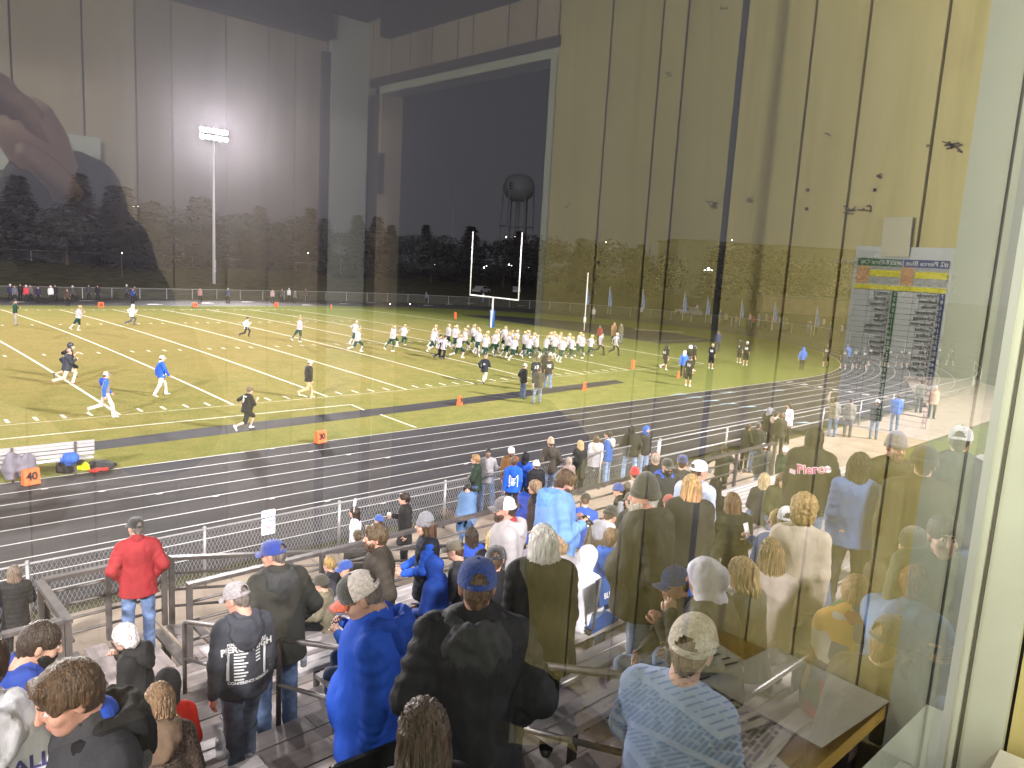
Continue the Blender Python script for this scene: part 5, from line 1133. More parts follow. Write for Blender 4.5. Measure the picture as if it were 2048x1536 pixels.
    if hood is not None and hood != 'none':
        F = Field(neck-.35, neck+.35, hb)
        pts_ = [(-.088, .045, .505), (-.098, -.03, .53), (-.06, -.095, .535), (0, -.115, .535), (.06, -.095, .535), (.098, -.03, .53), (.088, .045, .505)]
        for a, b in zip(pts_[:-1], pts_[1:]): F.cone(T(*a), T(*b), .045*s, .045*s, k=.045)
        F.ell(T(0, -.125-th*.5, .465), np.array((.150, .062, .115))*s, Rt@rot3(0, -.2, 0), k=.06); F.ell(T(0, -.150-th*.5, .375), np.array((.085, .042, .085))*s, Rt, k=.07); F.ell(T(0, -.085, .60), np.array((.085, .060, .055))*s, Rt, k=.04, sub=True)
        garment('hood', F, cloth_m(hood), 0.010, 20)
    # --- hair, beard, head-gear
    def on_head(name, V, F_, m, sc=1.0, tilt=0.0, parent=None, mi=None, smooth=True):
        Vv = np.array(V)*hs*sc
        if tilt: Vv = Vv@np.array(Matrix.Rotation(tilt, 3, 'X')).T
        me = bpy.data.meshes.new(name); me.from_pydata((hc+Vv@Rh.T).tolist(), [], [tuple(f) for f in (F_.tolist() if hasattr(F_, 'tolist') else F_)])
        for q in (m if isinstance(m, list) else [m]): me.materials.append(q)
        if mi is not None: me.polygons.foreach_set('material_index', mi)
        me.polygons.foreach_set('use_smooth', [smooth]*len(me.polygons)); return link(name, me, parent or root)
    if hair and not (hat and hat[0] in ('helmet', 'hoodup') and hair[0] not in ('long', 'verylong')):
        hk = hair[0]; hk2 = ('undercap' if hat and hat[0] in ('cap', 'beanie') and hk in ('short', 'curly', 'crop', 'buzz', 'bald') else hk); V, Q = hair_mesh(hk2, hhair); on_head('hair', V, Q, hair_m(hair[1]))
        if res in ('hero', 'mid') and hk in ('verylong', 'long', 'bob', 'pony') :
            mb = MB(); zb = {'bob': -.16, 'long': -.32, 'verylong': -.53, 'pony': -.06}[hk]
            for _ in range({'hero': 150, 'mid': 46}[res]):
                a = rg.uniform(-1.8, 1.8); ca, sa = math.cos(a), math.sin(a); p0 = (0.088*sa, -0.014-0.107*ca*.98, 0.035+rg.uniform(-.02, .05)); fx = rg.uniform(.85, 1.12)
                q1 = (0.100*sa*fx, -0.03-.100*ca*fx, -.08); q2 = (0.098*sa*fx+rg.uniform(-.015, .015), -.06-.075*ca*fx, zb*.6); q3 = (0.075*sa*fx+rg.uniform(-.025, .025), -.075-.055*ca*fx+rg.uniform(-.01, .01), zb*rg.uniform(.85, 1.1)); mb.tube([p0, q1, q2, q3], [.004, .0075, .007, .002], 4, cap=False)
            on_head('hair_strands', mb.v, mb.f, hair_m(tuple(x*rg.uniform(1.1, 1.35) for x in hair[1])))
    if beard: V, Q = beard_mesh(hhair*.8, .05 if len(beard) > 1 and beard[1] == 'big' else 0); on_head('beard', V, Q, hair_m(beard[0]))
    if glasses:
        mb = MB()
        for sx in (-1, 1): mb.tube([(sx*.031+.019*math.cos(t), .113, .008+.015*math.sin(t)) for t in np.linspace(0, 6.283, 13)], .0022, 4, cap=False); mb.tube([(sx*.050, .112, .012), (sx*.080, .02, .010)], .0022, 4)
        mb.tube([(-.012, .115, .012), (.012, .115, .012)], .002, 4); on_head('glasses', mb.v, mb.f, mat('spectacle_frame', (.02, .02, .02), .3))
    if hat:
        if hat[0] == 'cap':
            V, F_, MI, PV, PF = CAPV; bw = len(hat) > 4 and hat[4]; rotz = math.pi if bw else 0
            rm = np.array(Matrix.Rotation(rotz, 3, 'Z')); o = on_head('cap', np.array(V)@rm.T, F_, [cloth_m(hat[1], 'knit'), cloth_m(hat[2], 'knit')], mi=MI); on_head('peak', np.array(PV)@rm.T, PF, cloth_m(hat[3], 'knit'), parent=o)
            mb = MB(); mb.lathe([(0, .146), (.008, .144), (.010, .139)], 8, (0, -.006, 0)); on_head('button', np.array(mb.v)@rm.T, mb.f, cloth_m(hat[1], 'knit'), parent=o)
            mb = MB(); mb.tube([(.050, -.102, .033), (.02, -.117, .034), (-.02, -.117, .034), (-.050, -.102, .033)], .0075, 6); on_head('strap', np.array(mb.v)@rm.T, mb.f, cloth_m(hat[2], 'knit'), parent=o)
        elif hat[0] == 'beanie':
            a, b = beanie_data(tall=hat[2] if len(hat) > 2 and hat[2] else 0.0); o = on_head('beanie', a.v, a.f, cloth_m(hat[1], 'knit')); on_head('cuff', b.v, b.f, cloth_m(tuple(x*.9 for x in hat[1]), 'knit'), parent=o)
            if len(hat) > 3 and hat[3]:
                mb = MB(); mb.lathe([(0, .13), (.03, .14), (.045, .17), (.03, .20), (0, .21)], 12); on_head('pompom', mb.v, mb.f, cloth_m(hat[3], 'knit'), parent=o)
        elif hat[0] == 'helmet':
            (V, Q), mk = HELM; o = on_head('helmet', V, Q, mat('helmet_shell', hat[1], 0.18, metal=hat[3] if len(hat) > 3 else 0.0)); on_head('face_mask', mk.v, mk.f, mat('mask_bar', hat[2], .4), parent=o)
        elif hat[0] == 'hoodup':
            F = Field(hc-.36, hc+.30, hb*.8); M = Rh; c = lambda x, y, z: hc+Rh@np.array((x, y, z))*hs
            F.ell(c(0, -.015, .025), np.array((.108, .130, .128))*hs, M, k=0); F.cone(c(0, -.03, -.03), T(0, -.02, .49), .095*s, .115*s, k=.04); F.ell(c(0, -.125, .02), np.array((.05, .05, .07))*hs, M, k=.04); F.ell(c(0, .135, -.02), np.array((.078, .10, .105))*hs, M, k=.012, sub=True)
            garment('hood', F, cloth_m(hat[1]), 0.005, 22)
    root['_t'] = 0; del root['_t']
    return root, tm, dict(P=P, Rt=Rt, s=s, hc=hc, Rh=Rh, hs=hs, LA=LA, RA=RA, T=T)
def print_back(p, txt, z, size, m, x=0.0, front=False, name='print', bold=0.0, tilt=0.0, line=1.0, align='CENTER', spacing=1.0, lift=0.004):
    """flat print laid on the cloth of the garment, at height z in the trunk's frame"""
    root, tm, d = p; bv = BVHTree.FromPolygons([v.co for v in tm.data.vertices], [tuple(q.vertices) for q in tm.data.polygons])
    me = text_mesh(txt, size, align=align, bold=bold, line=line, spacing=spacing) if isinstance(txt, str) else txt; P, Rt, s = d['P'], d['Rt'], d['s']; sg = -1 if front else 1
    ct, st = math.cos(tilt), math.sin(tilt)
    for v in me.vertices:
        a, b = v.co.x*ct-v.co.y*st, v.co.x*st+v.co.y*ct
        o = Vector(P+Rt@np.array(((x+a*sg), -0.6*sg, z*s+b))); dr = Vector(Rt[:, 1]*sg); hit, nrm, _, _ = bv.ray_cast(o, dr)
        v.co = hit-dr*lift if hit else Vector((0, 0, -99))
    bm = bmesh.new(); bm.from_mesh(me); bmesh.ops.delete(bm, geom=[v for v in bm.verts if v.co.z < -50], context='VERTS'); bm.to_mesh(me); bm.free()
    me.materials.clear(); me.materials.append(m); return link(name, me, tm)
def bars_mesh(rects):
    me = bpy.data.meshes.new('print'); V = []; F = []
    for x, y, w, h in rects:
        n = max(1, int(w/0.03)); o = len(V)
        for i in range(n+1): V += [(x+w*i/n, y, 0), (x+w*i/n, y+h, 0)]
        F += [(o+2*i, o+2*i+2, o+2*i+3, o+2*i+1) for i in range(n)]
    me.from_pydata(V, [], F); return me
# ================================================================ SPECTATORS (world positions come from the camera geometry of the photograph)
ROYAL, NAVY, BLACK, CHAR, RED, LBLUE = (.022, .075, .42), (.018, .024, .065), (.016, .016, .018), (.045, .045, .052), (.34, .030, .032), (.14, .29, .60)
HGREY, WHITE, TAN, BROWN, OLIVE, DKG, MAROON = (.36, .34, .35), (.74, .73, .78), (.40, .32, .27), (.075, .047, .03), (.05, .045, .025), (.02, .045, .03), (.085, .018, .022)
HB, HD, HL, HW, HG, HR, HK = (.085, .047, .026), (.030, .018, .012), (.45, .30, .13), (.66, .63, .58), (.15, .125, .11), (.25, .08, .025), (.013, .011, .010)
CROWD = 'spectators on and around the bleachers'
def spot(u, v, mode, h, dep=None):
    s = h/1.78
    if mode in ('S', 'T'):
        best = None
        for k in range(NR):
            H = h if mode == 'S' else .43+.095*s+.825*s
            q = at_z(u, v, rowz(k)+H); e = abs(q[1]-(rowy(k)-(.20 if mode == 'T' else 0)))
            if best is None or e < best[0]: best = (e, k, q)
        _, k, q = best; return (q[0], q[1], rowz(k)), (.43 if mode == 'T' else None), q
    if mode == 'D':                                  # seated or standing at a known distance
        q = at_d(u, v, dep); return (q[0], q[1], q[2]-h), None, q
    if mode == 'E': q = at_d(u, v, dep); return (q[0], q[1], q[2]-(.43+.92*s)), .43, q
    z = {'G': 0.004, 'L': 1.45}[mode]; q = at_z(u, v, z+h); return (q[0], q[1], z), None, q
def P(label, u, v, mode, h, face, dep=None, **kw):
    loc, seat, q = spot(u, v, mode, h, dep)
    if seat is not None: kw.setdefault('legs', ('sit', 'sit')); kw.setdefault('arms', ('lap', 'lap')); kw.setdefault('lean', .16)
    kw.setdefault('group', CROWD); p = person(label, loc, face, h=h, seat=seat, **kw); d = p[2]
    top = Vector(d['hc']+d['Rh']@np.array((0, -.01, .135))*d['hs']); top.rotate(Matrix.Rotation(-R(face), 3, 'Z'))
    # lean and bowed head move the crown of the head: set the feet so that it stays where it belongs
    z = loc[2]+top.z; dq = np.array(q)-CAM; t = (z-CAM[2])/dq[2] if abs(z-q[2]) < .5 else 1.0; q = CAM+dq*t
    p[0].location = (q[0]-top.x, q[1]-top.y, loc[2]); return p
JN, BKD, GRY, KH = ('denim', (.10, .15, .27)), ('slacks', (.018, .018, .02)), ('slacks', (.10, .10, .11)), ('slacks', (.42, .34, .24))
M_prw = mat('print_ink_white', (.80, .80, .80), .6); M_prp = mat('print_ink_violet', (.10, .09, .28), .6)
JD2 = ('denim', (.06, .09, .17))
# ---- bottom left
p = P('person in white hoodie with violet team list on the back, at the left edge', -40, 1268, 'D', 1.78, 12, 2.95, res='mid', top=('hoodie', WHITE), hood=WHITE, hair=('short', HB), pants=JN)
print_back(p, 'FOOTBALL', .30, .082, M_prp, x=.02, bold=.002); print_back(p, 'SENIORS', .20, .055, M_prp, x=.0, spacing=1.3)
print_back(p, 'GRANT SWANSON\nDAWSON RAABE\nCOLE SIEVERS\nCARSON OSTEN\nBLAKE HAHN\nAUSTIN HERMES\nTUCKER SAND', .01, .046, M_prp, x=.0, bold=.0012, line=.85)
p = P('man with brown hair in black and grey fleece, blue shirt at his neck, looking left', 112, 1336, 'D', 1.82, -92, 2.75, res='hero', top=('jacket', CHAR), hood=BLACK, hair=('short', HB), head=(0, 12, 0), skin='red', arms=('fwd', 'fwd'), collar=ROYAL, pants=BKD, g=1.12, lean=.14)
print_back(p, bars_mesh([(-.13, -.04, .07, .09)]), .42, 1, mat('patch_grey', (.13, .13, .14), .7), x=.0); print_back(p, bars_mesh([(-.05, -.10, .16, .2)]), .15, 1, mat('patch_grey', (.13, .13, .14), .7))
p = P('dark bearded man in royal blue hoodie looking down to the right', 98, 1243, 'D', 1.80, 98, 4.35, res='hero', top=('hoodie', (.03, .06, .27)), hood=(.03, .06, .27), hair=('crop', HD), beard=(HK,), skin='tan', head=(0, 22, 0), pants=JD2)
P('grey curly haired person bent low beside the bearded man', 142, 1352, 'T', 1.58, 60, res='mid', hair=('curly', (.25, .22, .23)), top=('jacket', (.10, .09, .10)), fem=True, lean=.35)
P('woman with tied back brown hair in dark coat leaning forward', 183, 1325, 'D', 1.62, 66, 4.5, res='mid', hair=('bob', (.12, .07, .035)), top=('coat', (.03, .028, .03)), fem=True, lean=.4, pants=BKD, head=(0, 20, 0))
P('white haired older woman in black hooded jacket, hand at her mouth', 243, 1251, 'T', 1.64, -48, res='mid', hair=('curly', (.62, .56, .54)), top=('jacket', BLACK), hood=(.02, .02, .022), fem=True, glasses=True, arms=('lap', 'face'), lean=.25, pants=BKD)
P('woman in leopard print fleece coat seated with a fur trimmed hood', 318, 1362, 'T', 1.62, 20, res='mid', hair=('bob', (.26, .16, .085)), top=('coat', (.13, .085, .06), cloth_m((.15, .10, .075), 'leopard')), hood=(.22, .15, .10), fem=True, lean=.42, pants=BKD, arms=('fwd', 'fwd'))
P('person in bright red jacket seated beyond the leopard print coat', 335, 1338, 'T', 1.40, 20, res='low', hat=('hoodup', (.03, .03, .032)), top=('jacket', (.55, .03, .02)), lean=.3)
P('person in dark grey top holding a folded navy shirt, at the bottom edge', 252, 1470, 'E', 1.70, 40, 2.9, res='mid', hat=('beanie', BLACK), top=('jacket', (.05, .052, .05)), arms=('fwd', ((.3, .5, -.7), (.2, .75, .1))), lean=.3)
P('woman with grey brown hair in long black puffer coat by the chain fence', 28, 1130, 'G', 1.66, 15, res='mid', hair=('bob', (.16, .12, .09)), top=('puffer', BLACK), hem=-.36, fem=True, pants=BKD, arms=('crossed', 'crossed'))
P('man in red jacket and black cap standing on the wooden landing', 272, 1035, 'L', 1.86, 14, res='hero', top=('jacket', (.27, .026, .032)), hat=('cap', BLACK, BLACK, BLACK), hair=('crop', HG), pants=('denim', (.13, .19, .34)), arms=('pocket', 'pocket'), collar=(.25, .025, .03), g=1.12, hem=-.16, head=(25, 0, 0), skin='fair')
p = P('man in charcoal team schedule hoodie and grey cap walking in the aisle', 468, 1165, 'S', 1.66, 8, res='hero', top=('hoodie', (.058, .062, .078)), hood=(.05, .053, .068), hat=('cap', (.30, .27, .28), (.32, .29, .30), (.30, .27, .28)), hair=('bald', HG), pants=('denim', (.12, .145, .20)), legs=('wb', 'wf'), arms=('back', 'down'), head=(30, 18, 0), shoes=(.35, .36, .4), g=1.10, skin='red')
print_back(p, 'PIERCE HIGH', .315, .070, M_prw, bold=.0026, x=.0); print_back(p, 'FOOTBALL SCHEDULE', .362, .030, M_prw, bold=.0015, x=.0)
print_back(p, bars_mesh([(-.15, -.21, .02, .23), (.13, -.21, .02, .23)]+[(-.10, .0-.026*i, .10-.015*(i % 3), .013) for i in range(9)]+[(.06, .0-.026*i, .04, .012) for i in range(4)]), .265, 1, M_prw, x=.0); print_back(p, 'CONFERENCE MEMBERS', .02, .030, M_prw, bold=.0012, x=.02)
P('big man in dark olive coat and blue cap with back turned beside the ramp', 545, 1080, 'S', 1.86, 6, res='hero', top=('jacket', (.034, .034, .030)), hood=(.04, .042, .045), hat=('cap', (.015, .04, .24), (.015, .04, .24), (.015, .04, .24)), hair=('crop', HG), pants=JN, g=1.32, arms=('pocket', 'pocket'), head=(38, 8, 0), glasses=True, hem=-.24, shoes=(.5, .46, .4), skin='red')
P('blond boy seated behind the big man in the olive coat', 657, 1113, 'T', 1.28, -20, res='low', hair=('crop', (.30, .20, .07)), top=('jacket', CHAR))
P('boy in grey sweatshirt and blue cap with white letter seated', 690, 1121, 'T', 1.42, -70, res='low', hat=('cap', (.03, .07, .30), (.03, .07, .30), (.03, .07, .30)), top=('hoodie', (.22, .21, .23)))
P('child in camouflage jacket seated behind the olive coat', 640, 1150, 'T', 1.30, -40, res='low', hat=('beanie', (.05, .045, .03)), top=('jacket', (.10, .09, .06), cloth_m((.10, .09, .06), 'camo')), pants=BKD)
P('man in dark brown jacket with sunglasses on his hair looking left', 752, 1049, 'S', 1.80, -60, res='hero', top=('jacket', (.040, .033, .026)), hair=('short', (.10, .065, .035)), skin='red', head=(0, 2, 0), pants=BKD, g=1.12, arms=('pocket', 'pocket'), beard=((.12, .07, .04),), glasses=False)
P('person in dark jacket and brown cap below the guard rail', 716, 1060, 'G', 1.76, 20, res='mid', hat=('cap', (.07, .05, .02), (.07, .05, .02), (.07, .05, .02)), top=('jacket', (.04, .036, .03)), g=1.1)
P('child in blue knit hat by the chain fence', 758, 1030, 'G', 1.32, -30, res='low', hat=('beanie', (.04, .09, .33)), top=('jacket', NAVY))
p = P('girl with white bunny ears and white top by the chain fence', 709, 1013, 'G', 1.56, -50, res='mid', hair=('long', HD), top=('hoodie', WHITE), fem=True, pants=BKD)
ears = MB(); d = p[2]
for sx in (-1, 1): c = [d['hc']+d['Rh']@np.array(q) for q in ((sx*.03, -.01, .11), (sx*.04, -.015, .19), (sx*.045, -.02, .27), (sx*.045, -.02, .29))]; ears.tube(c, [.018, .030, .022, .004], 8)
ears.tube([d['hc']+d['Rh']@np.array((.098*math.cos(t), -.01, .02+.105*math.sin(t))) for t in np.linspace(0.1, 3.04, 11)], .006, 5); ears.build('bunny_ears', mat('plush_white', (.8, .76, .8), .8), p[0], smooth=True)
p = P('young man in black coat holding a white cup by the chain fence', 809, 986, 'G', 1.76, -62, res='mid', hair=('short', HD), top=('coat', (.024, .022, .022)), hem=-.30, arms=('down', 'cup'), pants=BKD)
def hand_prop(p, name, label, cat, mb, m, side=1, off=(0, 0.02, -.02), extra=None):
    d = p[2]; A = d['RA'] if side > 0 else d['LA']; w = A[2]+(A[2]-A[1])/np.linalg.norm(A[2]-A[1])*.07
    loc = p[0].matrix_basis @ Vector(w) + Vector(off); o = mb.build(name, m, smooth=True); o.location = loc; tag(o, label, cat)
    if extra: extra(o)
    return o
mb = MB(); mb.lathe([(0, -.05), (.030, -.05), (.042, .07), (.039, .07), (.03, -.03)], 14); hand_prop(p, 'paper_cup', 'white paper cup in the hand of the young man in black coat', 'cup', mb, M_white)
P('woman in navy quilted vest, blue sleeves and grey knit hat looking left', 852, 1030, 'S', 1.70, -58, res='hero', fem=True, top=('vest', (.020, .022, .032)), sleeve_col=(.022, .085, .45), hat=('beanie', (.20, .20, .22), .03), hair=('long', HB), pants=JD2, hem=-.22, arms=('lap', 'lap'), g=1.08)
P('person in camouflage cap and charcoal shirt seated', 909, 1079, 'T', 1.76, -30, res='mid', hat=('cap', (.16, .14, .10), (.12, .10, .07), (.10, .08, .06)), hair=('crop', HB), top=('tee', (.06, .058, .062)), sleeves=.6, g=1.1)
P('dark haired girl in blue jacket seated beyond the camouflage cap', 943, 1053, 'T', 1.58, 25, res='mid', hair=('long', HD), top=('hoodie', (.03, .07, .36)), fem=True)
P('man in pale grey hoodie and white mesh cap looking left', 1012, 994, 'S', 1.80, -52, res='mid', hat=('cap', (.10, .095, .10), (.78, .77, .82), (.10, .10, .10)), hair=('crop', HD), beard=((.06, .035, .025),), top=('hoodie', HGREY), hood=(.38, .36, .37), collar=(.3, .03, .04), g=1.2, skin='red')
P('woman with long blonde hair in a black coat, back turned', 990, 1056, 'T', 1.84, 35, res='mid', hair=('long', (.58, .43, .19)), top=('coat', BLACK), fem=True, head=(-20, 0, 0))
P('white haired woman in wide black coat with back turned', 1088, 1048, 'S', 1.74, 38, res='hero', hair=('bob', (.70, .67, .60)), top=('jacket', (.024, .024, .022)), fem=True, g=1.45, hem=-.22, pants=BKD, head=(8, 0, 0))
P('curly haired woman in black jacket looking left', 1070, 961, 'S', 1.64, -45, res='mid', hair=('curly', (.26, .17, .10)), top=('jacket', (.02, .02, .022)), fem=True, g=1.1, hood=BLACK)
P('person in bright blue hood beside the curly haired woman', 1046, 985, 'T', 1.66, -10, res='low', hat=('hoodup', ROYAL), top=('hoodie', ROYAL))
P('woman with short brown hair in blue jacket glancing up to the left', 1092, 983, 'T', 1.70, -70, res='mid', hair=('crop', (.13, .08, .05)), top=('jacket', (.02, .03, .12)), fem=True, head=(0, -14, 0))
p = P('large bearded man in light blue hoodie and glasses reading his phone', 1140, 942, 'S', 1.98, 118, res='hero', hair=('short', (.085, .05, .025)), beard=((.05, .03, .02),), glasses=True, top=('hoodie', LBLUE), hood=LBLUE, arms=('phone', 'phone'), head=(0, 24, 0), g=1.42, skin='red', pants=GRY, hem=-.16)
mb = MB(); mb.box((0, 0, 0), (.075, .15, .009), Matrix.Rotation(.5, 3, 'X')); o = hand_prop(p, 'phone', 'dark phone in the hands of the man in the light blue hoodie', 'phone', mb, mat('phone_black', (.01, .01, .012), .2), off=(0.02, -.01, .02))
p = P('man in royal blue printed shirt and black cap bending forward', 1172, 986, 'T', 1.80, 52, res='mid', hat=('cap', BLACK, BLACK, BLACK), hair=('crop', HB), top=('tee', (.03, .09, .42)), sleeves=.65, lean=.45, g=1.1)
print_back(p, bars_mesh([(-.10, .05, .2, .03)]+[(-.10+.06*i, -.10, .03, .12) for i in range(4)]), .33, 1, M_prw)
P('person in brown plaid shirt with grey hood and black knit hat bending', 1226, 1012, 'T', 1.78, 80, res='mid', hat=('beanie', BLACK), hood=(.50, .49, .55), top=('shirt', (.20, .13, .08), mat('plaid_cloth', (.22, .15, .09), .8, vscale=22, col2=(.06, .045, .04), bump=.3, bscale=30, stretch=(1, .15, 1))), lean=.45, g=1.15)
P('short haired woman in bright blue parka seated with a black strap', 1222, 1055, 'T', 1.68, 55, res='mid', hair=('crop', (.16, .10, .05)), top=('jacket', (.035, .13, .50)), fem=True, hood=(.035, .13, .5), g=1.15, pants=JN)
P('person in white hood bending beyond the blue parka', 1180, 1092, 'T', 1.55, 70, res='low', hat=('hoodup', WHITE), top=('hoodie', WHITE), lean=.4)
# ---- front centre
P('broad man in black and grey rain jacket with blue cap, back turned', 957, 1119, 'S', 1.88, 37, res='hero', hat=('cap', (.03, .07, .33), (.03, .07, .33), (.03, .07, .33)), hair=('crop', (.17, .11, .07)), top=('jacket', (.028, .028, .032)), hood=(.055, .055, .060), skin='red', g=1.30, pants=('slacks', (.016, .016, .022)), hem=-.22, loose=.01, arms=('pocket', 'pocket'), fold=2.0)
P('person in black jacket and black cap seated beyond the blue cap', 992, 1092, 'T', 1.88, 40, res='mid', hat=('cap', BLACK, BLACK, BLACK), hair=('short', HB), top=('jacket', (.022, .022, .024)), g=1.15)
p = P('man in royal blue hoodie and white backed cap with orange peak', 702, 1149, 'S', 1.86, -52, res='hero', hat=('cap', (.05, .045, .04), (.62, .55, .50), (.62, .12, .06)), hair=('crop', HG), top=('hoodie', (.022, .085, .50)), hood=(.022, .075, .44), glasses=True, head=(4, 26, 0), skin='tan', g=1.28, pants=BKD, hem=-.2, arms=('down', 'down'), fold=1.5)
P('person in blue sweatshirt seated with an elbow raised, behind the orange peaked cap', 690, 1178, 'T', 1.72, -50, res='mid', hair=('crop', HB), top=('hoodie', (.045, .13, .52)), arms=('face', 'face'), lean=.4, pants=JD2, shoes=(.5, .5, .52))
P('girl with long brown hair in black at the bottom edge', 848, 1395, 'E', 1.62, 30, 2.85, res='hero', hair=('verylong', (.085, .055, .038)), top=('jacket', (.02, .018, .02)), fem=True)
p = P('person in maroon jacket with a white letter N bending at the bottom edge', 470, 1560, 'E', 1.74, 30, 2.7, res='mid', hair=None, hat=('hoodup', MAROON), top=('hoodie', MAROON), hood=MAROON, lean=.75, g=1.2)
print_back(p, 'N', .47, .12, M_prw, bold=.006, x=.0)
# ---- centre right
P('white bearded man in large black jacket and black knit hat looking left', 1293, 960, 'S', 1.88, -38, res='hero', hat=('beanie', (.035, .034, .032), .05), beard=((.55, .50, .44), 'big'), hair=('crop', HW), skin='red', top=('jacket', (.030, .029, .028)), hood=(.03, .03, .03), g=1.5, hem=-.2, pants=('denim', (.17, .23, .34)), arms=('pocket', 'pocket'))
P('blonde woman in black coat with plaid scarf and white collar', 1385, 948, 'S', 1.74, 48, res='hero', hair=('long', (.40, .26, .11)), top=('coat', (.028, .027, .026)), collar=(.72, .70, .68), fem=True, g=1.28, hem=-.25, pants=BKD)
P('man in white mesh cap and pale hoodie beyond the blonde woman', 1399, 921, 'S', 1.78, 70, res='mid', hat=('cap', (.72, .72, .78), (.78, .77, .84), (.06, .06, .08)), hair=('crop', HB), top=('hoodie', (.40, .45, .58)), hood=(.40, .45, .58), head=(-35, 0, 0))
P('masked person in black cap with gold emblem and blue hood', 1336, 917, 'S', 1.72, 205, res='mid', hat=('cap', (.03, .03, .025), (.03, .03, .025), (.03, .03, .025)), hair=('crop', HK), beard=(HK,), top=('jacket', (.03, .032, .036)), hood=(.03, .09, .48))
P('person in bright red knit hat and pale scarf seated', 1270, 936, 'T', 1.86, 30, res='low', hat=('beanie', (.50, .022, .028), .03), top=('jacket', (.20, .16, .13)), hood=(.45, .4, .36))
P('person in red jacket seated behind the bearded man', 1338, 990, 'T', 1.5, 30, res='low', hat=('beanie', (.30, .05, .04)), top=('jacket', (.30, .03, .03)))
P('person in blue knit hat and black vest seated looking left', 1236, 967, 'T', 1.70, -40, res='mid', hat=('beanie', (.04, .07, .25)), top=('vest', BLACK), sleeve_col=(.25, .25, .27))
P('person in dark green cap beside the blue knit hat', 1262, 985, 'T', 1.74, 20, res='low', hat=('cap', (.03, .03, .02), (.03, .03, .02), (.03, .03, .02)), top=('jacket', (.06, .06, .06)))
P('bald man in black leather jacket near the guard rail', 1312, 904, 'S', 1.72, 40, res='mid', hair=('bald', (.3, .25, .2)), top=('jacket', (.02, .02, .02)), skin='red')
P('person in blue cap and dark jacket by the front rail', 1366, 910, 'S', 1.70, 60, res='low', hat=('cap', (.03, .05, .18), (.03, .05, .18), (.03, .05, .18)), top=('jacket', (.05, .05, .048)))
# ---- promenade by the fence
P('tall man in tan knit hat and brown black jacket at the fence', 1102, 877, 'G', 1.86, 25, res='mid', hat=('beanie', (.42, .29, .19), .04), top=('jacket', (.05, .042, .032)), hood=(.06, .05, .04), pants=JN, arms=('pocket', 'pocket'))
P('young man with ginger hair in dark green jacket looking left', 952, 909, 'G', 1.78, -40, res='mid', hair=('short', (.28, .16, .07)), top=('jacket', (.02, .032, .022)), pants=JD2, arms=('crossed', 'crossed'))
P('dark skinned young man in grey quarter zip facing the stands', 977, 896, 'G', 1.82, 215, res='mid', hair=('buzz', HK), skin='brown', top=('shirt', (.26, .25, .26)), pants=JN, arms=('behind', 'down'), legs=('wide', 'stand'))
P('man in white cap and brown jacket facing the stands', 1023, 894, 'G', 1.80, 210, res='mid', hat=('cap', (.72, .70, .74), (.72, .70, .74), (.60, .6, .64)), beard=((.07, .04, .03),), top=('jacket', (.17, .085, .035)), pants=JN)
p = P('boy in royal blue printed hoodie with back turned by the fence', 1028, 914, 'G', 1.74, 35, res='mid', hair=('short', (.10, .05, .03)), top=('hoodie', (.02, .10, .50)), hood=(.02, .1, .5), pants=BKD)
print_back(p, bars_mesh([(-.12, .06, .1, .025), (.02, .06, .1, .025), (-.12, .02, .24, .03), (-.12, -.24, .02, .26), (.10, -.24, .02, .26)]+[(-.08, -.02-.035*i, .14-.02*(i % 3), .016) for i in range(6)]), .27, 1, M_prw)
P('person in white knit hat and black jacket by the fence', 1073, 921, 'G', 1.64, 20, res='mid', hat=('beanie', (.72, .70, .70)), top=('puffer', BLACK), pants=BKD)
P('dark haired girl wrapped in a blue blanket by the fence', 936, 968, 'G', 1.60, 225, res='mid', hair=('long', HK), top=('blanket', (.10, .17, .30)), pants=('denim', (.10, .17, .30)), fem=True)
P('person in black hood beside the boy in the blue hoodie', 1052, 905, 'G', 1.70, 60, res='low', hat=('hoodup', BLACK), top=('hoodie', ROYAL))
P('blonde woman in long black coat at the fence', 1161, 880, 'G', 1.70, 25, res='mid', hair=('long', (.42, .32, .16)), top=('coat', (.026, .027, .022)), hem=-.34, fem=True, pants=BKD)
P('child in speckled fleece beside the blonde woman in the long coat', 1138, 914, 'G', 1.40, 30, res='low', hair=None, hat=('hoodup', (.30, .24, .20)), top=('coat', (.34, .27, .24), cloth_m((.36, .28, .25), 'leopard', (.10, .06, .05))), pants=BKD)
P('woman in white puffer jacket with fur hood at the fence', 1193, 870, 'G', 1.68, 40, res='mid', hair=('bob', HB), top=('puffer', (.58, .56, .62)), hood=(.5, .45, .40), fem=True, pants=BKD, hem=-.22)
P('young man in blue and black jacket with grey hood at the fence', 1217, 861, 'G', 1.80, -20, res='mid', hair=('short', HD), top=('jacket', (.03, .08, .26)), hood=(.40, .38, .36), pants=('denim', (.16, .23, .36)))
P('wide person in black hood and pale jeans at the fence', 1265, 852, 'G', 1.82, 45, res='mid', hat=('hoodup', (.022, .022, .02)), top=('hoodie', (.022, .022, .02)), g=1.4, pants=('denim', (.22, .30, .44)), arms=('pocket', 'pocket'), legs=('wide', 'wide'))
P('person in blue hood and face cover with black jacket at the fence', 1294, 852, 'G', 1.78, 195, res='mid', hat=('hoodup', (.03, .12, .50)), beard=((.05, .08, .12),), top=('jacket', (.022, .022, .024)), pants=('denim', (.18, .24, .34)))
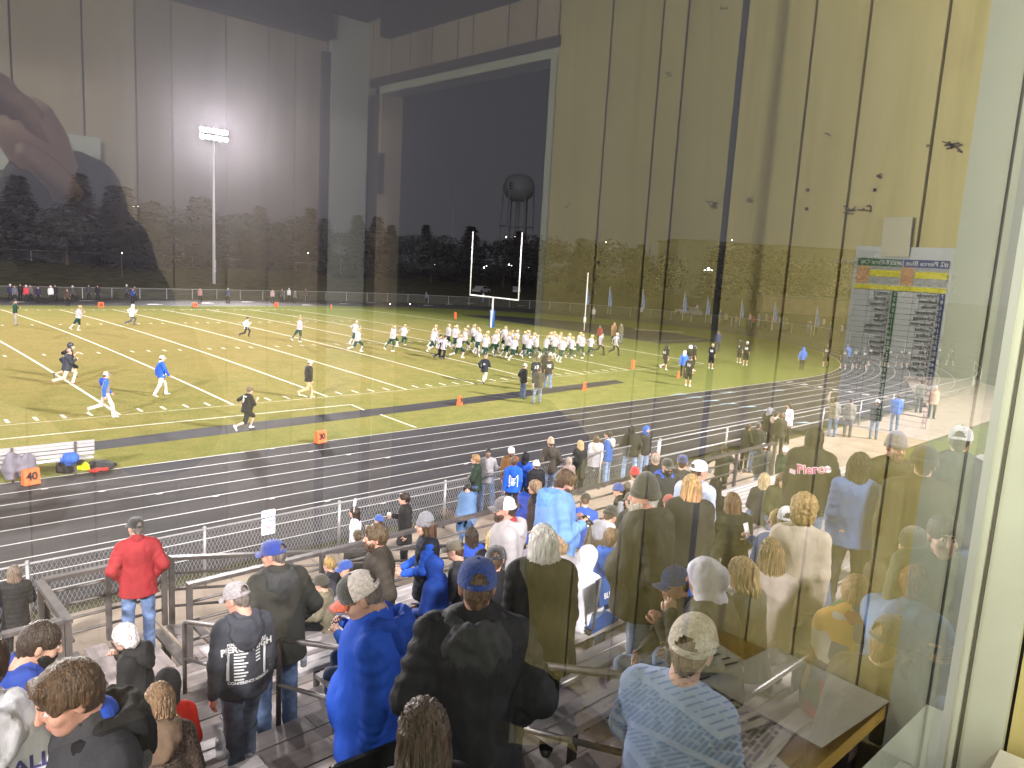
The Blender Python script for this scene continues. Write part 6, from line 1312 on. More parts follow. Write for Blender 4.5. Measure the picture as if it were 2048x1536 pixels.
# ---- concrete apron
P('man in black jacket walking away on the concrete apron', 1449, 889, 'G', 1.80, 60, res='mid', hair=('short', HD), top=('jacket', (.022, .026, .02)), pants=BKD, arms=('out', 'out'), legs=('wf', 'wb'), g=1.15)
P('woman in black standing beside the two rail fence', 1497, 848, 'G', 1.72, 110, res='mid', hair=('short', HD), top=('jacket', (.02, .022, .018)), pants=BKD, fem=True, arms=('crossed', 'crossed'))
P('man in dark cap and dark coat beside the woman in black', 1517, 845, 'G', 1.80, 60, res='mid', hat=('cap', CHAR, CHAR, CHAR), top=('jacket', (.03, .032, .028)), pants=('denim', (.10, .14, .22)), g=1.1)
P('person in white cap and dark jacket with back turned on the apron', 1529, 887, 'G', 1.78, 65, res='mid', hat=('cap', (.7, .68, .72), (.72, .70, .75), (.4, .4, .45)), top=('jacket', (.05, .055, .055)), pants=('denim', (.12, .17, .26)), g=1.3)
P('woman in white cap and dark green jacket facing the stands', 1571, 894, 'G', 1.66, 240, res='mid', hat=('cap', (.68, .66, .7), (.68, .66, .7), (.5, .5, .54)), hair=('bob', HB), top=('jacket', (.025, .05, .038)), fem=True, pants=BKD, g=1.15)
P('person in grey fur hat in the group by the fence', 1540, 815, 'G', 1.72, 90, res='low', hat=('hoodup', (.20, .20, .22)), top=('coat', (.03, .03, .025)), pants=BKD)
P('woman in black with pale scarf in the group by the fence', 1553, 822, 'G', 1.66, 100, res='low', hair=('short', HD), hood=(.5, .38, .32), top=('coat', (.03, .03, .025)), pants=BKD, fem=True)
P('person in dark jacket with back turned in the group by the fence', 1563, 826, 'G', 1.70, 50, res='low', hair=('short', HB), top=('coat', (.035, .034, .028)), pants=BKD)
P('woman in white jacket and black trousers in the group by the fence', 1580, 806, 'G', 1.74, -50, res='mid', hair=('bob', HD), top=('jacket', (.70, .67, .78)), fem=True, pants=BKD)
P('person in camouflage jacket with hands raised, behind the printed sheet', 1672, 794, 'G', 1.78, 60, res='low', hair=('crop', HD), top=('jacket', (.24, .22, .17), cloth_m((.26, .24, .19), 'camo', (.10, .09, .07))), pants=JN, arms=('up', 'down'))
P('second person in camouflage jacket beside the hands raised one', 1703, 796, 'G', 1.76, 60, res='low', hat=('cap', CHAR, CHAR, CHAR), top=('jacket', (.24, .22, .17), cloth_m((.26, .24, .19), 'camo', (.10, .09, .07))), pants=GRY)
P('person in black jacket and white cap in line on the apron', 1756, 799, 'G', 1.78, 60, res='low', hat=('cap', (.7, .7, .74), (.7, .7, .74), (.1, .1, .12)), top=('jacket', BLACK), pants=('denim', (.15, .2, .27)))
P('person in royal blue sweatshirt in line on the apron', 1797, 787, 'G', 1.80, 60, res='low', hair=('short', HB), top=('hoodie', (.04, .13, .46)), pants=('denim', (.10, .14, .22)))
P('person in black jacket with yellow bands at the end of the line', 1845, 760, 'G', 1.80, 50, res='low', hair=('short', HB), top=('jacket', (.10, .10, .08)), pants=BKD)
P('person in tan coat and hat by the jamb', 1872, 772, 'G', 1.72, 230, res='low', hat=('beanie', (.4, .33, .27)), top=('coat', (.40, .26, .19)), pants=BKD)
# ---- right-hand side of the stands
p = P('big man in black hooded sweatshirt with pink team script and flag patch', 1632, 856, 'D', 1.90, 72, 9.4, res='hero', hat=('hoodup', (.022, .022, .018)), top=('hoodie', (.022, .022, .018)), g=1.45, pants=('denim', (.18, .25, .38)), arms=('down', 'pocket'))
print_back(p, 'Pierce', .36, .15, mat('script_pink', (.50, .10, .18), .6), bold=.004, x=.05, tilt=.18); print_back(p, 'Pierce', .362, .15, M_prw, bold=.009, x=.05, tilt=.18, lift=.0022); print_back(p, bars_mesh([(-.03, -.02, .08, .055)]), .28, 1, mat('flag_patch', (.62, .45, .50), .6), x=-.20)
P('woman with long black hair and sunglasses in blue denim shirt', 1723, 904, 'D', 1.72, 62, 7.4, res='hero', hair=('verylong', (.022, .018, .013)), top=('shirt', (.10, .17, .36)), fem=True, g=1.25, pants=GRY, head=(-35, 0, 0))
p = P('man in grey knit hat, glasses and dark jacket with emblem facing the glass', 1795, 868, 'S', 1.84, 222, res='hero', hat=('beanie', (.28, .25, .27), .02), glasses=True, beard=((.22, .13, .09),), top=('jacket', (.035, .034, .026)), g=1.35, skin='red', pants=BKD)
print_back(p, bars_mesh([(-.05, .02, .10, .03), (-.05, -.03, .12, .025), (-.05, -.08, .10, .03)]), .36, 1, M_prw, x=.10, front=True)
P('man in black knit cap with back turned, right of the man facing the glass', 1853, 893, 'S', 1.82, 70, res='mid', hat=('beanie', (.03, .028, .02)), hair=('crop', HB), top=('jacket', (.035, .033, .02)), g=1.35)
P('person in cap with white panel seen through the reflected jamb', 1925, 852, 'S', 1.86, 80, res='mid', hat=('cap', (.06, .06, .06), (.66, .66, .66), (.06, .06, .06)), top=('jacket', (.06, .065, .06)), g=1.4)
P('man in white mesh cap and slate blue jacket with white piping', 1578, 1014, 'T', 1.86, 62, res='hero', hat=('cap', (.16, .22, .42), (.76, .74, .82), (.14, .20, .40)), hair=('crop', HK), top=('jacket', (.10, .15, .30)), hood=(.09, .135, .27), g=1.15, lean=.05)
P('woman with wild blond curls and pale jacket beside the white mesh cap', 1612, 988, 'S', 1.66, 70, res='mid', hair=('curly', (.34, .22, .09)), top=('jacket', (.46, .40, .34)), fem=True, g=1.1)
p = P('blonde woman in blue jacket holding up a white phone', 1557, 1018, 'T', 1.66, -40, res='mid', hair=('long', (.46, .33, .15)), top=('jacket', (.06, .14, .36)), fem=True, arms=('lap', ((.3, .55, -.7), (-.3, .7, .75))))
mb = MB(); mb.box((0, 0, 0), (.08, .012, .16), Matrix.Rotation(-.3, 3, 'X')); hand_prop(p, 'phone', 'white phone held up by the blonde woman in the blue jacket', 'phone', mb, M_white, off=(0, 0, .05))
P('brown haired woman in black ribbed puffer jacket with back turned', 1466, 984, 'T', 1.78, 45, res='mid', hair=('long', (.11, .07, .03)), top=('puffer', (.028, .03, .02)), fem=True, g=1.2)
P('girl with very long brown hair in pale grey coat', 1548, 1073, 'T', 1.74, 55, res='hero', hair=('verylong', (.18, .115, .05)), top=('coat', (.36, .31, .30)), fem=True, g=1.1, pants=('slacks', (.05, .015, .025)))
P('woman with straight light brown hair and glasses seated', 1483, 1113, 'T', 1.66, -8, res='hero', hair=('bob', (.27, .18, .09)), top=('jacket', (.05, .055, .055)), fem=True, glasses=True)
P('person in white hood and dark jacket with a fist at the chin', 1408, 1118, 'T', 1.84, -14, res='hero', hat=('hoodup', (.76, .74, .84)), top=('jacket', (.055, .055, .052)), arms=('face', 'lap'), g=1.15)
P('person in blue cap looking left beside the white hood', 1350, 1134, 'T', 1.78, -58, res='hero', hat=('cap', (.05, .10, .32), (.05, .10, .32), (.05, .10, .32)), hair=('crop', HB), skin='red', top=('jacket', (.05, .05, .055)), arms=('face', 'lap'), pants=('denim', (.17, .22, .33)))
P('man in beige mesh trucker cap and light blue shirt below the window', 1394, 1238, 'E', 1.84, 74, 3.0, res='hero', hat=('cap', (.48, .42, .33), (.56, .50, .42), (.40, .34, .26)), hair=('crop', (.14, .08, .045)), top=('shirt', (.28, .38, .60)), skin='fair', g=1.08, lean=-.06, side=.10)
P('red haired man in blue jacket close below the jamb', 1842, 1120, 'E', 1.78, 95, 4.4, res='mid', hair=('short', HR), top=('jacket', (.14, .26, .50)), skin='red', g=1.2)
p = P('person in dark team cap with white script near the jamb', 1835, 1058, 'E', 1.80, 225, 4.9, res='mid', hat=('cap', (.03, .03, .022), (.03, .03, .022), (.06, .09, .2)), hair=('crop', HB), top=('jacket', (.05, .045, .03)), g=1.2, arms=('lap', 'lap'))
P('woman facing the glass beside the jamb, dark hair pulled back', 1893, 1030, 'E', 1.72, 235, 4.3, res='hero', hair=('crop', HD), top=('jacket', (.06, .08, .06)), fem=True, g=1.2, skin='fair', head=(0, -6, 0))
P('brown bearded man in black jacket and navy cap low by the jamb', 1800, 1235, 'E', 1.80, 118, 3.4, res='hero', hat=('cap', (.03, .04, .10), (.03, .04, .10), (.03, .04, .10)), beard=((.13, .055, .02), 'big'), hair=('short', (.13, .055, .02)), top=('jacket', (.012, .012, .013)), g=1.25)
sport, nt, b = nodes_mat('sports_blanket'); tc = N(nt, 'ShaderNodeTexCoord'); vo = N(nt, 'ShaderNodeTexVoronoi', Scale=7.5); vo.distance = 'CHEBYCHEV'; vo.inputs['Randomness'].default_value = .55; nt.links.new(tc.outputs['Object'], vo.inputs['Vector']); sx = N(nt, 'ShaderNodeSeparateColor'); nt.links.new(vo.outputs['Color'], sx.inputs[0])
r = ramp(nt, sx.outputs[0], [(0, (.32, .02, .03)), (.22, (.02, .045, .20)), (.42, (.03, .12, .05)), (.58, (.50, .28, .05)), (.72, (.02, .03, .10)), (.86, (.42, .40, .42)), (1, (.3, .02, .03))]); r.color_ramp.interpolation = 'CONSTANT'; nt.links.new(r.outputs[0], b.inputs['Base Color']); b.inputs['Roughness'].default_value = .9
P('person wrapped in a multicoloured sports print blanket', 1716, 1150, 'T', 1.62, 60, res='mid', hair=('short', (.25, .13, .05)), top=('blanket', (.2, .05, .05), sport), pants=('slacks', (.10, .012, .03)), g=1.2, lean=.25)
# more heads between the ones above
for (u, v, md, h, fc, lab, kw) in (
    (1608, 1072, 'T', 1.66, 60, 'person in slate hoodie half hidden behind the long brown hair', dict(hair=('short', HB), top=('hoodie', (.10, .14, .26)))),
    (1432, 958, 'T', 1.66, 50, 'person in black hood beyond the ribbed puffer jacket', dict(hat=('hoodup', BLACK), top=('hoodie', BLACK))),
    (1530, 945, 'T', 1.60, 60, 'blonde girl seated near the front rail', dict(hair=('long', (.42, .32, .18)), top=('jacket', (.05, .05, .045)), fem=True)),
    (1568, 945, 'T', 1.66, 230, 'woman in olive jacket looking back from the front rail', dict(hair=('bob', HB), top=('jacket', (.05, .055, .03)), fem=True)),
    (1120, 1062, 'T', 1.74, 40, 'man in grey sweater half hidden behind the white haired woman', dict(hair=('curly', (.28, .19, .12)), top=('hoodie', (.25, .24, .25)), g=1.1)),
    (1095, 1130, 'T', 1.72, 40, 'person in blue jacket and white scarf in front of the white hair', dict(hair=('crop', HB), top=('jacket', (.03, .10, .42)), hood=(.5, .5, .58))),
    (860, 1110, 'T', 1.66, -30, 'person in blue jacket low beside the quilted vest', dict(hat=('hoodup', (.02, .06, .30)), top=('jacket', (.02, .06, .30)))),
    (1295, 1040, 'T', 1.72, 60, 'person in black jacket between the blue parka and the bearded man', dict(hair=('short', HD), top=('jacket', BLACK)))):
    P(lab, u, v, md, h, fc, res='low', **kw)
# ---- in the press box, mirrored by the glass: the photographer's hands and dark sleeve, and a note taker at the counter
ph_loc = (CAM[0]-0.04, CAM[1]-0.36, ZF)
person('photographer in dark jacket holding a phone up to the window', ph_loc, 0, h=1.90, res='mid', top=('jacket', (.020, .014, .030)), hair=('short', HD), arms=((U(.55, .50, -.50), U(-.40, .40, .80)), (U(.50, .55, -.45), U(-.40, .38, .78))), pants=BKD, lean=-.04, g=1.1)
nt = person('note taker in black jacket writing at the press box counter', (CAM[0]+0.62, PY-0.66, ZF), 50, h=1.74, seat=.52, legs=('sit', 'sit'), res='mid', top=('jacket', (.010, .010, .012)), hair=('short', HK), arms=(((.25, .5, -.75), (-.3, .95, .02)), ((.20, .50, -.75), (-.15, .95, .03))), lean=.38, g=1.25, pants=BKD)
d = nt[2]; w = d['RA'][2]; a = (d['RA'][1]-w)/np.linalg.norm(d['RA'][1]-w); mb = MB(); c = w+a*.03; n1 = Vector(a).orthogonal().normalized(); n2 = Vector(a).cross(n1)
mb.tube([Vector(c)+(n1*math.cos(t)+n2*math.sin(t))*.037 for t in np.linspace(0, 6.283, 17)], .012, 6); mb.build('watch_strap', mat('strap_black', (.012, .013, .02), .5), nt[0], smooth=True)
mb = MB(); q = w-a*.09; mb.tube([q+np.array((-.01, .03, -.05)), q+np.array((.02, -.03, .11))], .0055, 8); pen = mb.build('pen', mat('pen_purple', (.10, .02, .10), .3), smooth=True); pen.matrix_world = nt[0].matrix_basis.copy(); tag(pen, 'purple pen in the note taker hand above the papers', 'pen')
mb = MB(); mb.box((0, 0, .44), (.42, .40, .04)); st = thing('chair', 'brown chair under the note taker at the counter', 'chair', nt[0].location, nt[0].rotation_euler.z); mb.build('seat', M_brown, st)
mb = MB()
for sx in (-.18, .18):
    for sy in (-.17, .17): mb.box((sx, sy, .21), (.035, .035, .42))
mb.build('leg', M_brown, st)
# ================================================================ PLAYERS, COACHES, OFFICIALS
GOLD = (.50, .38, .19)
JW = (.42, .395, .41); PG = (.012, .045, .032)
PLAY = 'players and staff on the field'
def on_field(u, v, h): 
    z = 0.2
    for _ in range(4): q = at_z(u, v, z+h); z = crown(q[0], q[1])+.012
    return (q[0], q[1], z)
protos = []
for i, (lg, ar, ln) in enumerate(((('rf', 'rb'), ('runb', 'runf'), .16), (('rb', 'rf'), ('runf', 'runb'), .14), (('rk', 're'), ('run90', 'runf'), .18), (('re', 'rs'), ('runf', 'run90'), .12), (('wf', 'wb'), ('down', 'run90'), .06), (('rs', 're'), ('runb', 'runf'), .15))):
    p = person('running player in white jersey and gold helmet', (0, 0, -50), 0, h=1.83, res='far', legs=lg, arms=ar, lean=ln, top=('jersey', JW), sleeves=.62, pants=('knee', PG), sock=(.44, .42, .40) if i % 3 else (.03, .06, .045), hat=('helmet', GOLD, (.35, .33, .30), .55), hair=None, g=1.16, shoes=(.6, .58, .55), hem=-.08, skin='fair' if i % 2 else 'tan', group='white jersey players running in a pack')
    sd = MB()
    d = p[2]
    protos.append(p[0])
PACK = [(807.8, 641), (869, 643), (867.5, 650), (897.7, 645), (912.3, 643), (911, 648), (932.8, 644), (930, 650), (947.5, 646), (956, 651.5), (957.5, 656), (919, 661), (973, 655), (971.5, 661), (995, 655), (990.5, 660), (1010, 650), (1022.5, 653), (1016.8, 663), (1033.5, 658), (1028.5, 666), (1050, 660), (1056, 658.5), (1058.8, 664), (1067.5, 658), (1073.5, 662), (1093, 664), (1101.7, 661.5), (1107.6, 660), (1110.5, 666), (1120.3, 657.5), (1123, 666), (1126, 672), (1137, 659.5), (1143.7, 666), (1160.5, 657.5), (1165, 666), (1182.5, 663)]
LONE = [(787, 642, 'left of the pack, upper of a close pair'), (786, 649, 'left of the pack, lower of a close pair'), (710.5, 638.5, 'in the left pair on the pitch, upper one'), (715.3, 648, 'in the left pair on the pitch, lower one'), (599, 632, 'alone in front of the pack, between yard lines'), (156, 608.5, 'alone at the far left by the far sideline')]
pr_ = random.Random(3)
used = set()
def place_player(u, v, label, face, k, group):
    q = on_field(u, v, 1.86); o = protos[k] if k not in used else copy_tree(protos[k]); used.add(k)
    o.location = q; o.rotation_euler.z = -R(face); tag(o, label, 'person', group); return o
PACK.sort()
for i, (u, v) in enumerate(PACK):
    place_player(u, v, f'white jersey player in gold helmet, {ORD[i]} from the left in the running pack', 100+pr_.uniform(-14, 16), pr_.randrange(6) if i > 30 else (i*7+pr_.randrange(2)) % 6, 'white jersey players running in a pack')
for i, (u, v, w) in enumerate(LONE): place_player(u, v, f'white jersey player running {w}', 96+pr_.uniform(-10, 10), (i*2+1) % 6, 'white jersey players running in a pack')
def F_(label, u, v, h, face, **kw):
    kw.setdefault('res', 'low' if v > 670 else 'far'); kw.setdefault('group', PLAY); return person(label, on_field(u, v, h), face, h=h, **kw)
KHAKI = ('slacks', (.50, .42, .34)); WALK = dict(legs=('wf', 'wb'), arms=('back', 'fwd')); RUN = dict(legs=('rf', 'rb'), arms=('runb', 'runf'), lean=.15)
F_('coach in dark green jacket and pale trousers standing at the far left', 29, 599, 1.84, 95, top=('jacket', (.015, .05, .03)), hat=('cap', BLACK, BLACK, BLACK), pants=('slacks', (.30, .28, .27)), arms=('phone', 'down'))
F_('man in white hooded top jogging near the far sideline', 263, 603, 1.82, 80, top=('hoodie', (.70, .62, .66)), hat=('hoodup', (.7, .62, .66)), hair=None, pants=GRY, **RUN)
F_('player in white shirt and black cap running alone across the yard lines', 492, 629, 1.62, 100, top=('tee', (.66, .66, .74)), sleeves=1, hat=('cap', BLACK, BLACK, BLACK), pants=BKD, **RUN)
F_('player with black and white helmet behind the coach in dark jacket', 134, 676, 1.90, 100, top=('jersey', BLACK), sleeves=.6, hat=('helmet', (.05, .05, .055), (.7, .7, .72)), hair=None, pants=('knee', BLACK), g=1.15, **RUN)
F_('coach in dark jacket and khaki trousers jogging over a yard line', 132, 688, 1.86, 96, top=('jacket', (.04, .042, .055)), hat=('cap', (.03, .03, .03), (.6, .3, .24), (.03, .03, .03)), pants=KHAKI, shoes=(.25, .10, .05), g=1.15, **RUN)
F_('coach in grey and blue pullover striding by the near sideline', 210, 741, 1.84, 92, top=('hoodie', (.24, .22, .24)), hood=ROYAL, sleeve_col=(.03, .11, .45), hat=('cap', (.20, .2, .22), (.66, .62, .64), (.15, .15, .17)), pants=('slacks', (.62, .53, .48)), legs=('rb', 'wf'), arms=('fwd', 'back'), shoes=(.5, .5, .5))
F_('coach in royal blue jacket with white shoulders and cream trousers', 322, 709, 1.84, 90, top=('jacket', (.025, .10, .48)), hood='none', hat=('cap', (.72, .70, .70), (.72, .70, .70), (.72, .7, .7)), collar=(.7, .68, .68), pants=('slacks', (.66, .58, .48)), shoes=(.6, .58, .55), **WALK)
p = F_('player with number 9 on a black jersey running in white gloves', 494, 763, 1.84, 82, top=('jersey', (.014, .016, .014)), sleeves=.55, hair=('short', (.13, .08, .05)), pants=('knee', (.014, .016, .014)), shoes=(.66, .66, .62), g=1.2, skin='fair', **RUN)
print_back(p, '9', .30, .26, M_prw, bold=.012, x=-.02); print_back(p, bars_mesh([(-.12, 0, .22, .04)]), .43, 1, M_prw)
F_('coach in black jacket and tan trousers walking across a yard line', 618, 718, 1.86, 88, top=('jacket', (.022, .022, .020)), hat=('cap', (.55, .5, .46), (.6, .5, .44), (.4, .38, .34)), pants=('slacks', (.40, .29, .15)), shoes=(.6, .58, .54), g=1.1, legs=('wf', 'rb'), arms=('down', 'down'))
p = F_('man in dark jacket with round logo and khaki trousers jogging near the sideline', 971, 702, 1.84, 60, top=('jacket', (.02, .024, .03)), hair=('bald', (.3, .2, .16)), pants=KHAKI, skin='red', shoes=(.04, .04, .05), **RUN)
print_back(p, 'O', .28, .16, M_prw, bold=.005)
F_('man in black jacket and jeans walking near the twenty marker', 1049, 727, 1.80, 95, top=('jacket', (.02, .02, .018)), hat=('cap', (.5, .45, .44), (.5, .45, .44), (.3, .28, .27)), pants=('denim', (.06, .08, .12)), arms=('pocket', 'down'))
F_('man in dark jacket and jeans standing on the grass by the runway', 1079, 734, 1.84, 45, top=('jacket', (.045, .042, .03)), hair=('crop', HD), pants=('denim', (.15, .18, .22)), legs=('wide', 'wf'), arms=('crossed', 'phone'), g=1.1)
p = F_('player with number 73 on a black jersey seen from behind', 1074, 714, 1.86, 40, top=('jersey', BLACK), sleeves=.55, hair=('crop', HB), pants=('knee', BLACK), g=1.25); print_back(p, '73', .30, .24, M_prw, bold=.010)
p = F_('player with number 25 on a black jersey seen from behind', 1099, 711, 1.84, 40, top=('jersey', BLACK), sleeves=.55, hair=('crop', (.10, .05, .03)), pants=JN, g=1.2, legs=('wf', 'wb')); print_back(p, '25', .30, .24, M_prw, bold=.010)
F_('player in dark helmet with white stripe beyond the numbered pair', 1093, 701, 1.88, 60, top=('jersey', BLACK), sleeves=.55, hat=('helmet', (.02, .03, .03), (.6, .6, .6)), hair=None, pants=('knee', BLACK), g=1.2)
def stripes(m='referee_stripes'):
    if m in MATS: return MATS[m]
    k, nt, b = nodes_mat(m); tc = N(nt, 'ShaderNodeTexCoord'); sx = N(nt, 'ShaderNodeSeparateXYZ'); nt.links.new(tc.outputs['Object'], sx.inputs[0]); mu = N(nt, 'ShaderNodeMath', operation='MULTIPLY'); nt.links.new(sx.outputs['X'], mu.inputs[0]); mu.inputs[1].default_value = 11.0
    fr = N(nt, 'ShaderNodeMath', operation='FRACT'); nt.links.new(mu.outputs[0], fr.inputs[0]); r = ramp(nt, fr.outputs[0], [(0.0, (.70, .67, .72)), (.5, (.70, .67, .72)), (.52, (.02, .02, .02)), (1, (.02, .02, .02))]); r.color_ramp.interpolation = 'CONSTANT'; nt.links.new(r.outputs[0], b.inputs['Base Color']); MATS[m] = k; return k
REFS = ((879, 662, 80, 'running behind the pack, left of two', 1), (889, 664, 70, 'running behind the pack, right of two', 1), (1204, 663, 110, 'with black cap walking ahead of the pack', 0), (1234, 664.5, 95, 'with white cap walking ahead of the pack', 0))
for u, v, fc, w, rn in REFS:
    p = F_(f'official in black and white striped shirt {w}', u, v, 1.84, fc, top=('tee', JW, stripes()), sleeves=1, pants=BKD, hat=('cap', (.72, .7, .7) if 'white cap' in w else BLACK, (.72, .7, .7) if 'white cap' in w else BLACK, BLACK), g=1.1, group='officials in striped shirts', **(RUN if rn else dict(legs=('rb', 'wf'), arms=('out', 'down'))))
    print_leg = MB(); d = p[2]
F_('person in red shirt holding a yellow pad beyond the officials', 1201, 650, 1.76, 260, top=('shirt', (.20, .03, .03)), pants=BKD, hair=('crop', HK), skin='brown')
F_('man in tan coat standing on the dark apron beyond the officials', 1229, 644, 1.84, 200, top=('coat', (.26, .15, .07)), hem=-.34, pants=BKD, hair=('crop', HG))
F_('man in dark jacket and grey jeans standing beside the tan coat', 1243, 646, 1.84, 200, top=('jacket', (.08, .075, .05)), pants=('denim', (.14, .16, .19)), hat=('cap', OLIVE, OLIVE, OLIVE))
BJ = dict(top=('jersey', (.014, .015, .014)), sleeves=.55, pants=('knee', (.014, .015, .014)), g=1.18, shoes=(.55, .55, .5))
def bj(label, u, v, fc, num=None, helmet=None, **kw):
    q = dict(BJ); q.update(kw); q.setdefault('hat', ('helmet', helmet, (.6, .6, .6)) if helmet else None); 
    if helmet: q['hair'] = None
    p = F_(label, u, v, 1.85, fc, group='black jersey players', **q)
    if num: print_back(p, num, .30, .24, M_prw, bold=.010)
    return p
bj('heavy player in black jersey walking between the pylon and the goal marker', 1334, 688, 100, '64', (.02, .022, .024), legs=('wf', 'rb'))
F_('player in royal blue hooded jacket near the goal marker', 1370, 700, 1.80, 60, top=('hoodie', (.035, .13, .50)), hat=('hoodup', (.6, .62, .7)), hair=None, pants=BKD, **WALK)
bj('player in white helmet beside the blue hooded jacket', 1381, 690, 100, None, (.62, .62, .66)); bj('player in dark helmet beside the white helmet', 1389, 689, 110, None, (.03, .03, .035))
bj('player with number 17 on a black jersey and a white towel', 1381, 712, 70, '17', None, hair=('crop', HD)); bj('player without helmet carrying his helmet on the grass', 1426, 687, 80, '18', None, hair=('short', HL))
F_('tall man in navy jacket standing on the grass by the bend', 1438, 661, 1.90, 40, top=('jacket', (.03, .04, .10)), pants=('slacks', (.03, .035, .06)), hat=('cap', NAVY, NAVY, NAVY))
bj('player in black helmet leaning on another, left one', 1482, 679, 90, '4', (.02, .02, .02)); bj('player with number 50 on a black jersey in white cap', 1495, 683, 70, '50', None, hat=('beanie', (.66, .64, .68)))
F_('player in royal blue hooded jacket walking on the inside of the bend', 1608, 693, 1.80, 70, top=('hoodie', (.04, .13, .46)), hat=('hoodup', (.04, .13, .46)), hair=None, pants=BKD, **WALK)
for i, (u, v, n) in enumerate(((1656, 687, '54'), (1691, 691, '11'), (1714, 691, '12'), (1731, 693, '52'), (1742, 687, '66'), (1770, 688, '21'), (1781, 690, '33'), (1803, 690, '40'), (1819, 692, '70'), (1851, 690, '8'), (1880, 687, '58'), (1905, 689, '15'))):
    bj(f'player with white number {n} on a black jersey, {ORD[i]} from the left on the bend', u, v, 55+pr_.uniform(-20, 20), n, (.02, .02, .02) if i % 3 else None, legs=('wf', 'wb') if i % 2 else ('wb', 'wf'))
F_('person in royal blue among the black jerseys on the track', 1697, 688, 1.84, 60, top=('hoodie', (.05, .16, .50)), pants=BKD, hair=('crop', HB))
# ---- people along the far fences
def far_person(i, u, v, col, label, h=1.74, pants=BKD, fc=190, z=0.0, **kw):
    q = at_z(u, v, z+h); return person(label, (q[0], q[1], z), fc, h=h, res='far', top=('jacket', col), pants=pants, group='people along the far fences', **kw)
FL = [(20, 568, NAVY, 'in navy, first at the far left fence'), (29, 570, (.10, .10, .12), 'in grey beside the navy one at the far left'), (40, 567, BLACK, 'in black with pale cap in the far left cluster'), (52, 570, (.45, .05, .06), 'in red jacket in the far left cluster'), (60, 569, (.12, .12, .13), 'in grey with white cap in the far left cluster'), (76, 572, (.03, .02, .05), 'in dark purple coat at the end of the far left cluster'),
      (101, 571, (.6, .58, .58), 'in white beside a dark coat at the far fence'), (110, 569, BLACK, 'in dark coat beside the white top at the far fence'), (134, 577, (.06, .04, .03), 'in brown leaning on the far fence'), (145, 571, (.05, .05, .05), 'in dark jacket with white scarf at the far fence'), (177, 569, (.04, .04, .045), 'in grey coat with white cap behind the far fence'), (195, 570, BLACK, 'in black jacket and white shirt behind the far fence'), (253, 569, (.05, .05, .06), 'in dark jacket near the cameraman at the far fence'), (269, 572, (.06, .055, .05), 'in brown just behind the cameraman at the far fence'),
      (400, 575, (.30, .16, .16), 'in pale red top right of the floodlight tower'), (456, 576, (.05, .06, .10), 'in dark blue beyond the floodlight tower'), (545, 578, (.40, .28, .28), 'in pink top at the middle of the far fence'), (564, 577, (.06, .06, .06), 'in dark grey at the middle of the far fence'), (578, 576, (.5, .5, .5), 'in white hood at the middle of the far fence'), (590, 580, (.10, .09, .09), 'in grey crouching at the middle of the far fence'), (611, 576, (.05, .05, .045), 'in dark green alone left of the pillar reflection')]
for i, (u, v, c, l) in enumerate(FL): far_person(i, u, v, c, 'small figure '+l, hair=('short', HD) if i % 3 else None, hat=('cap', (.65, .6, .6), (.65, .6, .6), (.65, .6, .6)) if i % 3 == 0 else None)
far_person(0, 265, 575, (.02, .05, .22), 'cameraman in royal blue jacket filming from the far track', fc=170, arms=('phone', 'face'))
FR = [(853, 583, (.10, .11, .18), 'in blue grey behind the far fence left of the goal post'), (967, 584, (.45, .44, .44), 'in white behind the crossbar of the goal post'), (1188, 614, (.5, .5, .5), 'in white low behind the end fence'), (1284, 611, (.35, .36, .42), 'in pale blue at the end fence'), (1395, 608, (.55, .56, .60), 'in white top behind the end fence'), (1442, 620, (.04, .06, .14), 'in navy at the end fence between two flags'), (1453, 625, (.25, .22, .18), 'in tan at the end fence between two flags'), (1474, 629, (.28, .24, .16), 'in beige moving along the end fence'),
      (1501, 626, (.60, .40, .42), 'in pink top beside a flag at the end fence'), (1508, 630, (.55, .08, .07), 'in red beside the pink top'), (1519, 627, (.10, .16, .45), 'in royal blue at the end fence'), (1534, 628, (.30, .28, .28), 'in white print shirt and red cap at the end fence'), (1546, 630, (.50, .10, .08), 'in red and white at the end fence'), (1561, 631, (.40, .38, .36), 'in pale grey at the end fence'), (1567, 633, (.32, .28, .20), 'in tan hat at the end fence'), (1575, 634, (.12, .12, .12), 'in dark jacket at the end fence'),
      (1618, 639, (.14, .14, .15), 'in grey by the last flag'), (1622, 642, (.08, .12, .35), 'in blue and white by the last flag'), (1635, 640, (.06, .07, .09), 'in navy right of the last flag'), (1649, 635, (.55, .48, .55), 'in pale pink right of the last flag'), (1663, 645, (.15, .13, .25), 'in violet right of the last flag'), (1686, 648, (.20, .25, .45), 'in light blue at the edge of the roster sheet')]
for i, (u, v, c, l) in enumerate(FR):
    q = at_z(u, v, 1.72); d = math.hypot(q[0]-CX, q[1]-CY); far_person(i, u, v, c, 'small figure '+l, h=1.72, fc=260+i*3, hair=('short', (HD, HB, HL)[i % 3]), pants=(BKD, JN, GRY)[i % 3])

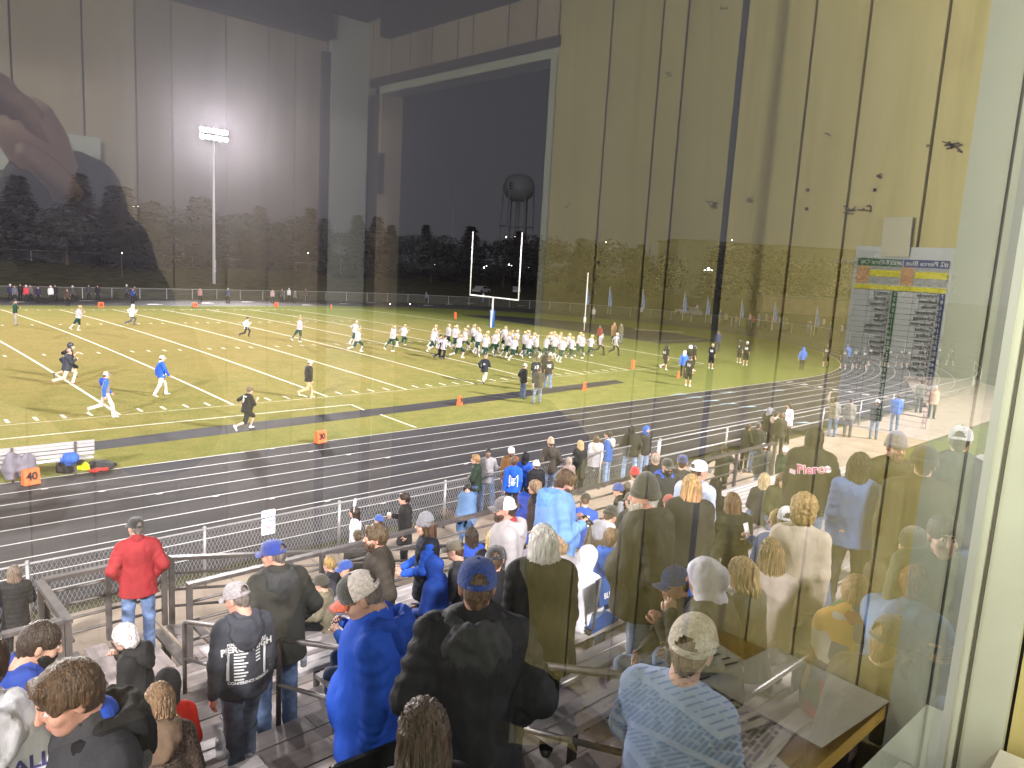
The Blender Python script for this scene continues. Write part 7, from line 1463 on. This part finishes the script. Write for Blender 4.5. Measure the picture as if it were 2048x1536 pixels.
# ================================================================ GEAR AND CLUTTER
sp = at_y(537, 1040, FY-0.05); t = thing('no_smoking_sign', 'white no smoking sign fixed to the chain link fence', 'sign', (sp[0], FY-0.045, sp[2]-.32))
mb = MB()
w, h, c = .155, .27, .03; poly = []
for cx_, cz_, a0 in ((w-c, h-c, 0), (-w+c, h-c, 90), (-w+c, -h+c, 180), (w-c, -h+c, 270)):
    for k in range(5): a = R(a0+k*22.5); poly.append((cx_+c*math.cos(a), 0, cz_+c*math.sin(a)+h))
mb.prism(poly, (0, 0, 0), (0, .004, 0)); mb.build('plate', mat('sign_white', (.76, .76, .80), .4), t)
RX = Matrix.Rotation(R(90), 4, 'X'); M_sg = mat('sign_blue', (.05, .06, .16), .5)
for s_, z in (('NO', .455), ('SMOKING', .37), ('ALLOWED', .285)): text_obj(s_, 'lettering', M_sg, .075, Matrix.Translation((0, -.003, z)) @ RX, t, bold=.002, spacing=1.05)
mb = MB(); mb.tube([(.055*math.cos(a), -.004, .16+.055*math.sin(a)) for a in np.linspace(0, 6.283, 25)], .006, 5); mb.tube([(-.038, -.004, .198), (.038, -.004, .122)], .005, 5); mb.build('ring', mat('sign_red', (.50, .05, .07), .5), t); mb = MB(); mb.box((0, -.003, .16), (.07, .003, .014)); mb.build('cigarette', M_sg, t)
# gear round the team bench
def cloth_heap(name, label, cat, loc, r, col, flat=.5, seed=1, col2=None, kind='jacket'):
    rr = random.Random(seed); F = Field((-r*1.5, -r*1.5, -.02), (r*1.5, r*1.5, r*1.6), r/11)
    for _ in range(7): F.ell((rr.uniform(-.6, .6)*r, rr.uniform(-.45, .45)*r, rr.uniform(.1, .4)*r*flat), (rr.uniform(.3, .6)*r, rr.uniform(.25, .5)*r, rr.uniform(.25, .5)*r*flat), np.array(Matrix.Rotation(rr.uniform(0, 3), 3, 'Z')), k=r*.2)
    V, Q = F.mesh(); V = relax(V, Q, 1); V = V+vnorm(V, Q)*(r*.06*nz3(V, 5/r, seed))[:, None]; o = link(name, np_mesh(name, V, Q, [cloth_m(col, kind, col2)])); o.location = loc; return tag(o, label, cat)
q = at_z(142, 940, 0); cloth_heap('gear_bag', 'black gear bag slumped beside the team bench', 'bag', (q[0], q[1]-.1, 0), .42, (.02, .02, .025), 1.3, 2)
q = at_z(163, 938, 0); cloth_heap('bib', 'neon yellow bib heap beside the black gear bag', 'bib', (q[0], q[1], 0), .30, (.75, .80, .02), .8, 3)
q = at_z(208, 936, 0); cloth_heap('jacket_heap', 'black and red jackets dropped on the grass by the track', 'clothes', (q[0], q[1], 0), .50, (.03, .03, .035), .55, 4)
q = at_z(198, 941, 0); cloth_heap('red_jacket', 'dark red jacket lying under the black ones by the track', 'clothes', (q[0], q[1], 0), .34, (.30, .035, .03), .4, 6)
q = at_z(140, 918, 0.5); cloth_heap('towel', 'blue and white towel hanging at the end of the team bench', 'towel', (q[0], q[1], .40), .30, (.03, .10, .42), 1.2, 5)
q = at_z(40, 928, 0.5); cloth_heap('draped_jacket', 'grey jacket draped over the back of the team bench', 'clothes', (q[0]-.05, q[1]-.12, .25), .42, (.15, .14, .17), 2.2, 8)
for u, v, l in ((86, 924, 'white clipboard lying on the seat of the team bench'), (115, 919, 'second white clipboard near the right end of the team bench')):
    q = at_z(u, v, .48); mb = MB(); mb.box((0, 0, .012), (.42, .24, .02), Matrix.Rotation(R(8), 3, 'Z')); o = mb.build('clipboard', M_paper); o.location = (q[0], q[1], .475); tag(o, l, 'clipboard')
# bottles on the benches
M_pet = veil_mat('clear_plastic', (.75, .78, .80), .35); M_cola = mat('cola', (.02, .008, .005), .15)
def bottle(u, v, k, label, fill=None):
    z = rowz(k)+.43; q = at_z(u, v, z); t = thing('drink_bottle', label, 'bottle', (q[0], q[1], z))
    pf = [(0, 0), (.030, .001), (.033, .012), (.031, .03), (.033, .05), (.031, .09), (.033, .12), (.032, .14), (.022, .175), (.013, .195), (.013, .21)]; mb = MB(); mb.lathe(pf, 16); mb.build('body', M_pet, t, smooth=True)
    if fill: mb = MB(); mb.lathe([(0, .003), (.029, .003), (.0295, .02), (.029, .085), (0, .085)], 14); mb.build('drink', fill, t, smooth=True)
    mb = MB(); mb.lathe([(.034, .075), (.034, .115)], 16); mb.build('wrapper', mat('bottle_label', (.45, .46, .55), .5), t); mb = MB(); mb.lathe([(.0145, .205), (.0145, .225), (0, .225)], 12); mb.build('lid', M_white, t)
bottle(607, 1332, 4, 'cola bottle standing on the bench end by the aisle', M_cola); bottle(441, 1515, 6, 'clear water bottle standing on the left bench end')
# folding stadium seats clamped on the benches
def stadium_seat(u, v, k, label, col, rz=0.0, txt=None):
    z = rowz(k)+.44; q = at_z(u, v, z); t = thing('stadium_seat', label, 'seat', (q[0], rowy(k)-.2, z), rz)
    mb = MB(); mb.box((0, .05, .03), (.46, .40, .05)); mb.build('seat', cloth_m(col), t); mb = MB(); mb.box((0, -.19, .44), (.46, .035, .26), Matrix.Rotation(R(-8), 3, 'X')); bk = mb.build('backrest', cloth_m(col), t)
    for sx in (-.23, .23): mb = MB(); mb.tube([(sx, .22, .02), (sx, -.14, .02), (sx, -.17, .08), (sx, -.21, .60)], .012, 8); mb.build('frame_tube', M_rail, t, smooth=True)
    if txt: text_obj(txt, 'print', M_prw, .075, Matrix.Translation((0, -.220, .40)) @ Matrix.Rotation(R(82), 4, 'X'), bk, bold=.002)
    return t
st = stadium_seat(1195, 1250, 6, 'blue folding stadium seat printed with team name and bird', (.02, .075, .26), R(4), 'BLUEJAYS')
mb = MB(); mb.tube([(-.03, -.232, .46), (-.01, -.236, .52), (.02, -.238, .55), (.05, -.234, .51), (.03, -.232, .47), (0, -.230, .455), (-.05, -.23, .45)], .0045, 5); mb.tube([(.02, -.238, .55), (.0, -.24, .575)], .004, 5); mb.tube([(.05, -.234, .51), (.075, -.234, .50)], .004, 5); mb.build('bird_outline', M_prw, st)
stadium_seat(1335, 1215, 7, 'blue folding stadium seat on the bench in front of the white hood', (.03, .10, .38), R(-5)); stadium_seat(560, 1505, 8, 'black folding stadium seat behind the maroon jacket', (.02, .02, .022), R(-4))
q = at_z(1165, 1215, rowz(5)+.5); cloth_heap('orange_bag', 'bright orange bag stuffed beside the printed stadium seat', 'bag', q, .16, (.75, .20, .03), 1.0, 11)
q = at_z(1722, 1275, rowz(9)+.43); cloth_heap('snack_bag', 'blue patterned snack bag lying on the upper bench', 'bag', q, .16, (.03, .12, .42), .5, 12, (.5, .5, .55))
q = at_z(1690, 1260, rowz(9)+.2); cloth_heap('blanket_heap', 'dark red fringed blanket hanging off the upper bench', 'blanket', q, .28, (.10, .012, .03), 1.0, 13)
for (u, v, k, l) in ((1445, 1075, 6, 'white towel hanging on the bench beside the ribbed puffer jacket'), (1540, 1310, 9, 'folded white papers lying at the edge of the upper bench')):
    q = at_z(u, v, rowz(k)+.43); cloth_heap('white_cloth', l, 'cloth', q, .2, (.70, .68, .72), .7, k)
q = at_z(1075, 1420, rowz(8)+.3); cloth_heap('plastic_bag', 'crumpled white plastic bag in the hand of the man in the rain jacket', 'bag', q, .14, (.72, .74, .70), 1.4, 21)
# ================================================================ NIGHT HAZE: one closed box of thin air, added for the bloom round the lamps
mb = MB(); mb.box((35, 110, 22.5), (620, 470, 47.1)); hz = mb.build('haze', []); tag(hz, kind='stuff')
m = bpy.data.materials.new('haze'); m.use_nodes = True; nt = m.node_tree; nt.nodes.clear(); out = N(nt, 'ShaderNodeOutputMaterial'); pv = N(nt, 'ShaderNodeVolumePrincipled')
pv.inputs['Color'].default_value = (.86, .82, .92, 1); pv.inputs['Density'].default_value = 0.00013; pv.inputs['Anisotropy'].default_value = 0.88
nt.links.new(pv.outputs[0], out.inputs['Volume']); hz.data.materials.append(m)
S.cycles.volume_bounces = 0
